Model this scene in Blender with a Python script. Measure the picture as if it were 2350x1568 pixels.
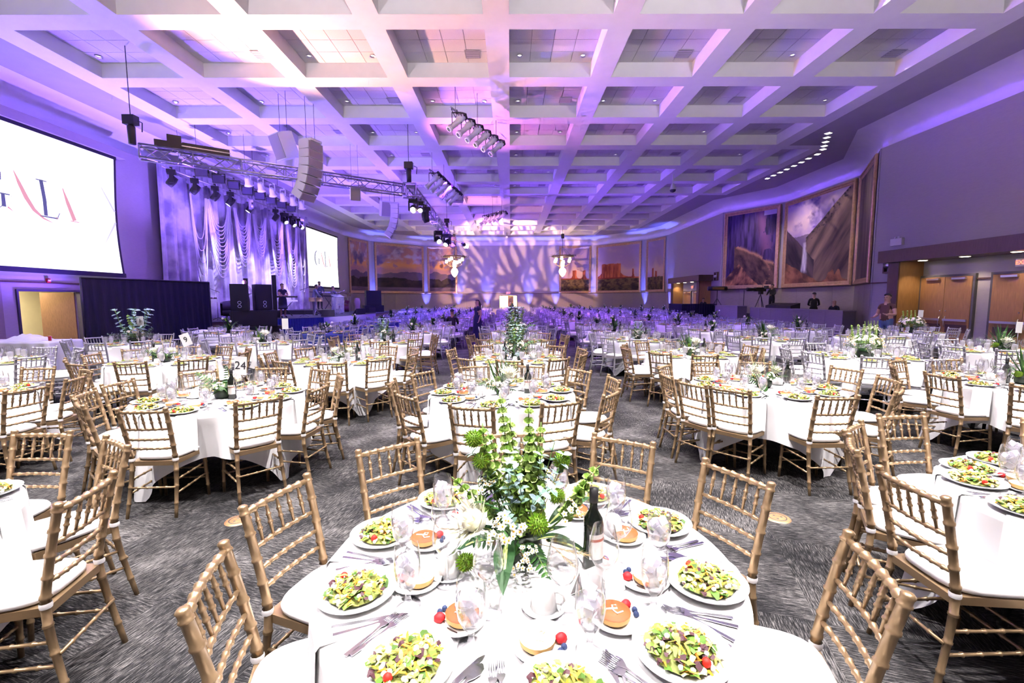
import bpy, bmesh, math, random
import numpy as np
from mathutils import Vector, Matrix, Euler

# ------------------------------------------------------------------ scene, camera, world, exposure
for o in list(bpy.data.objects):
    bpy.data.objects.remove(o, do_unlink=True)
SC = bpy.context.scene
COL = SC.collection
CAM_H = 1.77
PITCH, YAW, ROLL = 0.09348, 0.00287, 0.0035
F_PX = 1044.4
cam_data = bpy.data.cameras.new('camera')
cam_data.sensor_width = 36.0
cam_data.lens = F_PX / 2350 * 36.0
cam_data.clip_start = 0.05
cam_data.clip_end = 300
cam = bpy.data.objects.new('camera', cam_data)
COL.objects.link(cam)
_fw = Vector((math.sin(YAW) * math.cos(PITCH), math.cos(YAW) * math.cos(PITCH), -math.sin(PITCH)))
_r0 = Vector((math.cos(YAW), -math.sin(YAW), 0))
_u0 = _r0.cross(_fw)
_r = _r0 * math.cos(ROLL) - _u0 * math.sin(ROLL)
_u = _r.cross(_fw)
cam.matrix_world = Matrix(((_r.x, _u.x, -_fw.x, 0), (_r.y, _u.y, -_fw.y, 0), (_r.z, _u.z, -_fw.z, CAM_H), (0, 0, 0, 1)))
SC.camera = cam


def project(x, y, z):
    q = Vector((x, y, z - CAM_H))
    d = q.dot(_fw)
    if d < 0.05:
        return None
    return 1175 + F_PX * q.dot(_r) / d, 784 - F_PX * q.dot(_u) / d


def in_view(x, y, z, m=60):
    p = project(x, y, z)
    return p is not None and -m < p[0] < 2350 + m and -m < p[1] < 1568 + m


world = bpy.data.worlds.new('world')
SC.world = world
world.use_nodes = True
world.node_tree.nodes['Background'].inputs[0].default_value = (0.6, 0.55, 0.8, 1)
world.node_tree.nodes['Background'].inputs[1].default_value = 0.05
SC.view_settings.view_transform = 'Standard'
SC.view_settings.look = 'None'
SC.view_settings.gamma = 1.0
SC.view_settings.use_curve_mapping = False
SC.view_settings.exposure = 0.85
cy = SC.cycles
cy.max_bounces = 6
cy.diffuse_bounces = 2
cy.glossy_bounces = 2
cy.transmission_bounces = 3
cy.transparent_max_bounces = 20
cy.caustics_reflective = False
cy.caustics_refractive = False
cy.sample_clamp_indirect = 4.0
cy.use_light_tree = True
cy.adaptive_threshold = 0.18
cy.adaptive_min_samples = 12

ZC = 8.40          # underside of the coffer beams
GP = 3.05          # coffer pitch
RND = random.Random(7)
NP = np.random.RandomState(11)

# ------------------------------------------------------------------ lights of the hall
VIOLET = (0.26, 0.13, 1.0)
BLUE = (0.10, 0.12, 1.0)
LAV = (0.62, 0.50, 1.0)
PINK = (1.0, 0.36, 0.42)
AMBER = (1.0, 0.56, 0.42)
NEUT = (1.0, 0.93, 0.92)


def spot(name, loc, target, power, colour, angle=60, blend=0.6, radius=0.12):
    l = bpy.data.lights.new(name, 'SPOT')
    l.energy = power
    l.color = colour
    l.spot_size = math.radians(angle)
    l.spot_blend = blend
    l.shadow_soft_size = radius
    o = bpy.data.objects.new(name, l)
    COL.objects.link(o)
    o.location = loc
    d = Vector(target) - Vector(loc)
    o.rotation_euler = d.to_track_quat('-Z', 'Y').to_euler()
    return o


def area(name, loc, target, power, colour, sx, sy, roll=None):
    l = bpy.data.lights.new(name, 'AREA')
    l.energy = power
    l.color = colour
    l.shape = 'RECTANGLE'
    l.size = sx
    l.size_y = sy
    o = bpy.data.objects.new(name, l)
    COL.objects.link(o)
    o.location = loc
    d = (Vector(target) - Vector(loc)).normalized()
    if roll is None:
        o.rotation_euler = d.to_track_quat('-Z', 'Y').to_euler()
    else:
        zax = -d
        xax = (Vector(roll) - zax * zax.dot(Vector(roll))).normalized()
        yax = zax.cross(xax)
        o.matrix_world = Matrix(((xax.x, yax.x, zax.x, loc[0]), (xax.y, yax.y, zax.y, loc[1]), (xax.z, yax.z, zax.z, loc[2]), (0, 0, 0, 1)))
    return o


# recessed downlights that sit in the coffers (one lamp per coffer), neutral near the camera
def coffer_rect(i, j):
    x0 = -0.01 + GP * i
    y1 = 11.306 + GP * j
    return x0, x0 + 2.44, y1 - 2.44, y1


DOWN = {-4: 1700, -3: 2200, -2: 2200, -1: 1450, 0: 760, 1: 150}
for j, pw in DOWN.items():
    for i in range(-4 + j % 2, 4, 2):
        x0, x1, y0, y1 = coffer_rect(i, j)
        c = NEUT if j < 0 else (0.94, 0.85, 1.0)
        k = 1.0
        if i <= -3:
            k = 0.75
        spot('downlight_lamp', ((x0 + x1) / 2 + 0.9, y0 + 2.0, ZC + 0.36), ((x0 + x1) / 2 + 0.9, y0 + 2.0, 0), pw * k, c, 84, 0.6, 0.10)
# violet show lighting over the far two thirds of the hall
SHOW = {-8: (0.06, 0.05, 1.0), -3: (0.20, 0.04, 1.0), 3: (0.34, 0.09, 1.0), 9: (0.18, 0.08, 1.0)}
for y, pw in ((11.5, 420), (16.5, 1200), (23, 2100), (29, 2500), (35, 2700), (41, 2500)):  # nearest row is added violet fill over the carpet
    for x in (-8, -3, 3, 9):
        spot('show_wash_lamp', (x, y, ZC - 0.15), (x, y + 0.5, 0), pw * (1.15 if x < 0 else 0.8), SHOW[x], 92, 0.8, 0.15)

# room outline (plan), counter-clockwise seen from above is not needed: ordered from right-near round the back to left-near
WALL = [(14.6, -6.0), (14.6, 18.5), (16.8, 22.3), (16.8, 28.3), (14.6, 31.8), (14.6, 42.7), (13.4, 46.0), (9.2, 50.7),
        (-9.3, 50.7), (-14.0, 46.4), (-15.2, 42.5), (-15.2, -6.0)]
ZW = 7.60          # top of the walls, where the lit cove begins


def hang_z(x, y):
    """height of the ceiling straight above a point: beam underside or the tiles inside a bay"""
    fx, fy = (x + 0.01) % GP, (y - 11.306 + 2.44) % GP
    return ZC + 0.425 if fx < 2.44 and fy < 2.44 and -12.2 < x < 12.2 else ZC + 0.01


def offset_poly(pts, d):
    """offset the open polyline to the inside of the room by d (right-hand wall first)"""
    out = []
    n = len(pts)
    for k in range(n):
        ds = []
        for a, b in ((k - 1, k), (k, k + 1)):
            if a < 0 or b >= n:
                continue
            e = Vector((pts[b][0] - pts[a][0], pts[b][1] - pts[a][1])).normalized()
            ds.append(Vector((-e.y, e.x)))
        m = ds[0] if len(ds) == 1 else (ds[0] + ds[1]).normalized()
        s = 1.0 if len(ds) == 1 else 1.0 / max(0.4, m.dot(ds[0]))
        out.append((pts[k][0] + m.x * d * s, pts[k][1] + m.y * d * s))
    return out


# LED strips lying in the cove behind the top of the walls
for k in range(len(WALL) - 1):
    a, b = Vector(WALL[k]), Vector(WALL[k + 1])
    e = (b - a)
    L = e.length
    e.normalize()
    nrm = Vector((-e.y, e.x))
    mid = (a + b) / 2 - nrm * 0.17
    per_m = {0: 46, 1: 56, 2: 48, 3: 50, 4: 44, 5: 40, 6: 36, 7: 30, 8: 36, 9: 36, 10: 30}[k]
    colr = (0.17, 0.07, 1.0) if k < 5 else (0.14, 0.11, 1.0)
    area('cove_strip', (mid.x, mid.y, ZW - 0.06), (mid.x + nrm.x * 0.9, mid.y + nrm.y * 0.9, ZW + 0.75), per_m * L, colr, L * 0.96, 0.10, roll=(e.x, e.y, 0))
# ------------------------------------------------------------------ helpers
def lin(c):
    if isinstance(c, str):
        c = c.lstrip('#')
        c = tuple(int(c[k:k + 2], 16) / 255 for k in (0, 2, 4))
    return tuple(v / 12.92 if v <= 0.04045 else ((v + 0.055) / 1.055) ** 2.4 for v in c)


MATS = {}


def mat(name, colour, rough=0.5, metal=0.0, emit=None, estr=0.0, spec=0.5, noise=None, bump=None, sheen=0.0):
    if name in MATS:
        return MATS[name]
    m = bpy.data.materials.new(name)
    m.use_nodes = True
    nt = m.node_tree
    b = nt.nodes['Principled BSDF']
    c = lin(colour) if isinstance(colour, str) else colour
    b.inputs['Base Color'].default_value = (*c, 1)
    b.inputs['Roughness'].default_value = rough
    b.inputs['Metallic'].default_value = metal
    b.inputs['Specular IOR Level'].default_value = spec
    if sheen:
        b.inputs['Sheen Weight'].default_value = sheen
    if emit is not None:
        e = lin(emit) if isinstance(emit, str) else emit
        b.inputs['Emission Color'].default_value = (*e, 1)
        b.inputs['Emission Strength'].default_value = estr
    if noise:                                            # (scale vector, amount, detail)
        sc, amt = noise[0], noise[1]
        tc = nt.nodes.new('ShaderNodeTexCoord')
        mp = nt.nodes.new('ShaderNodeMapping')
        mp.inputs['Scale'].default_value = sc
        nz = nt.nodes.new('ShaderNodeTexNoise')
        nz.inputs['Scale'].default_value = 1.0
        nz.inputs['Detail'].default_value = 4
        rp = nt.nodes.new('ShaderNodeValToRGB')
        rp.color_ramp.elements[0].position = 0.3
        rp.color_ramp.elements[1].position = 0.7
        rp.color_ramp.elements[0].color = (*[v * (1 - amt) for v in c], 1)
        rp.color_ramp.elements[1].color = (*[min(1, v * (1 + amt)) for v in c], 1)
        nt.links.new(tc.outputs['Object'], mp.inputs[0])
        nt.links.new(mp.outputs[0], nz.inputs['Vector'])
        nt.links.new(nz.outputs['Fac'], rp.inputs[0])
        nt.links.new(rp.outputs[0], b.inputs['Base Color'])
        if bump:
            bp = nt.nodes.new('ShaderNodeBump')
            bp.inputs['Strength'].default_value = bump
            bp.inputs['Distance'].default_value = 0.01
            nt.links.new(nz.outputs['Fac'], bp.inputs['Height'])
            nt.links.new(bp.outputs[0], b.inputs['Normal'])
    MATS[name] = m
    return m


def attr_mat(name, rough=0.6, spec=0.3, emit=0.0):
    if name in MATS:
        return MATS[name]
    m = bpy.data.materials.new(name)
    m.use_nodes = True
    nt = m.node_tree
    b = nt.nodes['Principled BSDF']
    a = nt.nodes.new('ShaderNodeAttribute')
    a.attribute_name = 'colour'
    nt.links.new(a.outputs['Color'], b.inputs['Base Color'])
    b.inputs['Roughness'].default_value = rough
    b.inputs['Specular IOR Level'].default_value = spec
    MATS[name] = m
    return m


def thin_glass(name, tint=(0.97, 0.97, 1.0), ior=1.45, gloss=(1, 1, 1), frost=0.0, frost_col=(0.9, 0.9, 1.0), edge=0.32):
    """thin clear glass: light passes straight through, edges reflect by Fresnel"""
    m = bpy.data.materials.new(name)
    m.use_nodes = True
    nt = m.node_tree
    nt.nodes.clear()
    out = nt.nodes.new('ShaderNodeOutputMaterial')
    tr = nt.nodes.new('ShaderNodeBsdfTransparent')
    tr.inputs[0].default_value = (*tint, 1)
    lw0 = nt.nodes.new('ShaderNodeLayerWeight')          # rim of the silhouette coloured darker, imitating light bent away there
    lw0.inputs['Blend'].default_value = 0.5
    er = nt.nodes.new('ShaderNodeValToRGB')
    er.color_ramp.elements[0].position = 0.35
    er.color_ramp.elements[0].color = (*tint, 1)
    er.color_ramp.elements[1].position = 1.0
    er.color_ramp.elements[1].color = (*[v * edge for v in tint], 1)
    nt.links.new(lw0.outputs['Facing'], er.inputs[0])
    nt.links.new(er.outputs[0], tr.inputs[0])
    gl = nt.nodes.new('ShaderNodeBsdfGlossy')
    gl.inputs['Color'].default_value = (*gloss, 1)
    gl.inputs['Roughness'].default_value = 0.05
    lw = nt.nodes.new('ShaderNodeLayerWeight')           # Schlick: f0 + (1 - f0) * (1 - cos)^4, the same on both faces of the thin wall
    pw = nt.nodes.new('ShaderNodeMath')
    pw.operation = 'POWER'
    pw.inputs[1].default_value = 2.2
    fr = nt.nodes.new('ShaderNodeMath')
    fr.operation = 'MULTIPLY_ADD'
    fr.inputs[1].default_value = 0.95
    fr.inputs[2].default_value = ((ior - 1) / (ior + 1)) ** 2
    lw.inputs['Blend'].default_value = 0.5
    nt.links.new(lw.outputs['Facing'], pw.inputs[0])
    nt.links.new(pw.outputs[0], fr.inputs[0])
    mx = nt.nodes.new('ShaderNodeMixShader')
    nt.links.new(fr.outputs[0], mx.inputs[0])
    nt.links.new(tr.outputs[0], mx.inputs[1])
    nt.links.new(gl.outputs[0], mx.inputs[2])
    last = mx
    if frost:
        df = nt.nodes.new('ShaderNodeBsdfDiffuse')
        df.inputs[0].default_value = (*frost_col, 1)
        m2 = nt.nodes.new('ShaderNodeMixShader')
        m2.inputs[0].default_value = frost
        nt.links.new(mx.outputs[0], m2.inputs[1])
        nt.links.new(df.outputs[0], m2.inputs[2])
        last = m2
    nt.links.new(last.outputs[0], out.inputs[0])
    MATS[name] = m
    return m


class MB:
    """collects shapes for ONE mesh"""

    def __init__(s):
        s.v, s.f, s.m, s.c = [], [], [], []
        s.sm = []

    def add(s, vs, fs, m=0, smooth=True, col=None):
        o = len(s.v)
        s.v.extend([tuple(p) for p in vs])
        for f in fs:
            s.f.append(tuple(o + k for k in f))
            s.m.append(m)
            s.sm.append(smooth)
            s.c.append(col)
        return s

    def box(s, x0, x1, y0, y1, z0, z1, m=0, col=None):
        return s.add([(x0, y0, z0), (x1, y0, z0), (x1, y1, z0), (x0, y1, z0), (x0, y0, z1), (x1, y0, z1), (x1, y1, z1), (x0, y1, z1)],
                     [(0, 3, 2, 1), (4, 5, 6, 7), (0, 1, 5, 4), (1, 2, 6, 5), (2, 3, 7, 6), (3, 0, 4, 7)], m, False, col)

    def obox(s, c, ax, ay, az, m=0, col=None):
        c, ax, ay, az = Vector(c), Vector(ax), Vector(ay), Vector(az)
        vs = [c + ax * i + ay * j + az * k for k in (-1, 1) for (i, j) in ((-1, -1), (1, -1), (1, 1), (-1, 1))]
        return s.add(vs, [(0, 3, 2, 1), (4, 5, 6, 7), (0, 1, 5, 4), (1, 2, 6, 5), (2, 3, 7, 6), (3, 0, 4, 7)], m, False, col)

    def tube(s, pts, rad, n=8, m=0, cap=True, col=None, smooth=True):
        pts = [Vector(p) for p in pts]
        if not isinstance(rad, (list, tuple)):
            rad = [rad] * len(pts)
        vs, fs = [], []
        t0 = (pts[1] - pts[0]).normalized()
        up = Vector((0, 0, 1)) if abs(t0.z) < 0.9 else Vector((0, 1, 0))
        x = t0.cross(up).normalized()
        for k, p in enumerate(pts):
            a = pts[max(0, k - 1)]
            b = pts[min(len(pts) - 1, k + 1)]
            t = (b - a)
            t = t.normalized() if t.length > 1e-9 else t0
            x = (x - t * t.dot(x))
            x = x.normalized() if x.length > 1e-6 else t.orthogonal().normalized()
            y = t.cross(x)
            for q in range(n):
                an = 2 * math.pi * q / n
                vs.append(p + (x * math.cos(an) + y * math.sin(an)) * rad[k])
        for k in range(len(pts) - 1):
            for q in range(n):
                q2 = (q + 1) % n
                fs.append((k * n + q, k * n + q2, (k + 1) * n + q2, (k + 1) * n + q))
        if cap:
            fs.append(tuple(range(n - 1, -1, -1)))
            fs.append(tuple(range((len(pts) - 1) * n, len(pts) * n)))
        return s.add(vs, fs, m, smooth, col)

    def lathe(s, prof, n=16, c=(0, 0, 0), m=0, col=None, smooth=True):
        vs, fs = [], []
        for (r, z) in prof:
            for q in range(n):
                an = 2 * math.pi * q / n
                vs.append((c[0] + r * math.cos(an), c[1] + r * math.sin(an), c[2] + z))
        for k in range(len(prof) - 1):
            for q in range(n):
                q2 = (q + 1) % n
                fs.append((k * n + q, k * n + q2, (k + 1) * n + q2, (k + 1) * n + q))
        return s.add(vs, fs, m, smooth, col)

    def ball(s, c, r, n=8, m=0, col=None, sq=(1, 1, 1)):
        vs, fs = [], []
        h = max(4, n // 2 + 1)
        for k in range(h + 1):
            ph = math.pi * k / h
            for q in range(n):
                an = 2 * math.pi * q / n
                vs.append((c[0] + r * sq[0] * math.sin(ph) * math.cos(an), c[1] + r * sq[1] * math.sin(ph) * math.sin(an), c[2] + r * sq[2] * math.cos(ph)))
        for k in range(h):
            for q in range(n):
                q2 = (q + 1) % n
                fs.append((k * n + q, (k + 1) * n + q, (k + 1) * n + q2, k * n + q2))
        return s.add(vs, fs, m, True, col)

    def poly(s, pts, z0, z1, m=0, col=None):
        n = len(pts)
        vs = [(p[0], p[1], z0) for p in pts] + [(p[0], p[1], z1) for p in pts]
        fs = [tuple(range(n - 1, -1, -1)), tuple(range(n, 2 * n))] + [(k, (k + 1) % n, n + (k + 1) % n, n + k) for k in range(n)]
        return s.add(vs, fs, m, False, col)

    def mesh(s, name, mats):
        me = bpy.data.meshes.new(name)
        me.from_pydata(s.v, [], s.f)
        for mm in (mats if isinstance(mats, (list, tuple)) else [mats]):
            me.materials.append(mm)
        nf = len(s.f)
        me.polygons.foreach_set('material_index', s.m)
        me.polygons.foreach_set('use_smooth', s.sm)
        if any(c is not None for c in s.c):
            at = me.color_attributes.new('colour', 'FLOAT_COLOR', 'CORNER')
            buf = []
            for f, c in zip(s.f, s.c):
                c = c or (0.8, 0.8, 0.8)
                buf.extend(list((c[0], c[1], c[2], 1.0)) * len(f))
            at.data.foreach_set('color', buf)
        me.update()
        return me

    def build(s, name, mats, parent=None, loc=None):
        return put(name, s.mesh(name, mats), parent, loc)


def put(name, me, parent=None, loc=None, rot=None, scale=None):
    o = bpy.data.objects.new(name, me)
    COL.objects.link(o)
    if parent is not None:
        o.parent = parent
    if loc is not None:
        o.location = loc
    if rot is not None:
        o.rotation_euler = rot
    if scale is not None:
        o.scale = scale if isinstance(scale, (tuple, list)) else (scale,) * 3
    return o


def tag(o, label, cat, group=None, kind=None):
    o['label'] = label
    o['category'] = cat
    if group:
        o['group'] = group
    if kind:
        o['kind'] = kind
    return o


def thing(name, label, cat, loc=(0, 0, 0), rotz=0.0, group=None):
    o = bpy.data.objects.new(name, None)
    COL.objects.link(o)
    o.location = loc
    o.rotation_euler = (0, 0, rotz)
    o.empty_display_size = 0.2
    return tag(o, label, cat, group)


def structure(o, label=None):
    o['kind'] = 'structure'
    if label:
        o['label'] = label
    return o


def kids(o):
    return [c for c in CHILD.get(o.name, [])]


CHILD = {}


def reg(root):
    """remember children (object.children is slow in big scenes)"""
    CHILD[root.name] = [(c, list(c.children)) for c in root.children]
    return root


def clone(root, loc, rotz=0.0, label=None, group=None, scale=None):
    r = root.copy()
    COL.objects.link(r)
    r.location = loc
    r.rotation_euler = (0, 0, rotz)
    if scale:
        r.scale = (scale,) * 3
    if label:
        r['label'] = label
    if group:
        r['group'] = group
    for ch, gs in CHILD.get(root.name, []):
        c = ch.copy()
        COL.objects.link(c)
        c.parent = r
        for g in gs:
            d = g.copy()
            COL.objects.link(d)
            d.parent = c
    return r


def bumps(p0, p1, r, ts, br=1.35, w=0.006, taper=1.0):
    """straight bamboo-style bar from p0 to p1 with rings at fractions ts -> (points, radii)"""
    p0, p1 = Vector(p0), Vector(p1)
    L = (p1 - p0).length
    stops = [(0, 1)]
    for t in ts:
        dt = w / L
        stops += [(t - 1.6 * dt, 1), (t - 0.5 * dt, br), (t + 0.5 * dt, br), (t + 1.6 * dt, 1)]
    stops.append((1, 1))
    P, R = [], []
    for t, k in stops:
        t = min(1, max(0, t))
        P.append(p0.lerp(p1, t))
        R.append(r * k * (1 + (taper - 1) * t))
    return P, R


# value noise for printed pictures
def vnoise(x, y, seed=0):
    xi, yi = np.floor(x).astype(int), np.floor(y).astype(int)
    xf, yf = x - xi, y - yi
    u, v = xf * xf * (3 - 2 * xf), yf * yf * (3 - 2 * yf)

    def h(a, b):
        n = (a * 374761393 + b * 668265263 + seed * 1442695041) & 0x7fffffff
        n = ((n ^ (n >> 13)) * 1274126177) & 0x7fffffff
        return ((n ^ (n >> 16)) & 0xffff) / 65535.0
    return (h(xi, yi) * (1 - u) + h(xi + 1, yi) * u) * (1 - v) + (h(xi, yi + 1) * (1 - u) + h(xi + 1, yi + 1) * u) * v


def fbm(x, y, o=5, seed=0):
    s, a, t = 0, 0.5, 0
    for k in range(o):
        s = s + a * vnoise(x * 2 ** k, y * 2 ** k, seed + k * 17)
        t += a
        a *= 0.5
    return s / t


# ------------------------------------------------------------------ materials
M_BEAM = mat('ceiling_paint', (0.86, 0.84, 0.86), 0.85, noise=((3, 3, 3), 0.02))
M_SOFFIT = mat('soffit_grey', (0.42, 0.39, 0.42), 0.85, noise=((2, 2, 2), 0.03))  # one even grey, darker than the beams
M_TILE = mat('acoustic_tile', (0.66, 0.64, 0.63), 0.95, noise=((40, 40, 40), 0.06))
M_GRID = mat('tile_grid', (0.35, 0.34, 0.34), 0.8)
M_WALL = mat('wall_vinyl', (0.42, 0.39, 0.42), 0.8, noise=((6, 6, 60), 0.04))
M_WALLR = mat('wall_vinyl_grey', (0.40, 0.375, 0.40), 0.8, noise=((6, 6, 60), 0.04))
M_COVE = mat('cove_plaster', (0.8, 0.78, 0.8), 0.8, noise=((2, 2, 2), 0.03))
M_WAIN = mat('wainscot_laminate', (0.28, 0.235, 0.235), 0.55, noise=((3, 3, 40), 0.08))
M_BROWN = mat('dark_walnut', (0.085, 0.045, 0.04), 0.4, noise=((4, 30, 4), 0.2))
M_DOOR = mat('oak_door_veneer', (0.36, 0.19, 0.075), 0.45, noise=((40, 40, 3), 0.15))
M_DOORD = mat('brown_door_laminate', (0.30, 0.17, 0.085), 0.5, noise=((60, 60, 8), 0.15))
M_METAL = mat('brushed_steel', (0.75, 0.75, 0.78), 0.3, 1.0)
M_DARKM = mat('dark_steel', (0.08, 0.08, 0.09), 0.45, 0.6)
M_BLACK = mat('black_plastic', (0.012, 0.012, 0.014), 0.5)
M_BLKCLOTH = mat('black_drape', (0.008, 0.008, 0.018), 0.95, noise=((30, 30, 2), 0.3))
M_WHITEP = mat('white_plastic', (0.75, 0.75, 0.77), 0.45)
M_GREYP = mat('grey_grille', (0.36, 0.33, 0.36), 0.7)
M_GOLDFR = mat('gilded_frame', (0.52, 0.33, 0.19), 0.4, 0.55, noise=((8, 8, 8), 0.15))
M_LINEN = mat('white_linen', (0.86, 0.85, 0.86), 0.9, noise=((5, 5, 5), 0.02), sheen=0.1)
M_NAVY = mat('navy_linen', (0.02, 0.035, 0.16), 0.85, noise=((9, 9, 9), 0.1))
M_GREYL = mat('silver_linen', (0.42, 0.42, 0.46), 0.6, noise=((9, 9, 9), 0.05))
M_CUSH = mat('white_vinyl_cushion', (0.86, 0.84, 0.84), 0.6, noise=((6, 6, 6), 0.02))
M_GOLD = mat('gold_lacquer', (0.33, 0.225, 0.125), 0.34, 0.6, noise=((14, 14, 14), 0.08))
M_SILV = mat('silver_lacquer', (0.50, 0.49, 0.53), 0.32, 0.6, noise=((14, 14, 14), 0.06))
M_PORC = mat('white_porcelain', (0.86, 0.86, 0.86), 0.18)
M_CUTL = mat('polished_steel', (0.55, 0.55, 0.60), 0.2, 1.0)
M_FOOD = attr_mat('food', 0.55, 0.3)
M_LEAF = attr_mat('leaf', 0.5, 0.35)
M_GLASS = thin_glass('clear_glass', (0.975, 0.975, 0.985), frost=0.015, edge=0.40)
M_ICE = thin_glass('ice_water', (0.985, 0.98, 1.0), 1.33, frost=0.32, frost_col=(0.95, 0.93, 1.0), edge=0.7)
M_WATER = thin_glass('water', (0.98, 0.98, 1.0), 1.33, frost=0.10, frost_col=(0.93, 0.92, 1.0), edge=0.7)
M_BOTTLE = mat('dark_bottle_glass', (0.006, 0.009, 0.006), 0.06)
M_PAPER = mat('white_card', (0.86, 0.86, 0.86), 0.7)
M_INK = mat('black_ink', (0.02, 0.02, 0.03), 0.7)


def carpet_material():
    m = bpy.data.materials.new('carpet_tile')
    m.use_nodes = True
    nt = m.node_tree
    b = nt.nodes['Principled BSDF']
    b.inputs['Roughness'].default_value = 0.95
    b.inputs['Specular IOR Level'].default_value = 0.15
    tc = nt.nodes.new('ShaderNodeTexCoord')
    ck = nt.nodes.new('ShaderNodeTexChecker')
    ck.inputs['Scale'].default_value = 1.1
    mpk = nt.nodes.new('ShaderNodeMapping')
    mpk.inputs['Rotation'].default_value = (0, 0, 0.3)
    nt.links.new(tc.outputs['Object'], mpk.inputs[0])
    nt.links.new(mpk.outputs[0], ck.inputs['Vector'])
    outs = []
    for sc in ((150, 13, 1), (13, 150, 1)):
        mp = nt.nodes.new('ShaderNodeMapping')
        mp.inputs['Scale'].default_value = sc
        nz = nt.nodes.new('ShaderNodeTexNoise')
        nz.inputs['Scale'].default_value = 1.0
        nz.inputs['Detail'].default_value = 5
        nz.inputs['Roughness'].default_value = 0.75
        nt.links.new(mpk.outputs[0], mp.inputs[0])
        nt.links.new(mp.outputs[0], nz.inputs['Vector'])
        outs.append(nz)
    mx = nt.nodes.new('ShaderNodeMix')
    mx.data_type = 'FLOAT'
    nt.links.new(ck.outputs['Fac'], mx.inputs['Factor'])
    nt.links.new(outs[0].outputs['Fac'], mx.inputs['A'])
    nt.links.new(outs[1].outputs['Fac'], mx.inputs['B'])
    big = nt.nodes.new('ShaderNodeTexNoise')
    big.inputs['Scale'].default_value = 2.2
    big.inputs['Detail'].default_value = 5
    nt.links.new(tc.outputs['Object'], big.inputs['Vector'])
    ad = nt.nodes.new('ShaderNodeMath')
    ad.operation = 'MULTIPLY_ADD'
    nt.links.new(big.outputs['Fac'], ad.inputs[0])
    ad.inputs[1].default_value = 0.35
    nt.links.new(mx.outputs['Result'], ad.inputs[2])
    rp = nt.nodes.new('ShaderNodeValToRGB')
    e = rp.color_ramp.elements
    e[0].position, e[0].color = 0.57, (0.006, 0.006, 0.007, 1)
    e[1].position, e[1].color = 0.86, (0.20, 0.19, 0.187, 1)
    k = rp.color_ramp.elements.new(0.68)
    k.color = (0.026, 0.0255, 0.027, 1)
    nt.links.new(ad.outputs[0], rp.inputs[0])
    nt.links.new(rp.outputs[0], b.inputs['Base Color'])
    bp = nt.nodes.new('ShaderNodeBump')
    bp.inputs['Strength'].default_value = 0.4
    bp.inputs['Distance'].default_value = 0.004
    nt.links.new(mx.outputs['Result'], bp.inputs['Height'])
    nt.links.new(bp.outputs[0], b.inputs['Normal'])
    return m


M_CARPET = carpet_material()
# ------------------------------------------------------------------ the hall: floor, ceiling, walls, cove
structure(MB().box(-21, 21, -7, 56, -0.1, 0.0).build('floor', M_CARPET), 'dark grey streaked carpet')

COFFERS = [(i, j) for j in range(-5, 13) for i in range(-4, 4) if not (j == 12 and i in (-4, 3))]
COFFERS_R = [(4, 4), (4, 5), (4, 6)]


def crect(i, j):
    x0, x1, y0, y1 = coffer_rect(i, j)
    if i == 4:
        x1 = x0 + 1.25
    return x0, x1, y0, y1


def fill_loops(loops, z):
    bm = bmesh.new()
    for lp in loops:
        vs = [bm.verts.new((p[0], p[1], z)) for p in lp]
        for k in range(len(vs)):
            bm.edges.new((vs[k], vs[(k + 1) % len(vs)]))
    bmesh.ops.triangle_fill(bm, edges=bm.edges[:], use_beauty=True, use_dissolve=False, normal=(0, 0, -1))
    bm.verts.ensure_lookup_table()
    vs = [tuple(v.co) for v in bm.verts]
    fs = [tuple(v.index for v in f.verts) for f in bm.faces]
    bm.free()
    return vs, fs


OUTL = [(-12.9, -5.9), (12.19, -5.9), (12.19, 20.55), (13.95, 20.55), (13.95, 30.1), (12.19, 30.1), (12.19, 45.15), (8.85, 45.15), (8.85, 48.45),
        (-9.42, 48.45), (-9.42, 45.15), (-12.9, 45.15)]
loops = [OUTL]
for ij in COFFERS + COFFERS_R:
    x0, x1, y0, y1 = crect(*ij)
    loops.append([(x0, y0), (x1, y0), (x1, y1), (x0, y1)])
vs, fs = fill_loops(loops, ZC)
mb = MB().add(vs, fs, 0, False)
DEPTH = 0.42
for ij in COFFERS + COFFERS_R:
    x0, x1, y0, y1 = crect(*ij)
    q = [(x0, y0), (x1, y0), (x1, y1), (x0, y1)]
    v = [(a, b, ZC) for a, b in q] + [(a, b, ZC + DEPTH + 0.03) for a, b in q]
    mb.add(v, [(k, (k + 1) % 4, 4 + (k + 1) % 4, 4 + k) for k in range(4)], 0, False)
    mb.add([(a, b, ZC + DEPTH + 0.03) for a, b in q], [(0, 1, 2, 3)], 1, False)
ceiling = structure(mb.build('ceiling', [M_BEAM, M_GRID]), 'white coffered ceiling of deep square bays')
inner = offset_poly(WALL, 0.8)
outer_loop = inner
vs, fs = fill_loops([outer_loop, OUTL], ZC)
soffit = structure(MB().add(vs, fs, 0, False).build('ceiling_soffit', M_SOFFIT), 'grey flat soffit around the coffers')

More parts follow.
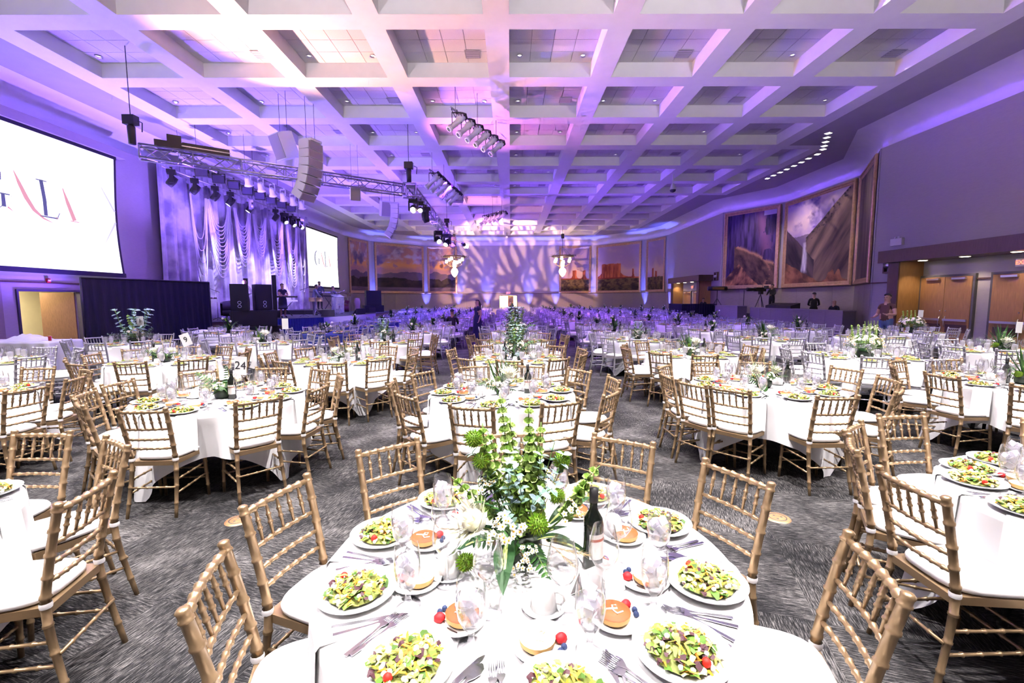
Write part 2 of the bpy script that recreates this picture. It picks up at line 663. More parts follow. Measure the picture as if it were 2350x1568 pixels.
# acoustic tiles, four by four in each bay; the nearest bays in view are single tiles
tile_me = MB().box(-0.298, 0.298, -0.298, 0.298, 0, 0.016).mesh('ceiling_tile', M_TILE)
near_bays = [(i, j) for j in (1, 2) for i in range(-4, 4)] + [(0, 3), (1, 3)]
rest = MB()
for ij in COFFERS + COFFERS_R:
    x0, x1, y0, y1 = crect(*ij)
    nx = 4 if ij[0] != 4 else 2
    for a in range(nx):
        for b in range(4):
            cx, cy_ = x0 + 0.305 + 0.61 * a, y0 + 0.305 + 0.61 * b
            if ij in near_bays:
                put('ceiling_tile', tile_me, ceiling, (cx, cy_, ZC + DEPTH))
            else:
                rest.box(cx - 0.298, cx + 0.298, cy_ - 0.298, cy_ + 0.298, ZC + DEPTH, ZC + DEPTH + 0.016)
o = rest.build('ceiling_tile_field', M_TILE, ceiling)
o['kind'] = 'stuff'

# downlights and vents in the bays
M_LENS = mat('lamp_lens', (0.8, 0.8, 0.8), 0.3, emit=(1, 0.95, 0.9), estr=1.2)
dl = thing('ceiling_downlight', 'x', 'ceiling light', (0, 0, -50))
MB().lathe([(0.05, 0.03), (0.075, 0.028), (0.085, 0.0), (0.098, 0.0), (0.098, 0.012), (0.088, 0.03)], 14).build('trim_ring', M_METAL, dl)
MB().lathe([(0.0, 0.026), (0.052, 0.026), (0.052, 0.03)], 14).build('lens', M_LENS, dl)
reg(dl)
vent = thing('ceiling_vent', 'x', 'air vent', (0, 0, -50))
MB().box(-0.20, 0.20, -0.20, 0.20, 0, 0.008).build('backing', M_DARKM, vent)
for k in range(4):
    MB().obox((0, -0.14 + k * 0.093, -0.004), (0.19, 0, 0), (0, 0.028, -0.014), (0, 0.002, 0.003)).build('slat', M_GREYP, vent)
mbv = MB()
for sx, sy, wx, wy in ((0, 0.205, 0.215, 0.012), (0, -0.205, 0.215, 0.012), (0.205, 0, 0.012, 0.215), (-0.205, 0, 0.012, 0.215)):
    mbv.obox((sx, sy, -0.004), (wx, 0, 0), (0, wy, 0), (0, 0, 0.006))
mbv.build('frame', M_GREYP, vent)
reg(vent)
ORD = ['zeroth', 'first', 'second', 'third', 'fourth', 'fifth', 'sixth', 'seventh', 'eighth', 'ninth', 'tenth', 'eleventh', 'twelfth', 'thirteenth', 'fourteenth', 'fifteenth', 'sixteenth']


def bay_words(i, j):
    side = 'right' if i >= 0 else 'left'
    n = i + 1 if i >= 0 else -i
    return '%s-row ceiling bay, %s bay %s of centre' % (ORD[j], ORD[n], side)


for (i, j) in COFFERS:
    if j < 1 or j > 9:
        continue
    x0, x1, y0, y1 = crect(i, j)
    two = (i + j) % 2 == 1 if j < 4 else False
    z = ZC + DEPTH - 0.035
    if (i + 2 * j) % 2 == 0 or two:
        if j <= 6:
            clone(dl, (x0 + 0.3, y1 - 0.42, z), 0, 'small round downlight, left side of ' + bay_words(i, j), 'ceiling downlights')
    if (i + j) % 2 == 0:
        clone(vent, (x1 - 0.45, y1 - 0.5, z + 0.022), 0, 'square air vent in ' + bay_words(i, j), 'ceiling air vents')
    elif j <= 6:
        clone(dl, (x1 - 0.3, y1 - 0.42, z), 0, 'small round downlight, right side of ' + bay_words(i, j), 'ceiling downlights')
for root in (dl, vent):
    for c, g in CHILD[root.name]:
        bpy.data.objects.remove(c, do_unlink=True)
    bpy.data.objects.remove(root, do_unlink=True)

# cove swept along the walls: ledge, curved vault
prof = [(0.0, ZW), (0.0, ZW - 0.10), (-0.35, ZW - 0.10)]
for k in range(11):
    t = math.pi / 2 * k / 10
    prof.append((0.8 - 1.15 * math.cos(t), ZW + 0.02 + (ZC - ZW - 0.02) * math.sin(t)))
rings = [offset_poly(WALL, d) for d, z in prof]
vs, fs = [], []
npr = len(prof)
for k in range(len(WALL)):
    for q, (d, z) in enumerate(prof):
        vs.append((rings[q][k][0], rings[q][k][1], z))
for k in range(len(WALL) - 1):
    for q in range(1, npr - 1):
        fs.append((k * npr + q, (k + 1) * npr + q, (k + 1) * npr + q + 1, k * npr + q + 1))
structure(MB().add(vs, fs, 0, True).build('trim_cove', M_COVE), 'curved white light cove above the walls')

# square soffit lights of the right-hand alcove
M_SQL = mat('square_lamp_lens', (1, 1, 1), 0.4, emit=(1, 0.93, 0.85), estr=7)
sq_pts = [(12.87, 19.06), (13.15, 19.55), (13.47, 20.09), (13.76, 20.6), (14.02, 21.05), (14.24, 21.75), (14.25, 22.4), (14.29, 23.0), (14.3, 23.6), (14.3, 24.2),
          (14.31, 24.8), (14.3, 25.4), (14.31, 26.0)]
for k, (x, y) in enumerate(sq_pts):
    t = thing('soffit_light', 'small bright square soffit light over the alcove, %s from the near end' % ORD[k + 1], 'ceiling light', (x, y, ZC), 0.5 if k < 5 else 0, 'square alcove soffit lights')
    MB().box(-0.10, 0.10, -0.10, 0.10, -0.012, 0.0).build('lens', M_SQL, t)
    f_ = MB()
    for sx, sy, wx, wy in ((0, 0.11, 0.12, 0.01), (0, -0.11, 0.12, 0.01), (0.11, 0, 0.01, 0.12), (-0.11, 0, 0.01, 0.12)):
        f_.obox((sx, sy, -0.008), (wx, 0, 0), (0, wy, 0), (0, 0, 0.008))
    f_.build('trim_ring', M_WHITEP, t)


# walls -----------------------------------------------------------
def wall_seg(name, a, b, openings=(), m=M_WALL, z1=ZW, ext=0.0):
    """wall slab from a to b; openings: (s0, s1, height) along it"""
    a, b = Vector(a), Vector(b)
    e = (b - a).normalized()
    n = Vector((-e.y, e.x))
    L = (b - a).length
    mb = MB()

    def slab(s0, s1, z0, z1):
        c = a + e * ((s0 + s1) / 2) - n * 0.10
        mb.obox((c.x, c.y, (z0 + z1) / 2), (e.x * (s1 - s0) / 2, e.y * (s1 - s0) / 2, 0), (n.x * 0.10, n.y * 0.10, 0), (0, 0, (z1 - z0) / 2))
    s = -ext
    for (o0, o1, h) in sorted(openings):
        slab(s, o0, 0, z1)
        slab(o0, o1, h, z1)
        s = o1
    slab(s, L + ext, 0, z1)
    return structure(mb.build(name, m))


def wainscot(wall, a, b, step, top=2.32, skip=(), m=None):
    a, b = Vector(a), Vector(b)
    e = (b - a).normalized()
    n = Vector((-e.y, e.x))
    L = (b - a).length
    cnt = max(1, round(L / step))
    w = L / cnt
    me = MB().box(-w / 2 + 0.008, w / 2 - 0.008, -0.0, 0.022, 0.12, top).mesh('panel', m or M_WAIN)
    ang = math.atan2(e.y, e.x)
    for k in range(cnt):
        s = (k + 0.5) * w
        if any(s0 - w / 2 < s < s1 + w / 2 for s0, s1 in skip):
            continue
        p = a + e * s
        put('panel', me, wall, (p.x, p.y, 0), (0, 0, ang))
    bb = MB().obox(((a.x + b.x) / 2 + n.x * 0.015, (a.y + b.y) / 2 + n.y * 0.015, top + 0.03), (e.x * L / 2, e.y * L / 2, 0), (n.x * 0.02, n.y * 0.02, 0), (0, 0, 0.025))
    bb.build('chair_rail', M_BROWN, wall)


NAMES = ['wall_right_near', 'wall_alcove_near', 'wall_alcove_middle', 'wall_alcove_far', 'wall_right_far', 'wall_back_right_corner', 'wall_back_right', 'wall_back',
         'wall_back_left', 'wall_back_left_corner', 'wall_left']
WOBJ = []
for k, nm in enumerate(NAMES):
    op = ()
    if nm == 'wall_back':
        op = ((9.2 - 0.72, 9.2 + 1.22, 2.12), )
    if nm == 'wall_left':
        op = ((42.5 - 16.15, 42.5 - 14.15, 2.06), )
    w = wall_seg(nm, WALL[k], WALL[k + 1], op, M_WALLR if k < 2 else M_WALL, ext=0.05)
    WOBJ.append(w)
    step = {0: 1.5, 1: 1.45, 2: 1.5, 3: 1.4, 4: 1.6, 5: 1.2, 6: 1.3, 7: 1.42, 8: 1.3, 9: 1.2, 10: 1.5}[k]
    skip = ()
    if nm == 'wall_back':
        skip = ((8.4, 10.5), )
    if nm == 'wall_left':
        skip = ((42.5 - 16.3, 42.5 - 14.0), (0, 24))
    if nm == 'wall_right_near':
        skip = ((0, 23.0), )
    wainscot(w, WALL[k], WALL[k + 1], step, skip=skip)
wall_seg('wall_front', (-15.2, -6), (14.6, -6), (), M_WALL, ZC + 0.5)

# service corridor behind the left door, and the one behind the far door
M_CREAM = mat('cream_paint', (0.80, 0.72, 0.50), 0.7, noise=((3, 3, 3), 0.03))
M_CORR = mat('corridor_lamp', (1, 1, 1), 0.4, emit=(1, 0.86, 0.6), estr=5)
c_ = MB()
c_.box(-18.3, -18.15, 12.5, 19, 0, 2.7)
c_.box(-18.15, -15.42, 12.4, 12.5, 0, 2.7)
c_.box(-18.15, -15.42, 19, 19.1, 0, 2.7)
c_.box(-18.3, -15.42, 12.4, 19.1, 2.6, 2.7)
structure(c_.build('wall_corridor_left', M_CREAM), 'cream service corridor seen through the open left door')
t = thing('corridor_ceiling_light', 'bright ceiling panel lighting the cream corridor behind the left door', 'ceiling light', (-16.8, 15.2, 2.6))
MB().box(-0.55, 0.55, -0.9, 0.9, -0.03, 0.0).build('diffuser', M_CORR, t)
area('corridor_lamp', (-16.8, 15.2, 2.55), (-16.8, 15.2, 0), 90, (1, 0.84, 0.58), 1.0, 1.6)
c_ = MB()
c_.box(-2.2, 3.2, 53.4, 53.5, 0, 2.7)
c_.box(-2.3, -2.2, 50.95, 53.5, 0, 2.7)
c_.box(3.2, 3.3, 50.95, 53.5, 0, 2.7)
c_.box(-2.3, 3.3, 50.95, 53.5, 2.6, 2.7)
structure(c_.build('wall_corridor_back', M_CREAM), 'pale yellow corridor seen through the far door')
t = thing('corridor_ceiling_light', 'ceiling panel lighting the corridor behind the far door', 'ceiling light', (0, 52.0, 2.6))
MB().box(-0.9, 0.9, -0.5, 0.5, -0.03, 0).build('diffuser', M_CORR, t)
area('corridor_lamp', (0, 52.0, 2.55), (0, 52.0, 0), 220, (1, 0.9, 0.5), 1.6, 0.8)

# door frames and the open leaf on the left
def door_leaf(name, parent, w, h, m, closer=True, bar=True):
    d = MB().box(0, w, -0.022, 0.022, 0.01, h).build('leaf', m, parent)
    if bar:
        MB().box(0.05, w - 0.05, -0.075, -0.03, 0.98, 1.06).build('panic_bar', M_METAL, parent)
        MB().box(0.08, w - 0.1, -0.03, -0.022, 0.62, 0.9).build('shadow_plate', M_DARKM, parent)
    return d


def frame_u(name, parent, w, h, t=0.06, dep=0.14, m=None):
    f = MB()
    f.box(-t, 0, -dep / 2, dep / 2, 0, h + t)
    f.box(w, w + t, -dep / 2, dep / 2, 0, h + t)
    f.box(0, w, -dep / 2, dep / 2, h, h + t)
    return f.build(name, m or M_DARKM, parent)


d1 = structure(thing('door_1', 'open brown door to the cream service corridor', 'door', (-15.22, 16.15, 0), -math.pi / 2))
frame_u('door_frame', d1, 2.0, 2.06, m=mat('dark_door_frame', (0.06, 0.05, 0.09), 0.5))
lf = bpy.data.objects.new('leaf_pivot', None)
leaf = MB().box(0, 0.95, -0.022, 0.022, 0.01, 2.04).build('leaf', M_DOORD, d1, (0.03, 0.10, 0))
bpy.data.objects.remove(lf)
leaf.rotation_euler = (0, 0, 0)
leaf.location = (0.02, -0.12, 0)
leaf.rotation_euler = (0, 0, -math.radians(72))
MB().box(0.80, 0.86, -0.06, -0.022, 0.9, 1.25).build('door_handle', M_METAL, leaf)
for hz in (0.3, 1.05, 1.8):
    MB().box(-0.02, 0.05, -0.035, -0.02, hz, hz + 0.11).build('hinge', M_METAL, leaf)
# alarm strobe over it
t = thing('fire_alarm_strobe', 'small red fire alarm with white strobe on the left wall', 'alarm', (-15.19, 15.1, 2.42), 0)
MB().box(0, 0.05, -0.06, 0.06, -0.07, 0.07).build('housing', mat('alarm_red', (0.55, 0.02, 0.02), 0.4), t)
MB().box(0.05, 0.075, -0.045, 0.045, -0.03, 0.03).build('strobe', M_WHITEP, t)

d2 = structure(thing('door_2', 'far lit doorway in the middle of the back wall', 'door', (-1.22, 50.68, 0), 0))
frame_u('door_frame', d2, 1.92, 2.12)
lf2 = MB().box(0, 0.62, -0.02, 0.02, 0, 2.1).build('leaf', M_DOORD, d2, (0.93, 0.7, 0))

M_EXITR = mat('exit_red_light', (0.8, 0.1, 0.05), 0.4, emit=(1, 0.12, 0.06), estr=2.5)


def text_mesh(name, s, size, m, parent, loc, rot, depth=0.002):
    cu = bpy.data.curves.new(name, 'FONT')
    cu.body = s
    cu.size = size
    cu.align_x = 'CENTER'
    cu.align_y = 'CENTER'
    cu.extrude = depth
    cu.materials.append(m)
    tmp = bpy.data.objects.new(name, cu)
    COL.objects.link(tmp)
    me = bpy.data.meshes.new_from_object(tmp.evaluated_get(bpy.context.evaluated_depsgraph_get()))
    bpy.data.objects.remove(tmp, do_unlink=True)
    o = bpy.data.objects.new(name, me)
    COL.objects.link(o)
    o.parent = parent
    o.location = loc
    o.rotation_euler = rot
    return o


def exit_sign(loc, rotz, label, s=1.0):
    t = thing('exit_sign', label, 'exit sign', loc, rotz)
    MB().box(-0.17 * s, 0.17 * s, 0, 0.05, -0.11 * s, 0.11 * s).build('housing', M_WHITEP, t)
    text_mesh('lettering', 'EXIT', 0.17 * s, M_EXITR, t, (0, -0.004, 0), (math.pi / 2, 0, 0))
    return t


exit_sign((-0.25, 50.62, 2.42), 0, 'red lit EXIT sign above the far back door', 1.3)

# wooden entrance portals on the right wall
M_PLATE = mat('bar_shadow_brown', (0.10, 0.06, 0.04), 0.5)
M_CAN = mat('canopy_lamp', (1, 1, 1), 0.4, emit=(1, 0.85, 0.6), estr=6)


def portal(y0, y1, doors, label, n):
    t = thing('entrance_portal', label, 'portal', (0, 0, 0))
    MB().box(13.55, 14.6, y0, y1, 3.02, 3.45).build('canopy', M_BROWN, t)
    for ya, yb in ((y1 - 0.75, y1 - 0.32), (y0 + 0.3, y0 + 0.7)):
        MB().box(13.75, 14.6, ya, yb, 0, 3.02).build('post', M_DOOR, t)
        MB().box(13.70, 13.75, ya - 0.01, yb + 0.01, 0, 3.02).build('post_edge', M_BROWN, t)
    k = 0
    yl = y0 + 1.0
    while yl < y1 - 0.8:
        MB().lathe([(0, -0.012), (0.10, -0.012), (0.13, 0.0)], 16, (14.05, yl, 3.02)).build('canopy_lamp', M_CAN, t)
        spot('canopy_downlight', (14.05, yl, 3.0), (14.15, yl, 0), 60, (1, 0.78, 0.5), 110, 0.7, 0.06)
        yl += 1.45
    return t


portal(10.3, 16.95, 2, 'dark wood entrance portal with lit canopy near the brown double doors', 3)
portal(33.0, 39.4, 2, 'small far wood entrance portal at the end of the right wall', 3)


def double_door(name, y0, w, h, ajar, label, xw=14.57):
    d = structure(thing(name, label, 'door', (xw, y0, 0), -math.pi / 2))
    frame_u('door_frame', d, w, h, 0.07, 0.12, mat('grey_door_frame', (0.10, 0.10, 0.11), 0.45))
    hw = w / 2
    for s in (0, 1):
        lf = MB().box(0.006, hw - 0.006, -0.024, 0.024, 0.01, h - 0.006).build('leaf', M_DOOR, d, (s * hw, -0.05, 0))
        MB().box(0.06, hw - 0.06, -0.085, -0.04, 0.99, 1.06).build('panic_bar', M_METAL, lf)
        MB().box(0.12, hw - 0.06, -0.03, -0.024, 0.62, 0.88).build('bar_shadow_plate', M_PLATE, lf)  # dark plate drawn as the push bar's shadow on the leaf
        x = hw - 0.10 if s == 0 else 0.10
        MB().tube([(x, -0.03, 0.80), (x, -0.07, 0.86), (x, -0.075, 0.98), (x, -0.03, 1.14)], 0.012, 6).build('pull_handle', M_METAL, lf)
        MB().ball((x, -0.03, 1.32), 0.02, 8).build('lock', M_METAL, lf)
        MB().box(hw * 0.3, hw * 0.8, -0.09, -0.026, h - 0.10, h - 0.04).build('door_closer', M_METAL, lf)
    return d


double_door('door_3', 16.15, 1.80, 2.45, 0, 'brown double doors with steel push bars under the wood canopy')
double_door('door_4', 13.75, 1.80, 2.45, 0, 'brown double doors at the frame edge, lit by corridor lamps')
exit_sign((14.5, 13.0, 2.75), -math.pi / 2, 'red EXIT sign above the door at the right picture edge')
double_door('door_5', 38.3, 1.5, 2.3, 0, 'far brown doors inside the small portal')
double_door('door_6', 36.2, 1.5, 2.3, 0, 'second pair of far brown doors inside the small portal')
exit_sign((14.5, 36.5, 2.65), -math.pi / 2, 'red EXIT sign inside the far portal', 1.2)

# small fittings on the right wall
t = thing('emergency_light', 'white emergency light box on the right wall above the canopy', 'emergency light', (14.6, 17.35, 3.85), math.pi / 2)
MB().box(-0.26, 0.26, 0, 0.10, -0.13, 0.13).build('body', M_WHITEP, t)
for s in (-1, 1):
    MB().ball((0.07 * s, 0.06, 0.16), 0.04, 8).build('lamp_head', M_WHITEP, t)
for yy, zz, lb in ((17.6, 3.0, 'brown framed wall sconce beside the near wood canopy'), (32.4, 3.3, 'brown framed wall sconce beside the far portal')):
    t = thing('wall_sconce', lb, 'sconce', (14.6, yy, zz), math.pi / 2)
    f_ = MB()
    for sx, sz, wx, wz in ((0, 0.27, 0.25, 0.03), (0, -0.27, 0.25, 0.03), (0.22, 0, 0.03, 0.27), (-0.22, 0, 0.03, 0.27)):
        f_.obox((sx, 0.06, sz), (wx, 0, 0), (0, 0.06, 0), (0, 0, wz))
    f_.build('frame', M_BROWN, t)
    MB().tube([(-0.19, 0.07, 0), (0.19, 0.07, 0)], 0.10, 12).build('diffuser', M_METAL, t)
# ------------------------------------------------------------------ murals in gilded frames (colour attribute painted from noise)
def ridge(u, base, amp, f, seed, o=4):
    return base + amp * (fbm(u * f + seed * 3.1, u * 0 + seed, o, seed) - 0.5) * 2


def mix(a, b, t):
    t = np.clip(t, 0, 1)[..., None]
    return a * (1 - t) + b * t


def C(h):
    return np.array(lin(h))


def paint(kind, U, V):
    sky = fbm(U * 3, V * 4 + 3, 5, 5)
    sky2 = fbm(U * 6 + 9, V * 7, 5, 8)
    if kind in ('dusk1', 'dusk2', 'dusk3'):
        sh = {'dusk1': 0.0, 'dusk2': 0.6, 'dusk3': 1.7}[kind]
        X = U + sh
        n = fbm(X * 3.2, V * 4.5, 5, 21)
        n2 = fbm(X * 7 + 4, V * 9, 5, 22)
        c = mix(C('#8a7fa0')[None, None], C('#cf9a80')[None, None], (n - 0.35) * 3)
        c = mix(c, C('#f0b060')[None, None], np.exp(-((V - 0.58 - 0.1 * (n2 - .5)) / 0.10) ** 2) * (n2 > 0.38) * 0.9)
        c = mix(c, C('#d9cfd8')[None, None], (n2 - 0.55) * 4 * (V > 0.62))
        c = mix(c, C('#6f6488')[None, None], (0.47 - n) * 6 * (V > 0.55))
        c = mix(c, C('#b98a86')[None, None], np.exp(-((V - 0.45) / 0.06) ** 2) * 0.8)
        r1 = ridge(X, 0.40, 0.08, 3, 31)
        r2 = ridge(X, 0.28, 0.05, 5, 32)
        c = np.where((V < r1)[..., None], mix(C('#5d5066')[None, None], C('#7d6a78')[None, None], n2), c)
        c = np.where((V < r2)[..., None], mix(C('#221c20')[None, None], C('#4a3d38')[None, None], (n2 - .3) * 2), c)
        c = np.where((V < 0.10)[..., None], mix(C('#4b4148')[None, None], C('#857080')[None, None], fbm(X * 4, V * 60, 3, 6)), c)
    elif kind in ('butte1', 'butte2', 'butte3'):
        n = fbm(U * 4, V * 5, 5, 41)
        c = mix(C('#d6b6b4')[None, None], C('#b8a0bd')[None, None], V * 1.3)
        c = mix(c, C('#e8c8b4')[None, None], np.exp(-((V - 0.42) / 0.14) ** 2) * 0.8 + (n - 0.6) * 2)

        def butte(c, x0, w, top, foot):
            d = np.abs(U - x0) / w
            h = np.where(d < 1, top - 0.03 * fbm(U * 18, U * 0, 3, 7), foot + (top - foot) * 0.35 * np.exp(-(d - 1) * 3.0))
            rock = mix(C('#8a3d2c')[None, None], C('#e8804e')[None, None], fbm(U * 30, V * 6, 4, 44) * 1.5 - 0.35 + 0.5 * (U - x0) / w * 0.5)
            return np.where(((V < h) & (V > foot * 0.7))[..., None], rock, c)
        if kind == 'butte1':
            c = butte(c, 0.48, 0.07, 0.50, 0.30)
            c = butte(c, 0.82, 0.05, 0.50, 0.30)
        elif kind == 'butte2':
            c = butte(c, 0.34, 0.23, 0.62, 0.30)
            c = butte(c, 0.86, 0.02, 0.48, 0.30)
        else:
            c = butte(c, 0.35, 0.05, 0.46, 0.24)
            c = butte(c, 0.55, 0.06, 0.40, 0.24)
        g = mix(C('#3f2f2a')[None, None], C('#7d6a45')[None, None], (fbm(U * 14, V * 26, 4, 45) - .35) * 3)
        c = np.where((V < 0.27 + 0.02 * (n - .5))[..., None], g, c)
        c = np.where((V < 0.12)[..., None], c * 0.6, c)
    elif kind == 'falls':
        n = fbm(U * 5, V * 6, 5, 51)
        c = mix(C('#b8a0d8')[None, None], C('#efd3cf')[None, None], (sky - 0.35) * 3)
        c = mix(c, C('#7c6aa8')[None, None], (0.45 - sky2) * 5)
        streak = fbm(U * 10 - V * 7, V * 2, 5, 52)
        hill = 0.58 + 0.06 * (n - .5)
        c = np.where((V < hill)[..., None], mix(C('#74638c')[None, None], C('#94809c')[None, None], n), c)
        right = 0.62 + (U - 0.45) * 0.72 + 0.04 * (streak - .5)
        left = 0.70 - (U) * 0.85 + 0.05 * (n - .5)
        rc = mix(C('#3b2c3a')[None, None], C('#93786f')[None, None], (streak - 0.3) * 2.0)
        rc = mix(rc, C('#2a2430')[None, None], (fbm(U * 40, V * 40, 3, 53) - .52) * 5 * (V > right - .10))
        lc = mix(C('#2b2433')[None, None], C('#6a5560')[None, None], (fbm(U * 9 + V * 6, V * 3, 5, 54) - 0.3) * 2)
        c = np.where(((V < right) & (U > 0.36 - 0.02 * V))[..., None], rc, c)
        c = np.where(((V < left) & (U < 0.5))[..., None], lc, c)
        wob = fbm(V * 9, V * 0 + 2, 4, 59) - .5
        fw_ = 0.034 + 0.13 * np.clip(0.47 - V, 0, 1) ** 1.3 + 0.02 * wob
        fc = 0.335 + 0.02 * (0.47 - V) + 0.03 * wob
        soft = np.clip((fw_ - np.abs(U - fc)) / 0.03, 0, 1) * np.clip((0.50 - V) / 0.02, 0, 1) * np.clip((V - 0.12) / 0.05, 0, 1)
        wat = mix(C('#8d82ac')[None, None], C('#efe8f6')[None, None], (fbm(U * 46, V * 6, 4, 55) - 0.25) * 2.0)
        c = c * (1 - soft[..., None]) + wat * soft[..., None]
        rock = 0.27 - (U) * 0.42 + 0.05 * (fbm(U * 8, V * 0, 4, 56) - .5)
        rr = mix(C('#5b3a33')[None, None], C('#b5795a')[None, None], (fbm(U * 10 + V * 4, V * 10, 5, 57) - 0.32) * 2.4)
        c = np.where((V < rock)[..., None], rr, c)
        r3 = 0.16 * np.exp(-((U - 0.80) / 0.10) ** 2) * fbm(U * 16, U * 0, 3, 58) * 1.6 + 0.02
        c = np.where((V < r3)[..., None], rr, c)
    elif kind == 'canyon':
        n = fbm(U * 6, V * 5, 5, 61)
        tr = fbm(U * 26, V * 5, 4, 62)
        c = mix(C('#2b1f4a')[None, None], C('#5a4488')[None, None], (tr - .3) * 2)
        c = mix(c, C('#8a5a90')[None, None], np.exp(-((U - 0.72 - 0.25 * (0.9 - V)) / 0.10) ** 2) * (n > .42) * 0.8)
        c = np.where(((V > 0.93) & (U > 0.75))[..., None], C('#cfc3e6')[None, None], c)
        edge = 0.52 - (U - 0.3) * 0.35 + 0.05 * (n - .5)
        rk = mix(C('#3a2a33')[None, None], C('#7d5e52')[None, None], (fbm(U * 14 + V * 8, V * 13, 5, 63) - .3) * 2)
        c = np.where(((V < edge) & (U > 0.18))[..., None], rk, c)
        c = mix(c, C('#d09a78')[None, None], np.exp(-((V - edge) / 0.022) ** 2) * (U > .18) * 0.75 * (fbm(U * 14, V * 14, 4, 66) > 0.45))
        e2 = 0.30 - np.abs(U - 0.28) * 0.75 + 0.05 * (fbm(U * 12, V * 4, 4, 64) - .5)
        c = np.where((V < e2)[..., None], mix(C('#4a3038')[None, None], C('#d79468')[None, None], (fbm(U * 12 - V * 5, V * 9, 5, 65) - .32) * 2.6), c)
        c = mix(c, C('#c98f70')[None, None], np.exp(-((U - 0.78 - 0.12 * np.sin(V * 9)) / 0.025) ** 2) * (V < edge) * 0.55 * (fbm(U * 10, V * 16, 4, 67) > 0.5))
    else:
        n = fbm(U * 12, V * 2.5, 5, 71)
        c = mix(C('#4b3f45')[None, None], C('#84706c')[None, None], (n - .3) * 2)
    return np.clip(c * np.ones(U.shape + (1,)), 0, 1) * 0.8


def mural(label, kind, p0, p1, z0, z1, nu, nv):
    """p0 -> p1 left to right as the room sees it; slightly off the wall"""
    p0, p1 = Vector(p0), Vector(p1)
    e = (p1 - p0).normalized()
    n = Vector((e.y, -e.x))           # towards the room
    W, H = (p1 - p0).length, z1 - z0
    c0 = p0 + n * 0.03
    t = thing('framed_mural', label, 'painting', (c0.x, c0.y, z0), math.atan2(e.y, e.x), 'framed landscape murals')
    fwid = 0.24
    u = np.linspace(0, 1, nu)
    v = np.linspace(0, 1, nv)
    U, V = np.meshgrid(u, v)
    colr = paint(kind, U, V)
    verts = np.stack([fwid * 0.8 + U * (W - fwid * 1.6), np.full(U.shape, -0.035), fwid * 0.8 + V * (H - fwid * 1.6)], -1).reshape(-1, 3)
    idx = np.arange(nu * nv).reshape(nv, nu)
    quads = np.stack([idx[:-1, :-1], idx[:-1, 1:], idx[1:, 1:], idx[1:, :-1]], -1).reshape(-1, 4)
    me = bpy.data.meshes.new('canvas')
    me.vertices.add(len(verts))
    me.vertices.foreach_set('co', verts.ravel())
    me.loops.add(len(quads) * 4)
    me.loops.foreach_set('vertex_index', quads.ravel())
    me.polygons.add(len(quads))
    me.polygons.foreach_set('loop_start', np.arange(len(quads)) * 4)
    at = me.color_attributes.new('colour', 'FLOAT_COLOR', 'POINT')
    rgba = np.concatenate([colr.reshape(-1, 3), np.ones((nu * nv, 1))], 1)
    at.data.foreach_set('color', rgba.ravel())
    me.materials.append(attr_mat('mural_paint', 0.6, 0.25))
    me.update()
    me.validate()
    put('canvas', me, t)
    MB().box(fwid * 0.5, W - fwid * 0.5, -0.02, 0.0, fwid * 0.5, H - fwid * 0.5).build('backing_board', M_BROWN, t)
    # moulded frame, four mitred lengths
    profile = [(0, 0), (0, -0.07), (0.03, -0.11), (0.09, -0.11), (0.12, -0.07), (0.19, -0.075), (0.22, -0.045), (fwid, -0.04), (fwid, 0)]
    for side in range(4):
        vs, fs = [], []
        for end in (0, 1):
            for d, y in profile:
                if side == 0:
                    x, z = (d if end == 0 else W - d), d
                elif side == 1:
                    x, z = W - d, (d if end == 0 else H - d)
                elif side == 2:
                    x, z = (W - d if end == 0 else d), H - d
                else:
                    x, z = d, (H - d if end == 0 else d)
                vs.append((x, y, z))
        m_ = len(profile)
        for k in range(m_ - 1):
            fs.append((k, k + 1, m_ + k + 1, m_ + k))
        MB().add(vs, fs, 0, False).build('frame_rail', M_GOLDFR, t)
    return t


def on_seg(a, b, t):
    return (a[0] + (b[0] - a[0]) * t, a[1] + (b[1] - a[1]) * t)


ZM0, ZM1 = 2.38, 7.50
mural('narrow sunset-cloud mural in gilded frame beside the far projection screen', 'dusk1', on_seg(WALL[10], WALL[9], .10), on_seg(WALL[10], WALL[9], .86), ZM0, ZM1, 60, 110)
mural('wide golden sunset mural with dark hills in the back left corner', 'dusk2', on_seg(WALL[9], WALL[8], .05), on_seg(WALL[9], WALL[8], .95), ZM0, ZM1, 110, 110)
mural('cloudy dusk mural on the back wall behind the first chandelier', 'dusk3', (-9.15, 50.7), (-5.85, 50.7), ZM0, ZM1, 80, 110)
mural('desert mural with two small red spires behind the second chandelier', 'butte1', (5.35, 50.7), (8.9, 50.7), ZM0, ZM1, 80, 110)
mural('desert mural with one big red rock butte', 'butte2', on_seg(WALL[7], WALL[6], .06), on_seg(WALL[7], WALL[6], .95), ZM0, ZM1, 110, 110)
mural('narrow desert mural with pale spires next to the far right wall', 'butte3', on_seg(WALL[6], WALL[5], .12), on_seg(WALL[6], WALL[5], .92), ZM0, ZM1, 60, 110)
mural('purple forested canyon mural with sunlit rocks', 'canyon', on_seg(WALL[4], WALL[3], .04), on_seg(WALL[4], WALL[3], .94), ZM0, ZM1, 150, 190)
mural('tall waterfall canyon mural in the alcove', 'falls', (16.8, 28.2), (16.8, 22.5), ZM0, ZM1, 190, 210)
mural('edge-on dark forest mural at the near side of the alcove', 'dark', on_seg(WALL[2], WALL[1], .05), on_seg(WALL[2], WALL[1], .95), ZM0, ZM1, 60, 60)

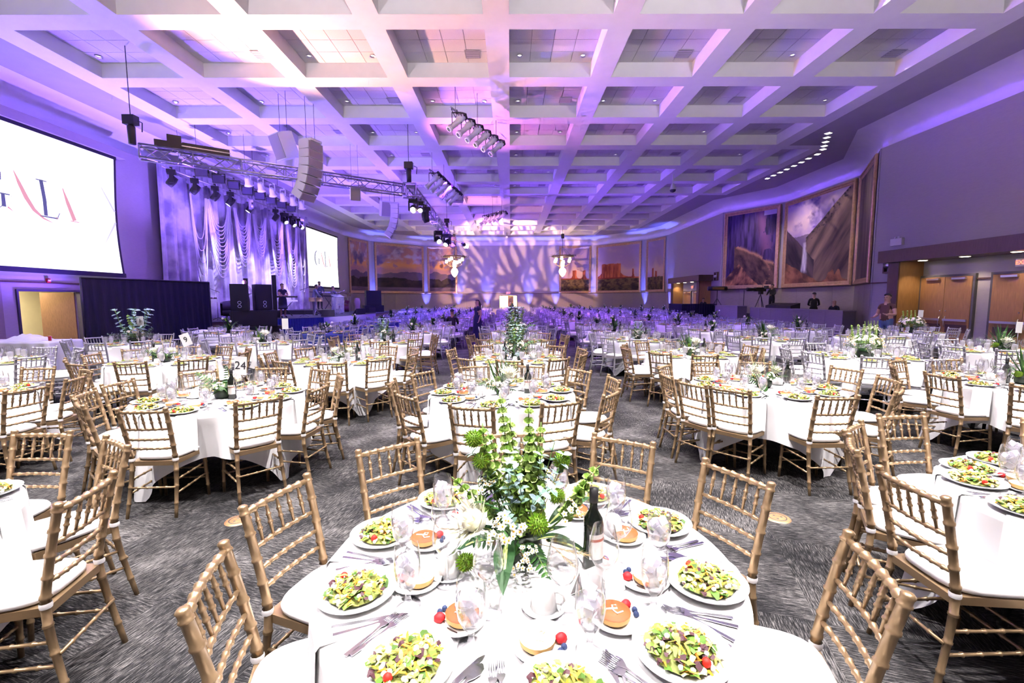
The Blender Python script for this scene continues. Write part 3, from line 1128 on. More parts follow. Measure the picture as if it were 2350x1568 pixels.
# ------------------------------------------------------------------ projection screens with the event title
M_SCREEN = mat('screen_white', (0.5, 0.5, 0.5), 0.8, emit=(1, 0.99, 0.985), estr=0.85)
M_SLATE = mat('title_slate', (0.02, 0.02, 0.04), 0.9, emit=lin('#5d5f86'), estr=0.5)
M_ROSE = mat('title_rose', (0.05, 0.02, 0.02), 0.9, emit=lin('#f2a9b4'), estr=0.52)
M_FAINT = mat('title_faint', (0.05, 0.05, 0.05), 0.9, emit=lin('#d9d4f2'), estr=0.56)
M_SCRF = mat('screen_black_border', (0.01, 0.01, 0.025), 0.6)


def stroke(mb, pts, ws, m=0, y=-0.012):
    """flat brush stroke in local x,z"""
    L, R = [], []
    for k, p in enumerate(pts):
        a = pts[max(0, k - 1)]
        b = pts[min(len(pts) - 1, k + 1)]
        d = Vector((b[0] - a[0], b[1] - a[1])).normalized()
        n = Vector((-d.y, d.x)) * ws[k] / 2
        L.append((p[0] + n.x, y, p[1] + n.y))
        R.append((p[0] - n.x, y, p[1] - n.y))
    vs = L + R
    n_ = len(pts)
    mb.add(vs, [(k, n_ + k, n_ + k + 1, k + 1) for k in range(n_ - 1)], m, False)


def arc(cx, cz, rx, rz, a0, a1, n=16):
    return [(cx + rx * math.cos(math.radians(a0 + (a1 - a0) * k / n)), cz + rz * math.sin(math.radians(a0 + (a1 - a0) * k / n))) for k in range(n + 1)]


def screen(y_near, y_far, label, lab2):
    """screen on the left wall; local x runs from near (left in the picture) to far"""
    W = y_far - y_near
    z0, z1 = 2.80, 7.08
    t = thing('projection_screen', label, 'projection screen', (-15.02, y_near, 0), math.pi / 2)
    n = 40
    vs, fs = [], []
    for k in range(n + 1):                                # fabric, side tabs pull in slightly towards the middle
        zz = z0 + (z1 - z0) * k / n
        s = 0.16 * math.sin(math.pi * k / n) ** 1.0 * (1 - k / n * 0.4)
        vs += [(s, 0, zz), (W - s, 0, zz)]
    fs = [(2 * k, 2 * k + 1, 2 * k + 3, 2 * k + 2) for k in range(n)]
    fab = MB().add(vs, fs, 0, False).build('fabric', M_SCREEN, t)
    bd = MB()
    for side in (0, 1):
        v2 = []
        for k in range(n + 1):
            zz = z0 + (z1 - z0) * k / n
            s = 0.16 * math.sin(math.pi * k / n) * (1 - k / n * 0.4)
            xa, xb = (s - 0.10, s) if side == 0 else (W - s, W - s + 0.10)
            v2 += [(xa, 0.004, zz), (xb, 0.004, zz)]
        bd.add(v2, fs, 0, False)
    bd.box(-0.12, W + 0.12, -0.03, 0.03, z0 - 0.16, z0)
    bd.box(-0.12, W + 0.12, -0.004, 0.008, z1, z1 + 0.12)
    bd.build('black_border', M_SCRF, t)
    MB().box(-0.35, W + 0.45, -0.10, 0.16, z1 + 0.12, z1 + 0.42).build('housing', M_WALL, t)
    # title, about three metres wide
    L = W - 4.75
    zb, zt = 4.45, 5.50
    a = MB()
    stroke(a, arc(L + 0.42, 4.97, 0.42, 0.55, 40, 320, 24), [0.02 + 0.13 * max(0, -math.cos(math.radians(40 + 280 * k / 24))) for k in range(25)])
    stroke(a, [(L + 0.74, 5.32), (L + 0.74, 5.55)], [0.02, 0.05])
    stroke(a, [(L + 0.52, 4.93), (L + 0.95, 4.93)], [0.035, 0.035])
    stroke(a, [(L + 0.76, 4.93), (L + 0.76, 4.55)], [0.10, 0.12])
    stroke(a, [(L + 1.92, 5.62), (L + 1.98, 5.0), (L + 1.98, 4.50)], [0.12, 0.12, 0.12])
    stroke(a, [(L + 1.76, 5.60), (L + 2.10, 5.60)], [0.03, 0.03])
    stroke(a, [(L + 1.80, 4.47), (L + 2.35, 4.47), (L + 2.44, 4.66)], [0.035, 0.045, 0.02])
    a.build('title_letters_slate', M_SLATE, t)
    a = MB()
    pts = [(L + 1.12, 5.70), (L + 1.25, 5.35), (L + 1.42, 4.95), (L + 1.62, 4.62), (L + 1.90, 4.40), (L + 2.2, 4.30)]
    stroke(a, pts, [0.02, 0.11, 0.14, 0.12, 0.06, 0.01])
    stroke(a, [(L + 2.62, 5.52), (L + 2.76, 5.05), (L + 2.95, 4.50)], [0.03, 0.13, 0.15])
    stroke(a, [(L + 2.80, 4.47), (L + 3.12, 4.47)], [0.03, 0.03])
    stroke(a, [(L + 0.86, 4.56), (L + 1.02, 4.44)], [0.06, 0.005])
    stroke(a, [(L + 2.30, 4.50), (L + 2.42, 4.45)], [0.05, 0.005])
    a.build('title_letters_rose', M_ROSE, t)
    a = MB()
    stroke(a, [(L + 1.12, 5.66), (L + 0.95, 4.62)], [0.008, 0.012])
    stroke(a, [(L + 2.62, 5.5), (L + 2.42, 4.5)], [0.008, 0.012])
    stroke(a, [(L + 1.0, 4.9), (L + 1.3, 4.9)], [0.01, 0.01])
    stroke(a, [(W - 0.65, 5.9), (W - 0.15, 5.1)], [0.03, 0.09])
    stroke(a, [(W - 0.15, 4.7), (W - 0.65, 3.9)], [0.09, 0.02])
    a.build('title_hairlines', M_FAINT, t)
    return t


screen(10.15, 17.85, 'large bright projection screen on the left wall showing the title GALA', '')
screen(32.55, 40.2, 'smaller-looking far projection screen showing the title GALA past the curtain', '')
# ------------------------------------------------------------------ stage
M_STGTOP = mat('stage_black_top', (0.015, 0.014, 0.018), 0.6)
M_STGWOOD = mat('stage_wood_front', (0.10, 0.045, 0.03), 0.5, noise=((3, 3, 30), 0.15))
M_STGWHT = mat('stage_pale_front', (0.5, 0.46, 0.55), 0.6)
SZ = 0.86
SP = [(-15.15, 17.6), (-12.3, 18.4), (-11.1, 21.4), (-9.6, 23.4), (-8.7, 29.4), (-9.2, 36.0), (-15.15, 36.0)]
stage = thing('stage', 'black-topped thrust stage along the left wall carrying the band', 'stage')
MB().poly(SP, 0.0, SZ - 0.06).build('riser_body', M_STGWOOD, stage)
MB().poly(SP, SZ - 0.06, SZ).build('deck', M_STGTOP, stage)


def skirt(p0, p1, z0, z1, m, name, parent, amp=0.03, per=0.12):
    p0, p1 = Vector(p0), Vector(p1)
    L = (p1 - p0).length
    e = (p1 - p0) / L
    n = Vector((e.y, -e.x))
    N = int(L / (per / 6))
    vs, fs = [], []
    for k in range(N + 1):
        s = L * k / N
        d = amp * (0.5 + 0.5 * math.sin(2 * math.pi * s / per + math.sin(s * 3)))
        for z, kk in ((z1, 0.6), (z0, 1.0)):
            p = p0 + e * s + n * (0.01 + d * kk)
            vs.append((p.x, p.y, z))
    fs = [(2 * k, 2 * k + 1, 2 * k + 3, 2 * k + 2) for k in range(N)]
    return MB().add(vs, fs, 0, True).build(name, m, parent)


skirt((-11.1, 21.4), (-9.6, 23.4), 0.01, SZ - 0.01, M_NAVY, 'navy_skirt', stage)
skirt((-9.6, 23.4), (-8.7, 29.4), 0.01, SZ - 0.01, M_STGWHT, 'pale_fascia', stage, 0.004, 1.2)
skirt((-12.3, 18.4), (-11.1, 21.4), 0.01, SZ - 0.01, M_STGWOOD, 'wood_fascia', stage, 0.004, 1.2)

# satin backdrop curtain with swags of beads
M_SATIN = bpy.data.materials.new('silver_satin')
M_SATIN.use_nodes = True
nt = M_SATIN.node_tree
b = nt.nodes['Principled BSDF']
b.inputs['Roughness'].default_value = 0.45
b.inputs['Sheen Weight'].default_value = 0.3
tc = nt.nodes.new('ShaderNodeTexCoord')
nz = nt.nodes.new('ShaderNodeTexNoise')
nz.inputs['Scale'].default_value = 0.9
nz.inputs['Detail'].default_value = 4
rp = nt.nodes.new('ShaderNodeValToRGB')
rp.color_ramp.elements[0].position, rp.color_ramp.elements[0].color = 0.40, (0.26, 0.24, 0.34, 1)
rp.color_ramp.elements[1].position, rp.color_ramp.elements[1].color = 0.60, (0.66, 0.64, 0.72, 1)
nt.links.new(tc.outputs['Object'], nz.inputs['Vector'])
nt.links.new(nz.outputs['Fac'], rp.inputs[0])
nt.links.new(rp.outputs[0], b.inputs['Base Color'])
MATS['silver_satin'] = M_SATIN
curt = thing('stage_curtain', 'tall pleated silver satin backdrop curtain behind the stage', 'curtain', (-15.0, 19.7, 0))
for pi in range(8):                                       # eight drops
    y0, y1 = pi * 1.74, (pi + 1) * 1.74
    N, Mz = 44, 12
    vs, fs = [], []
    for a in range(N + 1):
        y = y0 + (y1 - y0) * a / N
        for c in range(Mz + 1):
            z = SZ + (7.6 - SZ) * c / Mz
            d = 0.13 * math.sin(y * 10.5 + 0.6 * math.sin(y * 2.3 + z * 0.25)) + 0.05 * math.sin(y * 23)
            d *= 0.45 + 0.55 * (1 - c / Mz)
            if pi == 0 and a < 6:
                y_ = y - 0.10 * (1 - c / Mz) * (1 - a / 6)
            else:
                y_ = y
            vs.append((0.16 + d, y_, z))
    for a in range(N):
        for c in range(Mz):
            k = a * (Mz + 1) + c
            fs.append((k, k + Mz + 1, k + Mz + 2, k + 1))
    MB().add(vs, fs, 0, True).build('drop', M_SATIN, curt)
MB().tube([(0.10, -0.2, 7.63), (0.10, 14.2, 7.63)], 0.03, 8).build('rod', M_METAL, curt)
# gathered valance over the front
vs, fs = [], []
N = 220
for a in range(N + 1):
    y = 0.2 + 13.4 * a / N
    for c in range(5):
        z = 7.62 - 0.75 * c / 4 * (0.8 + 0.2 * math.cos(y * 3.6))
        vs.append((0.45 + 0.10 * math.sin(y * 17 + c * 0.3) + 0.12 * c / 4, y, z))
for a in range(N):
    for c in range(4):
        k = a * 5 + c
        fs.append((k, k + 5, k + 6, k + 1))
MB().add(vs, fs, 0, True).build('valance', M_SATIN, curt)
M_BEAD = mat('pearl_beads', (0.85, 0.82, 0.92), 0.25)
strand_cache = {}
for k, (yc, hw, zt, zb, n) in enumerate(((2.1, 0.55, 5.2, 2.4, 5), (3.6, 0.95, 5.6, 2.9, 14), (5.6, 0.75, 5.9, 3.6, 13), (7.3, 0.7, 6.1, 4.3, 11), (9.2, 0.8, 5.6, 3.2, 13), (11.2, 0.75, 5.2, 2.6, 14), (12.6, 0.45, 4.6, 2.3, 4))):
    t = thing('bead_swag', 'looped white bead swag on the satin curtain, %s from the near edge' % ORD[k + 1], 'bead swag', (-14.55, 19.7 + yc, 0), 0, 'bead swags on the curtain')
    for q in range(n):
        zq = zb + (zt - zb) * q / n
        pts = []
        for s in range(13):
            u = -1 + 2 * s / 12
            pts.append((0.03 * math.sin(q), hw * u * (1 - 0.02 * q), zq + (6.6 - zq) * abs(u) ** 3.0))
        MB().tube(pts, 0.026, 4, cap=False).build('strand', M_BEAD, t)

# black masking drape in front of the stage end
dr = thing('masking_drape', 'black pipe-and-drape wall hiding the stage steps', 'drape', (0, 0, 0))
P0, P1 = Vector((-12.85, 13.75)), Vector((-11.75, 17.9))
e = (P1 - P0)
L = e.length
e /= L
n_ = Vector((e.y, -e.x))
for pi in range(4):
    N, Mz = 30, 8
    vs, fs = [], []
    for a in range(N + 1):
        s = L * (pi + a / N) / 4
        for c in range(Mz + 1):
            z = 0.02 + 2.42 * c / Mz
            d = 0.045 * math.sin(s * 26 + 0.5 * math.sin(s * 5)) * (1 - 0.75 * c / Mz) + 0.10 * (1 - c / Mz) ** 2
            p = P0 + e * s + n_ * d
            vs.append((p.x, p.y, z))
    for a in range(N):
        for c in range(Mz):
            k = a * (Mz + 1) + c
            fs.append((k, k + Mz + 1, k + Mz + 2, k + 1))
    MB().add(vs, fs, 0, True).build('drape_panel', M_BLKCLOTH, dr)
MB().tube([(P0.x, P0.y, 2.45), (P1.x, P1.y, 2.45)], 0.025, 8).build('top_pipe', M_BLACK, dr)
for p in (P0, P1):
    MB().tube([(p.x, p.y, 0), (p.x, p.y, 2.46)], 0.025, 8).build('upright', M_BLACK, dr)
    MB().box(p.x - 0.22, p.x + 0.22, p.y - 0.22, p.y + 0.22, 0, 0.012).build('base_plate', M_BLACK, dr)

# loudspeaker stack in front of the stage
M_CAB = mat('speaker_cabinet', (0.016, 0.014, 0.02), 0.6)
M_BADGE = mat('badge_white', (0.7, 0.7, 0.75), 0.5)


def cab(loc, rz, w, d, h, label, badge=False, taper=0.0, group=None, handles=True):
    t = thing('loudspeaker', label, 'loudspeaker', loc, rz, group)
    MB().poly([(-w / 2, -d / 2), (w / 2, -d / 2), (w / 2 - taper, d / 2), (-w / 2 + taper, d / 2)], 0, h).build('cabinet', M_CAB, t)
    MB().box(-w / 2 + 0.03, w / 2 - 0.03, -d / 2 - 0.015, -d / 2, 0.03, h - 0.03).build('grille', M_BLACK, t)
    if handles:
        for s in (-1, 1):
            MB().box(s * (w / 2 - taper / 2) - 0.012, s * (w / 2 - taper / 2) + 0.012, -0.07, 0.07, h * 0.55, h * 0.55 + 0.09).build('handle', M_DARKM, t)
    if badge:
        for s in (0.16, 0.30):
            m_ = MB()
            pts = [(math.cos(q * math.pi / 9) * 0.06, -d / 2 - 0.02, h * s + math.sin(q * math.pi / 9) * 0.055) for q in range(19)]
            m_.tube(pts, 0.011, 5, cap=False)
            m_.build('badge', M_BADGE, t)
    return t


cab((-10.62, 18.12, 0), 0.62, 0.95, 0.75, 0.70, 'black subwoofer, floor-level left box of the loudspeaker stack')
cab((-10.06, 18.92, 0), 0.62, 0.95, 0.75, 0.70, 'black subwoofer, floor-level right box of the loudspeaker stack')
cab((-10.42, 18.52, 0.705), 0.62, 1.6, 0.75, 0.64, 'wide black subwoofer in the middle of the loudspeaker stack')
cab((-10.70, 18.20, 1.35), 0.3, 0.64, 0.58, 1.04, 'black top loudspeaker, left one on the stack', True, 0.12)
cab((-10.24, 18.78, 1.35), 0.95, 0.64, 0.58, 1.04, 'black top loudspeaker, right one on the stack', True, 0.12)
cab((-9.95, 33.1, SZ), 0.5, 1.35, 0.8, 0.48, 'low black subwoofer at the far end of the stage')
cab((-9.95, 33.1, SZ + 0.485), 0.5, 1.05, 0.62, 1.05, 'tall black loudspeaker at the far end of the stage')
for k, (x, y, z, h, lb) in enumerate(((-12.0, 23.3, SZ, 2.15, 'thick black column loudspeaker standing on the stage'), (-13.6, 23.6, SZ, 2.0, 'thin black column loudspeaker behind the loudspeaker stack'))):
    t = thing('column_speaker', lb, 'loudspeaker', (x, y, z), 0.5)
    MB().box(-0.10, 0.10, -0.09, 0.09, 0.34, h).build('column', M_BLACK, t)
    MB().box(-0.20, 0.20, -0.22, 0.22, 0, 0.34).build('bass_box', M_CAB, t)

# flown line arrays and boxes
def line_array(x, y, ztop, rz, label, n=7, scale=1.0):
    t = thing('line_array', label, 'loudspeaker', (x, y, ztop), rz)
    ang = 0.0
    p = Vector((0, 0, 0))
    h = 0.27 * scale
    w = 0.35 * scale
    for k in range(n):
        d = Vector((0, math.sin(ang), -math.cos(ang)))
        f = Vector((0, -math.cos(ang), -math.sin(ang)))
        c = p + d * h / 2
        m_ = MB().obox(c, (w, 0, 0), f * 0.20 * scale, d * (h / 2 - 0.006))
        cb = m_.build('array_box', M_WHITEP, t)
        MB().obox(c + f * 0.205 * scale, (w * 0.9, 0, 0), f * 0.006, d * (h / 2 - 0.02)).build('grille', M_GREYP, cb)
        p = p + d * h
        ang += 0.035 + 0.028 * k
    MB().box(-0.25, 0.25, -0.25, 0.25, 0.01, 0.09).build('fly_frame', M_WHITEP, t)
    for s in (-0.2, 0.2):
        MB().tube([(s, 0, 0.08), (s, 0, hang_z(x, y) - ztop)], 0.008, 5).build('hanging_cable', M_DARKM, t)
    return t


line_array(-6.75, 16.0, 7.05, 1.25, 'large curved white line-array loudspeaker hanging near the truss')
line_array(-6.6, 26.6, 7.15, 1.75, 'far curved white line-array loudspeaker beyond the truss')


def flown_box(x, y, z, rz, label, tilt=0.5):
    t = thing('flown_speaker', label, 'loudspeaker', (x, y, z), rz)
    b_ = MB().box(-0.32, 0.32, -0.26, 0.26, -0.42, 0.42).build('cabinet', M_WHITEP, t)
    b_.rotation_euler = (tilt, 0.0, 0)
    g_ = MB().box(-0.29, 0.29, -0.275, -0.26, -0.39, 0.39).build('grille', M_GREYP, b_)
    for s in (-0.22, 0.22):
        MB().tube([(s, 0, 0.35), (s, 0, hang_z(x, y) - z)], 0.008, 5).build('hanging_cable', M_DARKM, t)
    return t


flown_box(-7.8, 16.3, 7.05, -0.6, 'white box loudspeaker hanging left of the large line array', 0.35)
flown_box(-7.2, 27.0, 7.0, 0.5, 'far white box loudspeaker hanging beside the far line array', 0.3)
flown_box(-5.7, 17.2, 5.65, 0.4, 'small grey box loudspeaker hung under the truss', 0.4).scale = (0.55, 0.55, 0.55)

# ------------------------------------------------------------------ truss
M_ALU = mat('truss_aluminium', (0.36, 0.35, 0.40), 0.4, 0.9)


def truss(p0, p1, label, w=0.36):
    p0, p1 = Vector(p0), Vector(p1)
    t = thing('lighting_truss', label, 'truss')
    d = (p1 - p0)
    L = d.length
    d /= L
    s = Vector((0, 0, 1)).cross(d).normalized()
    u = d.cross(s)
    cs = [(s * a + u * b) * w / 2 for a, b in ((-1, -1), (1, -1), (1, 1), (-1, 1))]
    for c in cs:
        MB().tube([p0 + c, p1 + c], 0.03, 8).build('chord', M_ALU, t)
    n = int(L / 0.42)
    web = MB()
    for k in range(n):
        a, b = p0 + d * (L * k / n), p0 + d * (L * (k + 1) / n)
        for q in range(4):
            c0, c1 = cs[q], cs[(q + 1) % 4]
            if k % 2:
                c0, c1 = c1, c0
            web.tube([a + c0, b + c1], 0.014, 5, cap=False)
            if k % 3 == 0:
                web.tube([a + c0, a + c1], 0.014, 5, cap=False)
    o = web.build('lattice', M_ALU, t)
    o['kind'] = 'stuff'
    for pp in (p0, p1):
        f = MB()
        for q in range(4):
            f.tube([pp + cs[q], pp + cs[(q + 1) % 4]], 0.022, 6)
        f.build('end_frame', M_ALU, t)
    return t


truss((-10.6, 13.5, 6.0), (-4.15, 18.2, 6.0), 'aluminium box truss running from the left screen to the truss corner')
truss((-3.9, 18.5, 6.0), (-4.15, 30.6, 6.0), 'aluminium box truss running away from the corner above the centre aisle')
t = thing('truss_corner_block', 'aluminium corner block joining the two trusses', 'truss', (-3.95, 18.3, 6.0), 0.3)
f = MB()
for a in (-0.24, 0.24):
    for b_ in (-0.24, 0.24):
        f.tube([(a, b_, -0.24), (a, b_, 0.24)], 0.026, 6)
        f.tube([(a, -0.24, b_), (a, 0.24, b_)], 0.026, 6)
        f.tube([(-0.24, a, b_), (0.24, a, b_)], 0.026, 6)
f.build('cube_frame', M_ALU, t)


def hoist(x, y, z, label, sc=1.0):
    t = thing('chain_hoist', label, 'chain hoist', (x, y, z))
    MB().box(-0.16 * sc, 0.16 * sc, -0.11 * sc, 0.11 * sc, 0.55 * sc, 0.80 * sc).build('motor', M_BLACK, t)
    MB().lathe([(0.0, 0.0), (0.09 * sc, 0.02), (0.10 * sc, 0.5 * sc), (0.05 * sc, 0.56 * sc)], 10).build('chain_bag', M_BLACK, t)
    MB().tube([(0.2 * sc, 0, 0.66 * sc), (0.32 * sc, 0, 0.6 * sc), (0.30 * sc, 0, 0.35 * sc)], 0.015, 5).build('control_cable', M_BLACK, t)
    MB().tube([(0, 0, 0.78 * sc), (0, 0, hang_z(x, y) - z)], 0.012, 5).build('chain', M_DARKM, t)
    return t


hoist(-10.7, 13.4, 6.15, 'black chain hoist holding the left end of the truss')
hoist(-3.95, 18.3, 6.28, 'black chain hoist above the truss corner')
hoist(-4.15, 30.4, 6.2, 'black chain hoist at the far end of the truss')
t = thing('cable_case', 'black cable case lying on top of the truss near the left screen', 'case', (-9.3, 14.45, 6.19), 0.63)
MB().box(-0.6, 0.6, -0.17, 0.17, 0.0, 0.22).build('body', M_BLACK, t)
MB().box(-0.62, 0.62, -0.18, 0.18, 0.10, 0.13).build('edge_trim', M_METAL, t)
t = thing('dimmer_case', 'black lighting control box on the truss beside the cable case', 'case', (-10.0, 13.95, 6.19), 0.63)
MB().poly([(-0.4, -0.17), (0.4, -0.17), (0.3, 0.17), (-0.3, 0.17)], 0, 0.2).build('body', M_BLACK, t)
MB().box(-0.1, 0.25, -0.08, 0.08, 0.2, 0.42).build('connector_block', M_BLACK, t)

# moving-head fixtures and par cans -------------------------------------------------
M_BULB = mat('lit_lens', (1, 1, 1), 0.3, emit=(0.95, 0.93, 1.0), estr=14)
M_BULBW = mat('lit_lens_warm', (1, 1, 1), 0.3, emit=(1, 0.78, 0.42), estr=40)
M_DARKL = mat('unlit_lens', (0.05, 0.05, 0.09), 0.1)


def clamp(parent, dy=0.0, up=0.10, m=None):
    MB().box(-0.03, 0.03, -0.045 + dy, 0.045 + dy, -0.03, up).build('clamp', m or M_BLACK, parent)


def moving_head(loc, aim, label, lit=False, sc=1.0, lens=None, group='moving-head stage lights'):
    """hangs from loc, head aims along aim"""
    t = thing('moving_head_light', label, 'stage light', loc, math.atan2(aim[1], aim[0]) - math.pi / 2, group)
    MB().box(-0.17 * sc, 0.17 * sc, -0.14 * sc, 0.14 * sc, -0.13 * sc, 0).build('base', M_BLACK, t)
    y_ = MB()
    for s in (-1, 1):
        y_.box(s * 0.17 * sc - 0.025 * sc, s * 0.17 * sc + 0.025 * sc, -0.06 * sc, 0.06 * sc, -0.48 * sc, -0.11 * sc)
    y_.box(-0.19 * sc, 0.19 * sc, -0.06 * sc, 0.06 * sc, -0.17 * sc, -0.11 * sc)
    y_.build('yoke', M_BLACK, t)
    h = MB().lathe([(0.0, -0.20 * sc), (0.11 * sc, -0.19 * sc), (0.14 * sc, -0.05 * sc), (0.13 * sc, 0.14 * sc), (0.105 * sc, 0.19 * sc)], 14).build('head', M_BLACK, t, (0, 0, -0.40 * sc))
    a = Vector(aim).normalized()
    loc_a = Vector((0, math.hypot(a.x, a.y), a.z))
    h.rotation_mode = 'QUATERNION'
    h.rotation_quaternion = Vector((0, 0, 1)).rotation_difference(loc_a)
    MB().lathe([(0.0, 0.185 * sc), (0.108 * sc, 0.18 * sc)], 14).build('lens', lens or (M_BULB if lit else M_DARKL), h)
    clamp(t, 0, 0.12)
    return t


def light_bar(p0, p1, label, r=0.03):
    t = thing('lighting_bar', label, 'lighting bar')
    MB().tube([p0, p1], r, 8).build('pipe', M_ALU, t)
    p0, p1 = Vector(p0), Vector(p1)
    for q in (0.08, 0.5, 0.92):
        c = p0.lerp(p1, q)
        MB().tube([c, (c.x, c.y, hang_z(c.x, c.y))], 0.008, 5).build('hanging_cable', M_DARKM, t)
    return t


light_bar((-13.05, 17.6, 6.78), (-13.05, 29.6, 6.78), 'lighting pipe with moving heads in front of the satin curtain')
for k, y in enumerate((18.1, 19.4, 20.7, 21.8, 23.4, 25.9, 26.9, 27.9, 28.9)):
    moving_head((-13.05, y, 6.75), (0.75, -0.35 + 0.1 * (k % 3), -0.75) if k > 5 else (-0.5, -0.3, -0.8), 'black moving-head light on the curtain pipe, %s from the near end' % ORD[k + 1], k in (3, 4, 6, 7, 8), 1.05)
light_bar((-12.2, 17.6, 7.05), (-12.2, 27.0, 7.05), 'lighting pipe carrying dark square wash lights')
for k in range(8):
    y = 18.6 + k * 1.05
    t = thing('square_wash_light', 'dark square wash light on the curtain pipe, %s from the near end' % ORD[k + 1], 'stage light', (-12.2, y, 7.03), 0.35, 'square wash lights')
    hd = MB().box(-0.22, 0.22, -0.09, 0.09, -0.40, -0.08).build('housing', M_BLACK, t)
    MB().box(-0.20, 0.20, -0.10, -0.09, -0.38, -0.10).build('lens_panel', mat('lavender_lens', (0.10, 0.08, 0.16), 0.3), hd)
    yk = MB()
    for s in (-1, 1):
        yk.box(s * 0.235 - 0.012, s * 0.235 + 0.012, -0.02, 0.02, -0.26, 0.0)
    yk.box(-0.245, 0.245, -0.02, 0.02, -0.03, 0.0)
    yk.build('yoke', M_BLACK, t)
    clamp(t)
light_bar((-11.4, 19.7, 7.30), (-11.4, 26.2, 7.30), 'white lighting pipe with white par cans near the ceiling')
M_WHPAR = mat('white_par_can', (0.93, 0.92, 0.95), 0.4)  # white raised to stand in for light falling on the cans
for k in range(6):
    y = 20.4 + k * 1.02
    t = thing('par_can', 'white par can on the ceiling pipe, %s from the near end' % ORD[k + 1], 'stage light', (-11.4, y, 7.28), -0.4, 'white par cans')
    h = MB().lathe([(0.0, 0.20), (0.09, 0.19), (0.13, 0.08), (0.15, -0.12), (0.20, -0.22), (0.185, -0.22), (0.13, -0.12)], 14).build('can', M_WHPAR, t, (0, 0, -0.34))
    h.rotation_euler = (0.5, 0.35, 0)
    yk = MB()
    for s in (-1, 1):
        yk.box(s * 0.17 - 0.01, s * 0.17 + 0.01, -0.02, 0.02, -0.34, 0.0)
    yk.box(-0.18, 0.18, -0.02, 0.02, -0.02, 0.01)
    yk.build('yoke', M_WHPAR, t)
    clamp(t, 0, 0.08, M_WHPAR)
# heads hung on the far truss, one of them blazing at the corner
moving_head((-3.9, 18.75, 5.80), (0.1, -0.9, -0.45), 'blazing warm stage light under the truss corner', True, 1.0, M_BULBW)
moving_head((-3.74, 19.4, 5.80), (0.15, -0.9, -0.4), 'second warm-lit stage light beside the truss corner', True, 0.8, M_BULBW)
moving_head((-3.75, 20.6, 5.80), (0.3, 0.2, -0.95), 'dark stage light pointing down behind the blazing one', False, 1.1)
moving_head((-4.3, 27.6, 5.80), (0.35, -0.75, -0.5), 'black moving-head light near the far truss end, lit lens', True, 1.3)
moving_head((-3.95, 28.9, 5.80), (-0.3, -0.7, -0.6), 'black moving-head light under the far truss end', True, 1.3)
moving_head((-3.8, 30.2, 5.80), (0.4, -0.7, -0.4), 'outermost black moving-head light of the far truss', False, 1.3)


def ellipsoidals(p0, p1, n, aim, label, lab1, sc=1.0):
    p0, p1 = Vector(p0), Vector(p1)
    light_bar(p0, p1, label, 0.035)
    d = (p1 - p0).normalized()
    cb = MB()
    for k in range(9):
        a = p0.lerp(p1, k / 9) + Vector((0, 0, -0.02))
        c = p0.lerp(p1, (k + 1) / 9) + Vector((0, 0, -0.02))
        cb.tube([a, (a + c) / 2 + Vector((0.05, 0, -0.22)), c], 0.012, 5, cap=False)
    tag(cb.build('power_cable', M_BLACK), 'looping black power cable under the ' + label, 'cable')
    a = Vector(aim).normalized()
    for k in range(n):
        c = p0.lerp(p1, (k + 0.6) / n)
        t = thing('ellipsoidal_light', lab1 + ', %s along the bar' % ORD[k + 1], 'stage light', tuple(c - Vector((0, 0, 0.04))), 0, 'white ellipsoidal stage lights')
        h = MB().lathe([(0.0, -0.34 * sc), (0.10 * sc, -0.33 * sc), (0.13 * sc, -0.12 * sc), (0.085 * sc, -0.02 * sc), (0.085 * sc, 0.30 * sc), (0.105 * sc, 0.31 * sc), (0.105 * sc, 0.40 * sc), (0.07 * sc, 0.40 * sc)], 12).build('barrel', M_WHITEP, t, (0, 0, -0.30 * sc))
        h.rotation_mode = 'QUATERNION'
        h.rotation_quaternion = Vector((0, 0, 1)).rotation_difference(a)
        MB().box(-0.09 * sc, 0.09 * sc, -0.09 * sc, 0.09 * sc, -0.42 * sc, -0.30 * sc).build('lamp_cap', M_BLACK, h)
        yk = MB()
        for s in (-1, 1):
            yk.obox((s * 0.15 * sc, 0, -0.16 * sc), (0.01, 0, 0), (0, 0.02, 0), (0, 0, 0.17 * sc))
        yk.box(-0.16 * sc, 0.16 * sc, -0.02, 0.02, -0.01, 0.02)
        yk.build('yoke', M_BLACK, t)
        clamp(t, 0, 0.08)


ellipsoidals((-1.85, 14.9, 7.75), (-0.4, 17.9, 7.75), 6, (-0.65, -0.45, -0.75), 'white bar of ellipsoidal lights in the ceiling centre', 'white ellipsoidal light on the centre ceiling bar', 1.0)
ellipsoidals((-3.6, 21.0, 7.55), (-2.95, 25.5, 7.55), 6, (-0.75, 0.2, -0.65), 'white bar of ellipsoidal lights left of the ceiling centre', 'white ellipsoidal light on the bar left of centre', 1.15)
ellipsoidals((-2.0, 33.4, 7.7), (-0.45, 31.3, 7.7), 5, (-0.75, 0.2, -0.55), 'far white bar of ellipsoidal lights', 'white ellipsoidal light on the far ceiling bar', 1.1)
t = thing('ceiling_projector', 'projector hanging on a pole behind the lights left of centre', 'projector', (-3.05, 27.0, 7.55), 0.2)
MB().box(-0.33, 0.33, -0.28, 0.28, -0.18, 0.18).build('body', M_GREYP, t)
MB().box(-0.22, 0.22, -0.29, -0.28, -0.12, 0.10).build('front_panel', M_WHITEP, t)
MB().tube([(0, 0, 0.18), (0, 0, hang_z(-3.05, 27.0) - 7.55)], 0.03, 8).build('pole', M_WHITEP, t)
t = thing('security_camera', 'small white dome camera on a stalk below the right ceiling bays', 'camera', (8.75, 25.1, ZC))
MB().tube([(0, 0, 0), (0, 0, -0.5)], 0.03, 8).build('stalk', M_WHITEP, t)
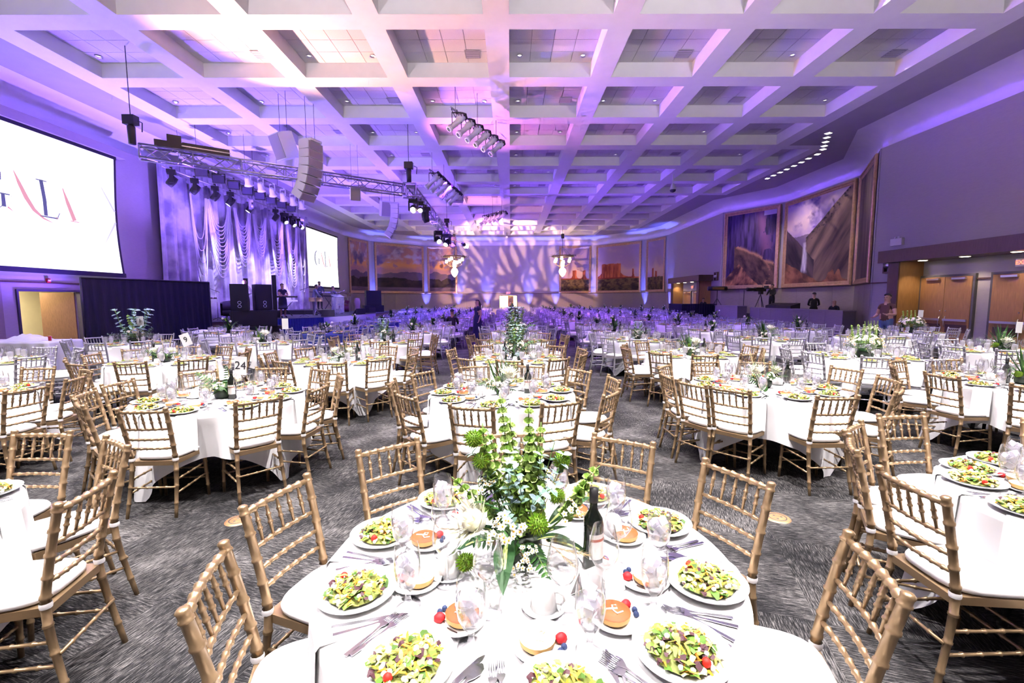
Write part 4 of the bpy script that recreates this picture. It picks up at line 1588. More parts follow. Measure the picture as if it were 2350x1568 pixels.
MB().lathe([(0.03, -0.48), (0.10, -0.55), (0.16, -0.75), (0.17, -0.82)], 14).build('housing', M_WHITEP, t)
MB().lathe([(0.165, -0.82), (0.13, -0.92), (0.0, -0.97)], 14).build('dome', M_DARKL, t)
t = thing('pendant_microphone', 'tiny hanging sensor below the centre beam near the back wall', 'sensor', (-0.35, 46.5, ZC))
MB().tube([(0, 0, 0), (0, 0, -0.35)], 0.02, 6).build('stalk', M_DARKM, t)
MB().ball((0, 0, -0.45), 0.12, 10).build('bulb', M_WHITEP, t)

# stage lighting: beams on the curtain and washes thrown on the ceiling
for k, (y, pw) in enumerate(((20.6, 500), (22.6, 1500), (24.6, 900), (26.2, 700), (28.2, 1300), (30.5, 1200), (32.2, 600))):
    spot('curtain_beam', (-13.0, y + 0.2, 6.45), (-14.9, y, 3.2), pw, (0.78, 0.70, 1.0), 26, 0.7, 0.10)
spot('stage_wash', (-12.2, 23, 6.9), (-15, 24, 3.0), 1300, VIOLET, 110, 0.9, 0.2)
spot('stage_wash', (-12.2, 29, 6.9), (-15, 29, 3.0), 1300, VIOLET, 110, 0.9, 0.2)
spot('stage_key', (-3.9, 22.0, 5.7), (-11.6, 26.5, 1.6), 1500, (0.9, 0.75, 1.0), 40, 0.8, 0.15)
spot('ceiling_wash_violet', (-12.6, 19.4, 1.9), (-10.5, 20.5, ZC), 3600, (0.28, 0.16, 1.0), 130, 0.9, 0.25)
spot('ceiling_wash_violet', (-10.2, 28.5, 1.6), (-9.0, 29.5, ZC), 2300, (0.28, 0.14, 1.0), 130, 0.9, 0.25)
spot('ceiling_wash_violet', (-14.0, 15.6, 0.7), (-11.0, 12.5, ZC), 3000, (0.20, 0.09, 1.0), 130, 0.9, 0.25)  # added, hidden behind the black drape to tint the left ceiling
spot('wall_wash_violet', (-9.6, 14.2, 5.7), (-15.2, 14.5, 4.0), 620, (0.30, 0.10, 1.0), 120, 0.9, 0.2)
spot('wall_wash_violet', (-8.6, 24.5, 5.8), (-15.2, 19.0, 3.5), 500, (0.30, 0.10, 1.0), 60, 0.9, 0.2)
spot('ceiling_wash_rose', (-9.2, 14.2, 5.3), (-4.4, 11.6, ZC), 2900, (1.0, 0.46, 0.34), 96, 0.8, 0.12)
spot('ceiling_wash_rose', (-3.9, 18.9, 5.2), (-1.6, 12.6, ZC), 2200, (1.0, 0.42, 0.42), 80, 0.8, 0.12)
spot('ceiling_wash_pink', (-3.4, 19.3, 5.2), (-0.8, 18.5, ZC), 1000, (1.0, 0.26, 0.80), 80, 0.8, 0.12)
spot('ceiling_wash_violet', (-4.0, 24.5, 5.3), (-5.5, 25.0, ZC), 380, (0.30, 0.12, 1.0), 110, 0.9, 0.12)
spot('ceiling_wash_far', (-3.9, 29.5, 5.3), (-2.0, 35, ZC), 700, (1.0, 0.36, 0.62), 95, 0.8, 0.12)

spot('wall_wash_right', (-3.6, 21.0, 5.7), (14.6, 13.0, 4.4), 1300, (0.36, 0.17, 1.0), 62, 1.0, 0.12)
spot('wall_wash_right', (-3.6, 26.5, 5.7), (15.2, 31.0, 5.0), 1800, (0.30, 0.12, 1.0), 62, 1.0, 0.12)
spot('wall_wash_back', (-4.3, 29.9, 5.5), (0.5, 50.7, 3.8), 5200, (0.30, 0.10, 1.0), 70, 1.0, 0.15)
spot('cross_wash_blue', (-12.4, 18.2, 2.7), (2.5, 15.0, ZC), 8000, (0.15, 0.09, 1.0), 36, 1.0, 0.15)
spot('cross_wash_blue', (-9.0, 30.0, 2.2), (4.0, 29.0, ZC), 5000, (0.20, 0.08, 1.0), 40, 1.0, 0.15)
for x in (-7.0, 0.0, 7.0):  # added unseen floods that brighten the bay sides facing the camera
    t = thing('added_ceiling_flood', 'added unseen flood light on the wall behind the camera, %s' % ('left' if x < 0 else 'right' if x > 0 else 'middle'), 'flood light', (x, -5.9, 3.1), 0, 'added wall flood lights')
    MB().box(-0.16, 0.16, -0.10, 0.06, 0.0, 0.16).build('housing', M_BLACK, t)
    MB().box(-0.05, 0.05, -0.10, 0.0, -0.10, 0.0).build('bracket', M_BLACK, t)
    spot('added_ceiling_fill_lamp', (x, -5.7, 3.35), (x, 2.2, ZC), 2100, (1.0, 0.94, 1.0), 62, 0.7, 0.12)
# ------------------------------------------------------------------ ballroom chairs
def bow(p0, p1, r, ts, sag, n=9, br=1.4):
    """rail that bows backwards, with rings"""
    P, R = bumps(p0, p1, r, ts, br)
    p0, p1 = Vector(p0), Vector(p1)
    L = (p1 - p0).length
    out = []
    for p in P:
        t = (p - p0).length / L
        out.append(p + Vector((0, -sag * 4 * t * (1 - t), 0)))
    return out, R


def rear_post(s, rings=True):
    pts = [(0.192 * s, -0.262, 0.0), (0.178 * s, -0.205, 0.30), (0.172 * s, -0.190, 0.44), (0.172 * s, -0.196, 0.52), (0.178 * s, -0.235, 0.72), (0.184 * s, -0.278, 0.905)]
    pts = [Vector(p) for p in pts]
    cum = [0]
    for a, b in zip(pts, pts[1:]):
        cum.append(cum[-1] + (b - a).length)

    def at(u):
        u = min(max(u, 0), cum[-1])
        for k in range(len(pts) - 1):
            if u <= cum[k + 1] + 1e-9:
                # smooth interpolation
                t = (u - cum[k]) / (cum[k + 1] - cum[k])
                a, b = pts[k], pts[k + 1]
                m0 = (pts[k + 1] - pts[max(0, k - 1)]) / 2
                m1 = (pts[min(len(pts) - 1, k + 2)] - pts[k]) / 2
                t2, t3 = t * t, t * t * t
                return a * (2 * t3 - 3 * t2 + 1) + m0 * (t3 - 2 * t2 + t) + b * (-2 * t3 + 3 * t2) + m1 * (t3 - t2)
        return pts[-1]
    L = cum[-1]
    us = []
    base = [L * q / 10 for q in range(11)]
    for u in base:
        us.append((u, 1.0))
    if rings:
        for q in (0.14, 0.27, 0.40, 0.56, 0.66, 0.76, 0.87, 0.965):
            u = L * q
            us += [(u - 0.008, 1.0), (u - 0.004, 1.22), (u + 0.004, 1.22), (u + 0.008, 1.0)]
    us.sort()
    P, R = [], []
    for u, k in us:
        P.append(at(u))
        R.append((0.0125 + 0.0055 * min(1, u / (0.45 * L))) * k)
    P.append(pts[-1] + Vector((0, -0.003, 0.010)))
    R.append(0.0205 if rings else 0.018)
    P.append(pts[-1] + Vector((0, -0.004, 0.017)))
    R.append(0.012)
    return P, R


def cushion_mesh(m, seg=28, lo=False):
    """rounded trapezoid pad"""
    rows = [(0.86, 0.0), (1.0, 0.010), (1.015, 0.026), (0.97, 0.042), (0.80, 0.051), (0.45, 0.054), (0.0, 0.055)] if not lo else [(0.95, 0.0), (1.0, 0.03), (0.8, 0.05), (0.0, 0.053)]
    vs, fs = [], []
    for k, (s, z) in enumerate(rows):
        for q in range(seg):
            a = 2 * math.pi * q / seg
            ca, sa = math.cos(a), math.sin(a)
            ex = 0.55
            x = math.copysign(abs(ca) ** ex, ca)
            y = math.copysign(abs(sa) ** ex, sa)
            w = 0.188 + 0.018 * y
            vs.append((x * w * s, y * 0.195 * s + 0.012, 0.455 + z))
    for k in range(len(rows) - 1):
        for q in range(seg):
            q2 = (q + 1) % seg
            fs.append((k * seg + q, k * seg + q2, (k + 1) * seg + q2, (k + 1) * seg + q))
    fs.append(tuple(range(seg - 1, -1, -1)))
    return MB().add(vs, fs, 0, True).mesh('cushion', m)


SEAT_POLY = [(-0.17, -0.20), (0.17, -0.20), (0.185, 0.0), (0.195, 0.14), (0.13, 0.205), (-0.13, 0.205), (-0.195, 0.14), (-0.185, 0.0)]


def make_chair(frame_m, name, word):
    t = thing(name, 'x', 'chair', (0, 0, -50))
    for s in (-1, 1):
        P, R = rear_post(s)
        MB().tube(P, R, 9).build('back_post', frame_m, t)
        P, R = bumps((0.178 * s, 0.165, 0.445), (0.190 * s, 0.185, 0.0), 0.0175, (0.06, 0.30, 0.55, 0.78), 1.22, 0.007, 0.72)
        MB().tube(P, R, 9).build('front_leg', frame_m, t)
    tr = [q / 7 for q in range(1, 7)]
    P, R = bow((-0.183, -0.274, 0.885), (0.183, -0.274, 0.885), 0.0135, tr, 0.016)
    MB().tube(P, R, 8).build('top_rail', frame_m, t)
    for (z, y, w) in ((0.735, -0.240, 0.178), (0.645, -0.219, 0.175), (0.565, -0.203, 0.173)):
        P, R = bow((-w, y, z), (w, y, z), 0.0095, tr, 0.014)
        MB().tube(P, R, 7).build('rail', frame_m, t)
    for k in range(5):
        x = -0.122 + 0.061 * k
        sag = 0.015 * (1 - (x / 0.18) ** 2)
        p0, p1 = Vector((x, -0.240 - sag, 0.738)), Vector((x, -0.274 - sag, 0.880))
        st = [(0, 0.7), (0.25, 0.8), (0.36, 1.0), (0.38, 1.35), (0.42, 1.35), (0.44, 1.0), (0.60, 1.0), (0.62, 1.35), (0.66, 1.35), (0.68, 1.0), (0.85, 0.8), (1, 0.6)]
        MB().tube([p0.lerp(p1, u) for u, _ in st], [0.0088 * r for _, r in st], 7).build('spindle', frame_m, t)
    for (p0, p1) in (((-0.183, -0.232, 0.245), (0.183, -0.232, 0.245)), ((-0.183, 0.175, 0.26), (0.183, 0.175, 0.26)), ((-0.183, 0.178, 0.17), (0.183, 0.178, 0.17)),
                     ((0.180, -0.215, 0.30), (0.182, 0.172, 0.31)), ((-0.180, -0.215, 0.30), (-0.182, 0.172, 0.31)),
                     ((0.184, -0.232, 0.19), (0.185, 0.176, 0.21)), ((-0.184, -0.232, 0.19), (-0.185, 0.176, 0.21))):
        P, R = bumps(p0, p1, 0.0082, (0.2, 0.4, 0.6, 0.8), 1.45)
        MB().tube(P, R, 7).build('stretcher', frame_m, t)
    MB().poly(SEAT_POLY, 0.418, 0.456).build('seat_frame', frame_m, t)
    put('cushion', cushion_mesh(M_CUSH), t)
    for s in (-1, 1):
        MB().lathe([(0.022, -0.012), (0.024, 0.0), (0.022, 0.012)], 10, (0.172 * s, -0.192, 0.468)).build('cushion_tie', M_CUSH, t)
    return reg(t)


def make_chair_mid(frame_m, name):
    t = thing(name, 'x', 'chair', (0, 0, -50))
    bk = MB()
    for s in (-1, 1):
        P, R = rear_post(s, False)
        MB().tube(P[::2] + [P[-1]], R[::2] + [R[-1]], 5).build('back_post', frame_m, t)
        MB().tube([(0.178 * s, 0.165, 0.445), (0.190 * s, 0.185, 0.0)], [0.0175, 0.012], 5).build('front_leg', frame_m, t)
    for (z, y, w, r) in ((0.885, -0.28, 0.183, 0.0145), (0.735, -0.250, 0.178, 0.011), (0.645, -0.228, 0.175, 0.011), (0.565, -0.212, 0.173, 0.011)):
        bk.tube([(-w, y + 0.008, z), (0, y - 0.006, z), (w, y + 0.008, z)], r, 5, cap=False)
    for k in range(5):
        x = -0.122 + 0.061 * k
        bk.tube([(x, -0.252, 0.738), (x, -0.27, 0.81), (x, -0.285, 0.880)], [0.007, 0.0105, 0.006], 5, cap=False)
    bk.build('backrest', frame_m, t)
    st = MB()
    for (p0, p1) in (((-0.183, -0.232, 0.245), (0.183, -0.232, 0.245)), ((-0.183, 0.175, 0.26), (0.183, 0.175, 0.26)),
                     ((0.180, -0.215, 0.30), (0.182, 0.172, 0.31)), ((-0.180, -0.215, 0.30), (-0.182, 0.172, 0.31)), ((0.184, -0.232, 0.19), (0.185, 0.176, 0.21)), ((-0.184, -0.232, 0.19), (-0.185, 0.176, 0.21))):
        st.tube([p0, p1], 0.0095, 4, cap=False)
    o = st.build('stretcher_set', frame_m, t)
    o['kind'] = 'stuff'
    MB().poly(SEAT_POLY, 0.418, 0.456).build('seat_frame', frame_m, t)
    put('cushion', cushion_mesh(M_CUSH, 16, True), t)
    return reg(t)


CH = {'gold': make_chair(M_GOLD, 'ballroom_chair', 'gold'), 'silver': make_chair(M_SILV, 'ballroom_chair', 'silver')}
CHM = {'gold': make_chair_mid(M_GOLD, 'ballroom_chair'), 'silver': make_chair_mid(M_SILV, 'ballroom_chair')}


def far_chair(mb, x, y, rz, m):
    c, s = math.cos(rz), math.sin(rz)

    def T(p):
        return (x + p[0] * c - p[1] * s, y + p[0] * s + p[1] * c, p[2])

    def bar(p0, p1, r):
        mb.tube([T(p0), T(p1)], r, 3, m, False, smooth=True)
    for q in (-1, 1):
        bar((0.185 * q, -0.25, 0), (0.172 * q, -0.19, 0.46), 0.016)
        bar((0.172 * q, -0.19, 0.46), (0.184 * q, -0.28, 0.915), 0.019)
        bar((0.185 * q, 0.18, 0), (0.178 * q, 0.165, 0.445), 0.016)
    for z, yy in ((0.885, -0.28), (0.735, -0.25), (0.645, -0.225), (0.565, -0.21), (0.24, -0.23)):
        bar((-0.18, yy, z), (0.18, yy, z), 0.013)
    for k in range(5):
        xx = -0.122 + 0.061 * k
        bar((xx, -0.25, 0.735), (xx, -0.28, 0.885), 0.0095)
    vs = [T((p[0] * 1.02, p[1] * 1.02, z)) for z in (0.42, 0.50) for p in SEAT_POLY]
    n = len(SEAT_POLY)
    mb.add(vs, [tuple(range(n, 2 * n))] + [(k, (k + 1) % n, n + (k + 1) % n, n + k) for k in range(n)], 1, False)


# ------------------------------------------------------------------ tables and cloths
TR, TZ = 0.762, 0.76


def cloth_mesh(seed, seg, rows, m, half=1.145, fold=1.0, name='tablecloth'):
    rnd = random.Random(seed)
    ph = [rnd.uniform(0, 6.28) for _ in range(4)]
    rot = rnd.uniform(0, 6.28)
    vs, fs = [], []
    prof = []
    for rr in (0.0, 0.35, 0.6, 0.72, 0.755):
        prof.append(('t', rr))
    for k in range(rows + 1):
        prof.append(('d', k / rows))
    for kind, val in prof:
        for q in range(seg):
            a = 2 * math.pi * q / seg
            ar = a - rot
            hem = half / max(abs(math.cos(ar)), abs(math.sin(ar)))
            hang = min(hem - TR, 0.752)
            sharp = (hem - half) / (half * 0.414)
            if kind == 't':
                r, z = val, TZ + 0.004
                if val > 0.74:
                    z = TZ + 0.002
            else:
                s = val * hang
                f = (0.55 * math.sin(7 * a + ph[0]) + 0.35 * math.sin(12 * a + ph[1]) + 0.25 * math.sin(19 * a + ph[2]))
                amp = (0.012 + 0.075 * val) * fold
                r = TR + 0.008 + 0.05 * s + amp * f * min(1, s / 0.15) + 0.03 * sharp * val
                r = max(r, TR + 0.004 - 0.10 * s)
                z = TZ - 0.002 - s
                z = max(z, 0.008)
            vs.append((r * math.cos(a), r * math.sin(a), z))
    for k in range(len(prof) - 1):
        for q in range(seg):
            q2 = (q + 1) % seg
            fs.append((k * seg + q, (k + 1) * seg + q, (k + 1) * seg + q2, k * seg + q2))
    return MB().add(vs, [tuple(reversed(f)) for f in fs], 0, True).mesh(name, m)


CLOTH_N = [cloth_mesh(s, 168, 14, M_LINEN) for s in (3, 5, 8, 13)]
CLOTH_M = [cloth_mesh(s, 84, 7, M_LINEN) for s in (4, 9, 21)]
CLOTH_F = [cloth_mesh(s, 44, 3, M_LINEN) for s in (2, 6)]
CLOTH_NAVY = cloth_mesh(17, 84, 7, M_NAVY, half=1.2)
CLOTH_GREY = cloth_mesh(19, 84, 7, M_GREYL, half=1.2)

tbl = thing('round_table', 'x', 'table', (0, 0, -50))
MB().lathe([(0, 0.735), (0.75, 0.735), (0.757, 0.745), (0.752, 0.757), (0, 0.757)], 40).build('tabletop', M_STGWOOD, tbl)
for k in range(4):
    a = math.pi / 4 + k * math.pi / 2
    MB().tube([(0.42 * math.cos(a), 0.42 * math.sin(a), 0.735), (0.48 * math.cos(a), 0.48 * math.sin(a), 0.0)], 0.018, 8).build('leg', M_DARKM, tbl)
    MB().tube([(0.48 * math.cos(a), 0.48 * math.sin(a), 0.03), (0.48 * math.cos(a), 0.48 * math.sin(a), 0.0)], 0.026, 8).build('foot_cap', M_BLACK, tbl)
reg(tbl)

ROWW = ['front-row', 'second-row', 'third-row', 'fourth-row', 'fifth-row', 'sixth-row', 'seventh-row', 'eighth-row', 'ninth-row', 'tenth-row', 'eleventh-row', 'twelfth-row', 'thirteenth-row', 'fourteenth-row', 'fifteenth-row', 'sixteenth-row', 'seventeenth-row']


def colw(c):
    if c == 0:
        return 'centre column'
    return '%s column %s of centre' % (ORD[abs(c)], 'left' if c < 0 else 'right')


SECT = ['right', 'right-rear', 'rear-right', 'rear', 'rear-left', 'left-rear', 'left', 'left-front', 'front-left', 'front', 'front-right', 'right-front']


def sect(a):
    return SECT[int(round((math.degrees(a) % 360) / 30)) % 12]


TABLES = []


def T_(x, y, row, col, off, chair, cloth='white', n=10):
    TABLES.append(dict(x=x, y=y, row=row, col=col, off=off, chair=chair, cloth=cloth, n=n))


T_(0.07, 1.68, 0, 0, -16, 'gold')
T_(-3.08, 1.76, 0, -1, 2, 'gold')
T_(3.05, 2.05, 0, 1, 15, 'gold')
T_(-0.09, 4.79, 1, 0, -100, 'gold')
T_(-2.97, 4.63, 1, -1, -89, 'gold')
T_(2.86, 5.07, 1, 1, -92, 'gold')
T_(-5.95, 4.65, 1, -2, -14, 'gold')
T_(5.95, 5.2, 1, 2, -100, 'gold')
T_(0.10, 7.5, 2, 0, -92, 'gold')
T_(-2.75, 7.4, 2, -1, -78, 'gold')
T_(-5.65, 7.4, 2, -2, -70, 'gold')
T_(-8.55, 7.3, 2, -3, -82, 'silver')
T_(3.2, 8.05, 2, 1, -98, 'gold')
T_(5.95, 7.6, 2, 2, -85, 'silver')
T_(9.0, 8.3, 2, 3, -95, 'silver')
T_(0.12, 10.6, 3, 0, -88, 'gold')
T_(-2.95, 10.6, 3, -1, -75, 'gold')
T_(-5.65, 10.35, 3, -2, -92, 'silver')
T_(-8.7, 10.5, 3, -3, -84, 'silver')
T_(3.05, 10.9, 3, 1, -70, 'silver', 'grey')
T_(6.2, 11.0, 3, 2, -88, 'silver')
T_(9.0, 11.3, 3, 3, -72, 'silver')
T_(11.4, 12.9, 3, 4, -80, 'silver')
rr = random.Random(5)
row = 4
y = 13.75
while y < 47.5:
    for c, x in ((-3, -8.6), (-2, -5.7), (-1, -2.85), (0, 0.15), (1, 3.15), (2, 6.2), (3, 9.2), (4, 12.0)):
        if c == -3 and (y < 37 and y > 16):
            continue
        if c == -2 and 21 < y < 31.5:
            x = -5.9
        if c == 4 and (y < 31 or y > 42):
            continue
        if c in (-3, 3) and y > 45:
            continue
        cl = 'white'
        if c == -2 and row in (4, 5, 6):
            cl = 'navy'
        if c == 0 and row in (5, 7):
            cl = 'white'
        T_(x + rr.uniform(-.12, .12), y + rr.uniform(-.15, .15) + 0.06 * x * (1 if c > 0 else 0.0), row, c, rr.uniform(0, 36), 'silver', cl)
    row += 1
    y += 3.02

N_CHAIR = 0
FARC = MB()
SEATS = []                                                  # (table, seat angle)
SKIP = {(0, 0): (199, 235, 271, 307)}
KNOWN = {                                                    # measured seats: (angle, radius of the back)
    (0, 0): [(-13, 1.15), (26, 1.17), (60, 1.22), (93, 1.20), (130, 1.24), (165, 1.17), (197, 1.08), (235, 1.2), (271, 1.22), (307, 1.2)],
    (0, -1): [(90, 1.17), (55, 1.17), (14, 1.16), (-24, 1.15), (126, 1.17), (162, 1.17), (198, 1.18), (234, 1.17), (270, 1.17), (303, 1.17)],
    (0, 1): [(150, 1.17), (180, 1.18), (98, 1.25), (54, 1.2), (128, 1.2), (218, 1.18), (254, 1.17), (290, 1.18), (326, 1.17), (2, 1.17)],
    (1, 0): [(-100, 1.2), (-63, 1.17), (-140, 1.14), (149, 1.13), (-33, 1.22), (5, 1.22), (38, 1.18), (110, 1.14), (72, 1.14), (183, 1.16)],
    (1, 1): [(-133, 1.1), (-90, 1.15), (178, 1.10), (20, 1.36), (-13, 1.23), (100, 1.13), (66, 1.16), (-50, 1.18), (205, 1.12), (140, 1.15)],
    (1, -1): [(-88, 1.08), (-43, 1.06), (-10, 1.08), (24, 1.14), (-127, 1.08), (172, 1.2), (60, 1.16), (95, 1.16), (133, 1.18), (-158, 1.12)],
}
for tb in TABLES:
    key = (tb['row'], tb['col'])
    x, y = tb['x'], tb['y']
    tb['near'] = tb['row'] <= 3
    words = '%s table, %s' % (ROWW[tb['row']], colw(tb['col']))
    tb['words'] = words
    # table and cloth
    if tb['row'] <= 2:
        clone(tbl, (x, y, 0), 0.3 * tb['col'], 'round folding table under the cloth, ' + words, 'round banquet tables')
    if tb['cloth'] == 'navy':
        me = CLOTH_NAVY
    elif tb['cloth'] == 'grey':
        me = CLOTH_GREY
    else:
        me = (CLOTH_N if tb['row'] <= 1 else CLOTH_M if tb['row'] <= 4 else CLOTH_F)
        me = me[(tb['row'] * 5 + tb['col'] * 3) % len(me)]
    rzc = {(1, -1): 4.6, (1, 1): 1.9}.get(key, RND.uniform(0, 6.28))
    cw = {'navy': 'navy blue', 'grey': 'silver grey'}.get(tb['cloth'], 'white')
    o = put('tablecloth', me, None, (x, y, 0), (0, 0, rzc))
    tag(o, '%s tablecloth hanging over the %s' % (cw, words), 'tablecloth', 'tablecloths')
    # chairs
    seats = []
    if key in KNOWN:
        seats = [(math.radians(a), r) for a, r in KNOWN[key]]
    else:
        for k in range(tb['n']):
            a = tb['off'] + 36 * k + RND.uniform(-4, 4)
            seats.append((math.radians(a), 1.17 + RND.uniform(-0.04, 0.07)))
    tb['seats'] = seats
    for a, r in seats:
        cx, cy_ = x + (r - 0.278) * math.cos(a), y + (r - 0.278) * math.sin(a)
        px, py = x + r * math.cos(a), y + r * math.sin(a)
        rz = a + math.pi / 2 + (RND.uniform(-0.10, 0.10) if tb['row'] else RND.uniform(-.04, .04))
        mg = 40 if tb['row'] > 2 else 900
        if not (tb['row'] == 0 or in_view(px, py, 0.9, mg) or in_view(cx, cy_, 0.45, mg)):
            continue
        kind = tb['chair']
        if tb['row'] <= 4 and N_CHAIR < 300:
            proto = CH[kind] if tb['row'] <= 2 else CHM[kind]
            clone(proto, (cx, cy_, 0), rz, '%s ballroom chair, white cushion, %s side of %s' % (kind, sect(a), words), '%s chairs around the tables' % kind)
            N_CHAIR += 1
        else:
            far_chair(FARC, cx, cy_, rz, 0)
for d in (CH, CHM):
    for root in d.values():
        for c, g in CHILD[root.name]:
            bpy.data.objects.remove(c, do_unlink=True)
        bpy.data.objects.remove(root, do_unlink=True)
for c, g in CHILD[tbl.name]:
    bpy.data.objects.remove(c, do_unlink=True)
bpy.data.objects.remove(tbl, do_unlink=True)
o = FARC.build('ballroom_chairs_far', [M_SILV, M_CUSH])
tag(o, 'silver ballroom chairs filling the far half of the hall', 'chairs', None, 'stuff')
# ------------------------------------------------------------------ tableware
TOPZ = TZ + 0.006
GREENS = ['#5a8230', '#76a03e', '#93b250', '#466626', '#aebb66', '#cfcb88']


def salad_mesh(seed, n=170, lo=False):
    r = random.Random(seed)
    mb = MB()
    for k in range(n):
        a, d = r.uniform(0, 6.28), 0.098 * math.sqrt(r.random())
        x, y = d * math.cos(a), d * math.sin(a)
        z = 0.014 + 0.034 * (1 - (d / 0.105) ** 2) * r.uniform(0.5, 1.1)
        u = r.random()
        if u < 0.40:
            colr, L, w = lin(r.choice(GREENS)), r.uniform(0.018, 0.036), r.uniform(0.010, 0.02)
        elif u < 0.76:
            colr, L, w = lin(r.choice(['#e0922c', '#e8a63a', '#d9781f', '#ecc05c'])), r.uniform(0.025, 0.045), 0.0055
        elif u < 0.88:
            colr, L, w = lin('#4a2b33'), r.uniform(0.015, 0.028), r.uniform(0.008, 0.014)
        else:
            colr, L, w = lin('#f7f3e6'), 0.012, 0.010
        t = r.uniform(0, 6.28)
        ux, uy = Vector((math.cos(t), math.sin(t), r.uniform(-.5, .5))), Vector((-math.sin(t), math.cos(t), r.uniform(-.5, .5)))
        c = Vector((x, y, z))
        up = Vector((0, 0, 0.006))
        if u >= 0.88 and not lo:
            mb.ball(c, 0.0085, 5, 0, colr)
        else:
            vs = [c - ux * L / 2 - uy * w / 2, c - uy * w / 2 * 1.2 + up, c + ux * L / 2 - uy * w / 2 * .5, c + ux * L / 2 + uy * w / 2 * .5, c + uy * w / 2 * 1.2 + up, c - ux * L / 2 + uy * w / 2]
            mb.add(vs, [(0, 1, 4, 5), (1, 2, 3, 4)], 0, False, colr)
    mb.lathe([(0.0, 0.03), (0.06, 0.026), (0.095, 0.012)], 12, (0, 0, 0), 0, lin('#77803a'))
    return mb.mesh('salad', M_FOOD)


SALADS = [salad_mesh(s) for s in (1, 2, 3, 4)]
SALADS_LO = [salad_mesh(s, 34, True) for s in (5, 6)]
PLATE = MB().lathe([(0, 0.004), (0.085, 0.004), (0.095, 0.008), (0.128, 0.019), (0.136, 0.023), (0.134, 0.018), (0.10, 0.002), (0.08, 0.0), (0, 0.0)], 40).mesh('plate', M_PORC)
PLATE_LO = MB().lathe([(0, 0.004), (0.09, 0.005), (0.136, 0.022), (0.10, 0.0)], 18).mesh('plate', M_PORC)
SPLATE = MB().lathe([(0, 0.004), (0.055, 0.004), (0.062, 0.007), (0.086, 0.014), (0.092, 0.017), (0.09, 0.013), (0.065, 0.001), (0, 0.0)], 32).mesh('plate', M_PORC)
SPLATE_LO = MB().lathe([(0, 0.004), (0.06, 0.005), (0.092, 0.016), (0.065, 0.0)], 14).mesh('plate', M_PORC)
TOM = MB().ball((0, 0, 0), 0.013, 10, 0, lin('#d8281c')).mesh('cherry_tomato', M_FOOD)


def dessert_mesh(v, lo=False):
    mb = MB()
    crust, cust, car = lin('#dfae6c'), lin('#f0dcb0'), lin('#8a4f28')
    top = cust if v % 2 == 0 else car
    n = 20 if not lo else 10
    mb.lathe([(0.034, 0.004), (0.039, 0.010), (0.041, 0.024)], n, col=crust)
    mb.lathe([(0.041, 0.024), (0.038, 0.027), (0.0, 0.0275)], n, col=top)
    return mb.mesh('tart', M_FOOD)


SQUIG = MB().tube([(-0.022, -0.004, 0.0285), (-0.012, 0.010, 0.0285), (0.0, 0.004, 0.0285), (0.008, -0.012, 0.0285), (0.0, -0.018, 0.0285), (-0.006, -0.008, 0.0285), (0.022, 0.012, 0.0285)], 0.0022, 5, col=lin('#fff6e2')).mesh('icing', M_FOOD)
STRAW = MB().ball((0, 0, 0), 0.013, 9, 0, lin('#c9252b'), (1, 1.2, 0.9)).mesh('strawberry', M_FOOD)
BLUEB = MB().ball((0, 0, 0), 0.0085, 8, 0, lin('#2d3a5e')).mesh('blueberry', M_FOOD)
CHOC = MB().tube([(-0.02, 0, 0), (0.02, 0, 0)], 0.0018, 5, col=lin('#2a130c')).mesh('chocolate_stick', M_FOOD)
TARTS = [dessert_mesh(0), dessert_mesh(1)]

GOB = MB()
GOB_PROF = [(0.0, 0.004), (0.030, 0.004), (0.036, 0.002), (0.036, 0.0), (0.036, 0.004), (0.012, 0.012), (0.0075, 0.028), (0.009, 0.045), (0.022, 0.060), (0.034, 0.085), (0.039, 0.115), (0.038, 0.150), (0.0335, 0.185)]
GOB = MB().lathe(GOB_PROF, 20).mesh('glass_body', M_GLASS)
GOB_LO = MB().lathe([(0.036, 0.001), (0.009, 0.012), (0.009, 0.045), (0.034, 0.085), (0.039, 0.12), (0.0335, 0.185)], 9).mesh('glass_body', M_GLASS)
WATERM = MB().lathe([(0.0, 0.058), (0.020, 0.062), (0.032, 0.087), (0.0365, 0.115), (0.036, 0.140), (0.0, 0.141)], 16).mesh('water', M_WATER)
rI = random.Random(3)
ice = MB()
for k in range(9):
    c = Vector((rI.uniform(-.016, .016), rI.uniform(-.016, .016), 0.085 + 0.0085 * k))
    e = Euler((rI.uniform(0, 3), rI.uniform(0, 3), rI.uniform(0, 3))).to_matrix()
    s = rI.uniform(0.009, 0.0125)
    ice.obox(c, e @ Vector((s, 0, 0)), e @ Vector((0, s, 0)), e @ Vector((0, 0, s)))
ICE = ice.mesh('ice', M_ICE)
ICE_LO = MB().lathe([(0.0, 0.06), (0.020, 0.064), (0.032, 0.09), (0.036, 0.12), (0.034, 0.158), (0.0, 0.165)], 8).mesh('ice', M_ICE)
WINE = MB().lathe([(0.0, 0.004), (0.034, 0.003), (0.039, 0.0), (0.038, 0.004), (0.010, 0.009), (0.0045, 0.022), (0.0042, 0.085), (0.008, 0.096), (0.030, 0.113), (0.045, 0.140), (0.047, 0.160), (0.042, 0.195), (0.033, 0.235)], 22).mesh('wine_glass', M_GLASS)
WINE_LO = MB().lathe([(0.039, 0.001), (0.005, 0.012), (0.0045, 0.09), (0.040, 0.125), (0.047, 0.16), (0.033, 0.235)], 9).mesh('wine_glass', M_GLASS)
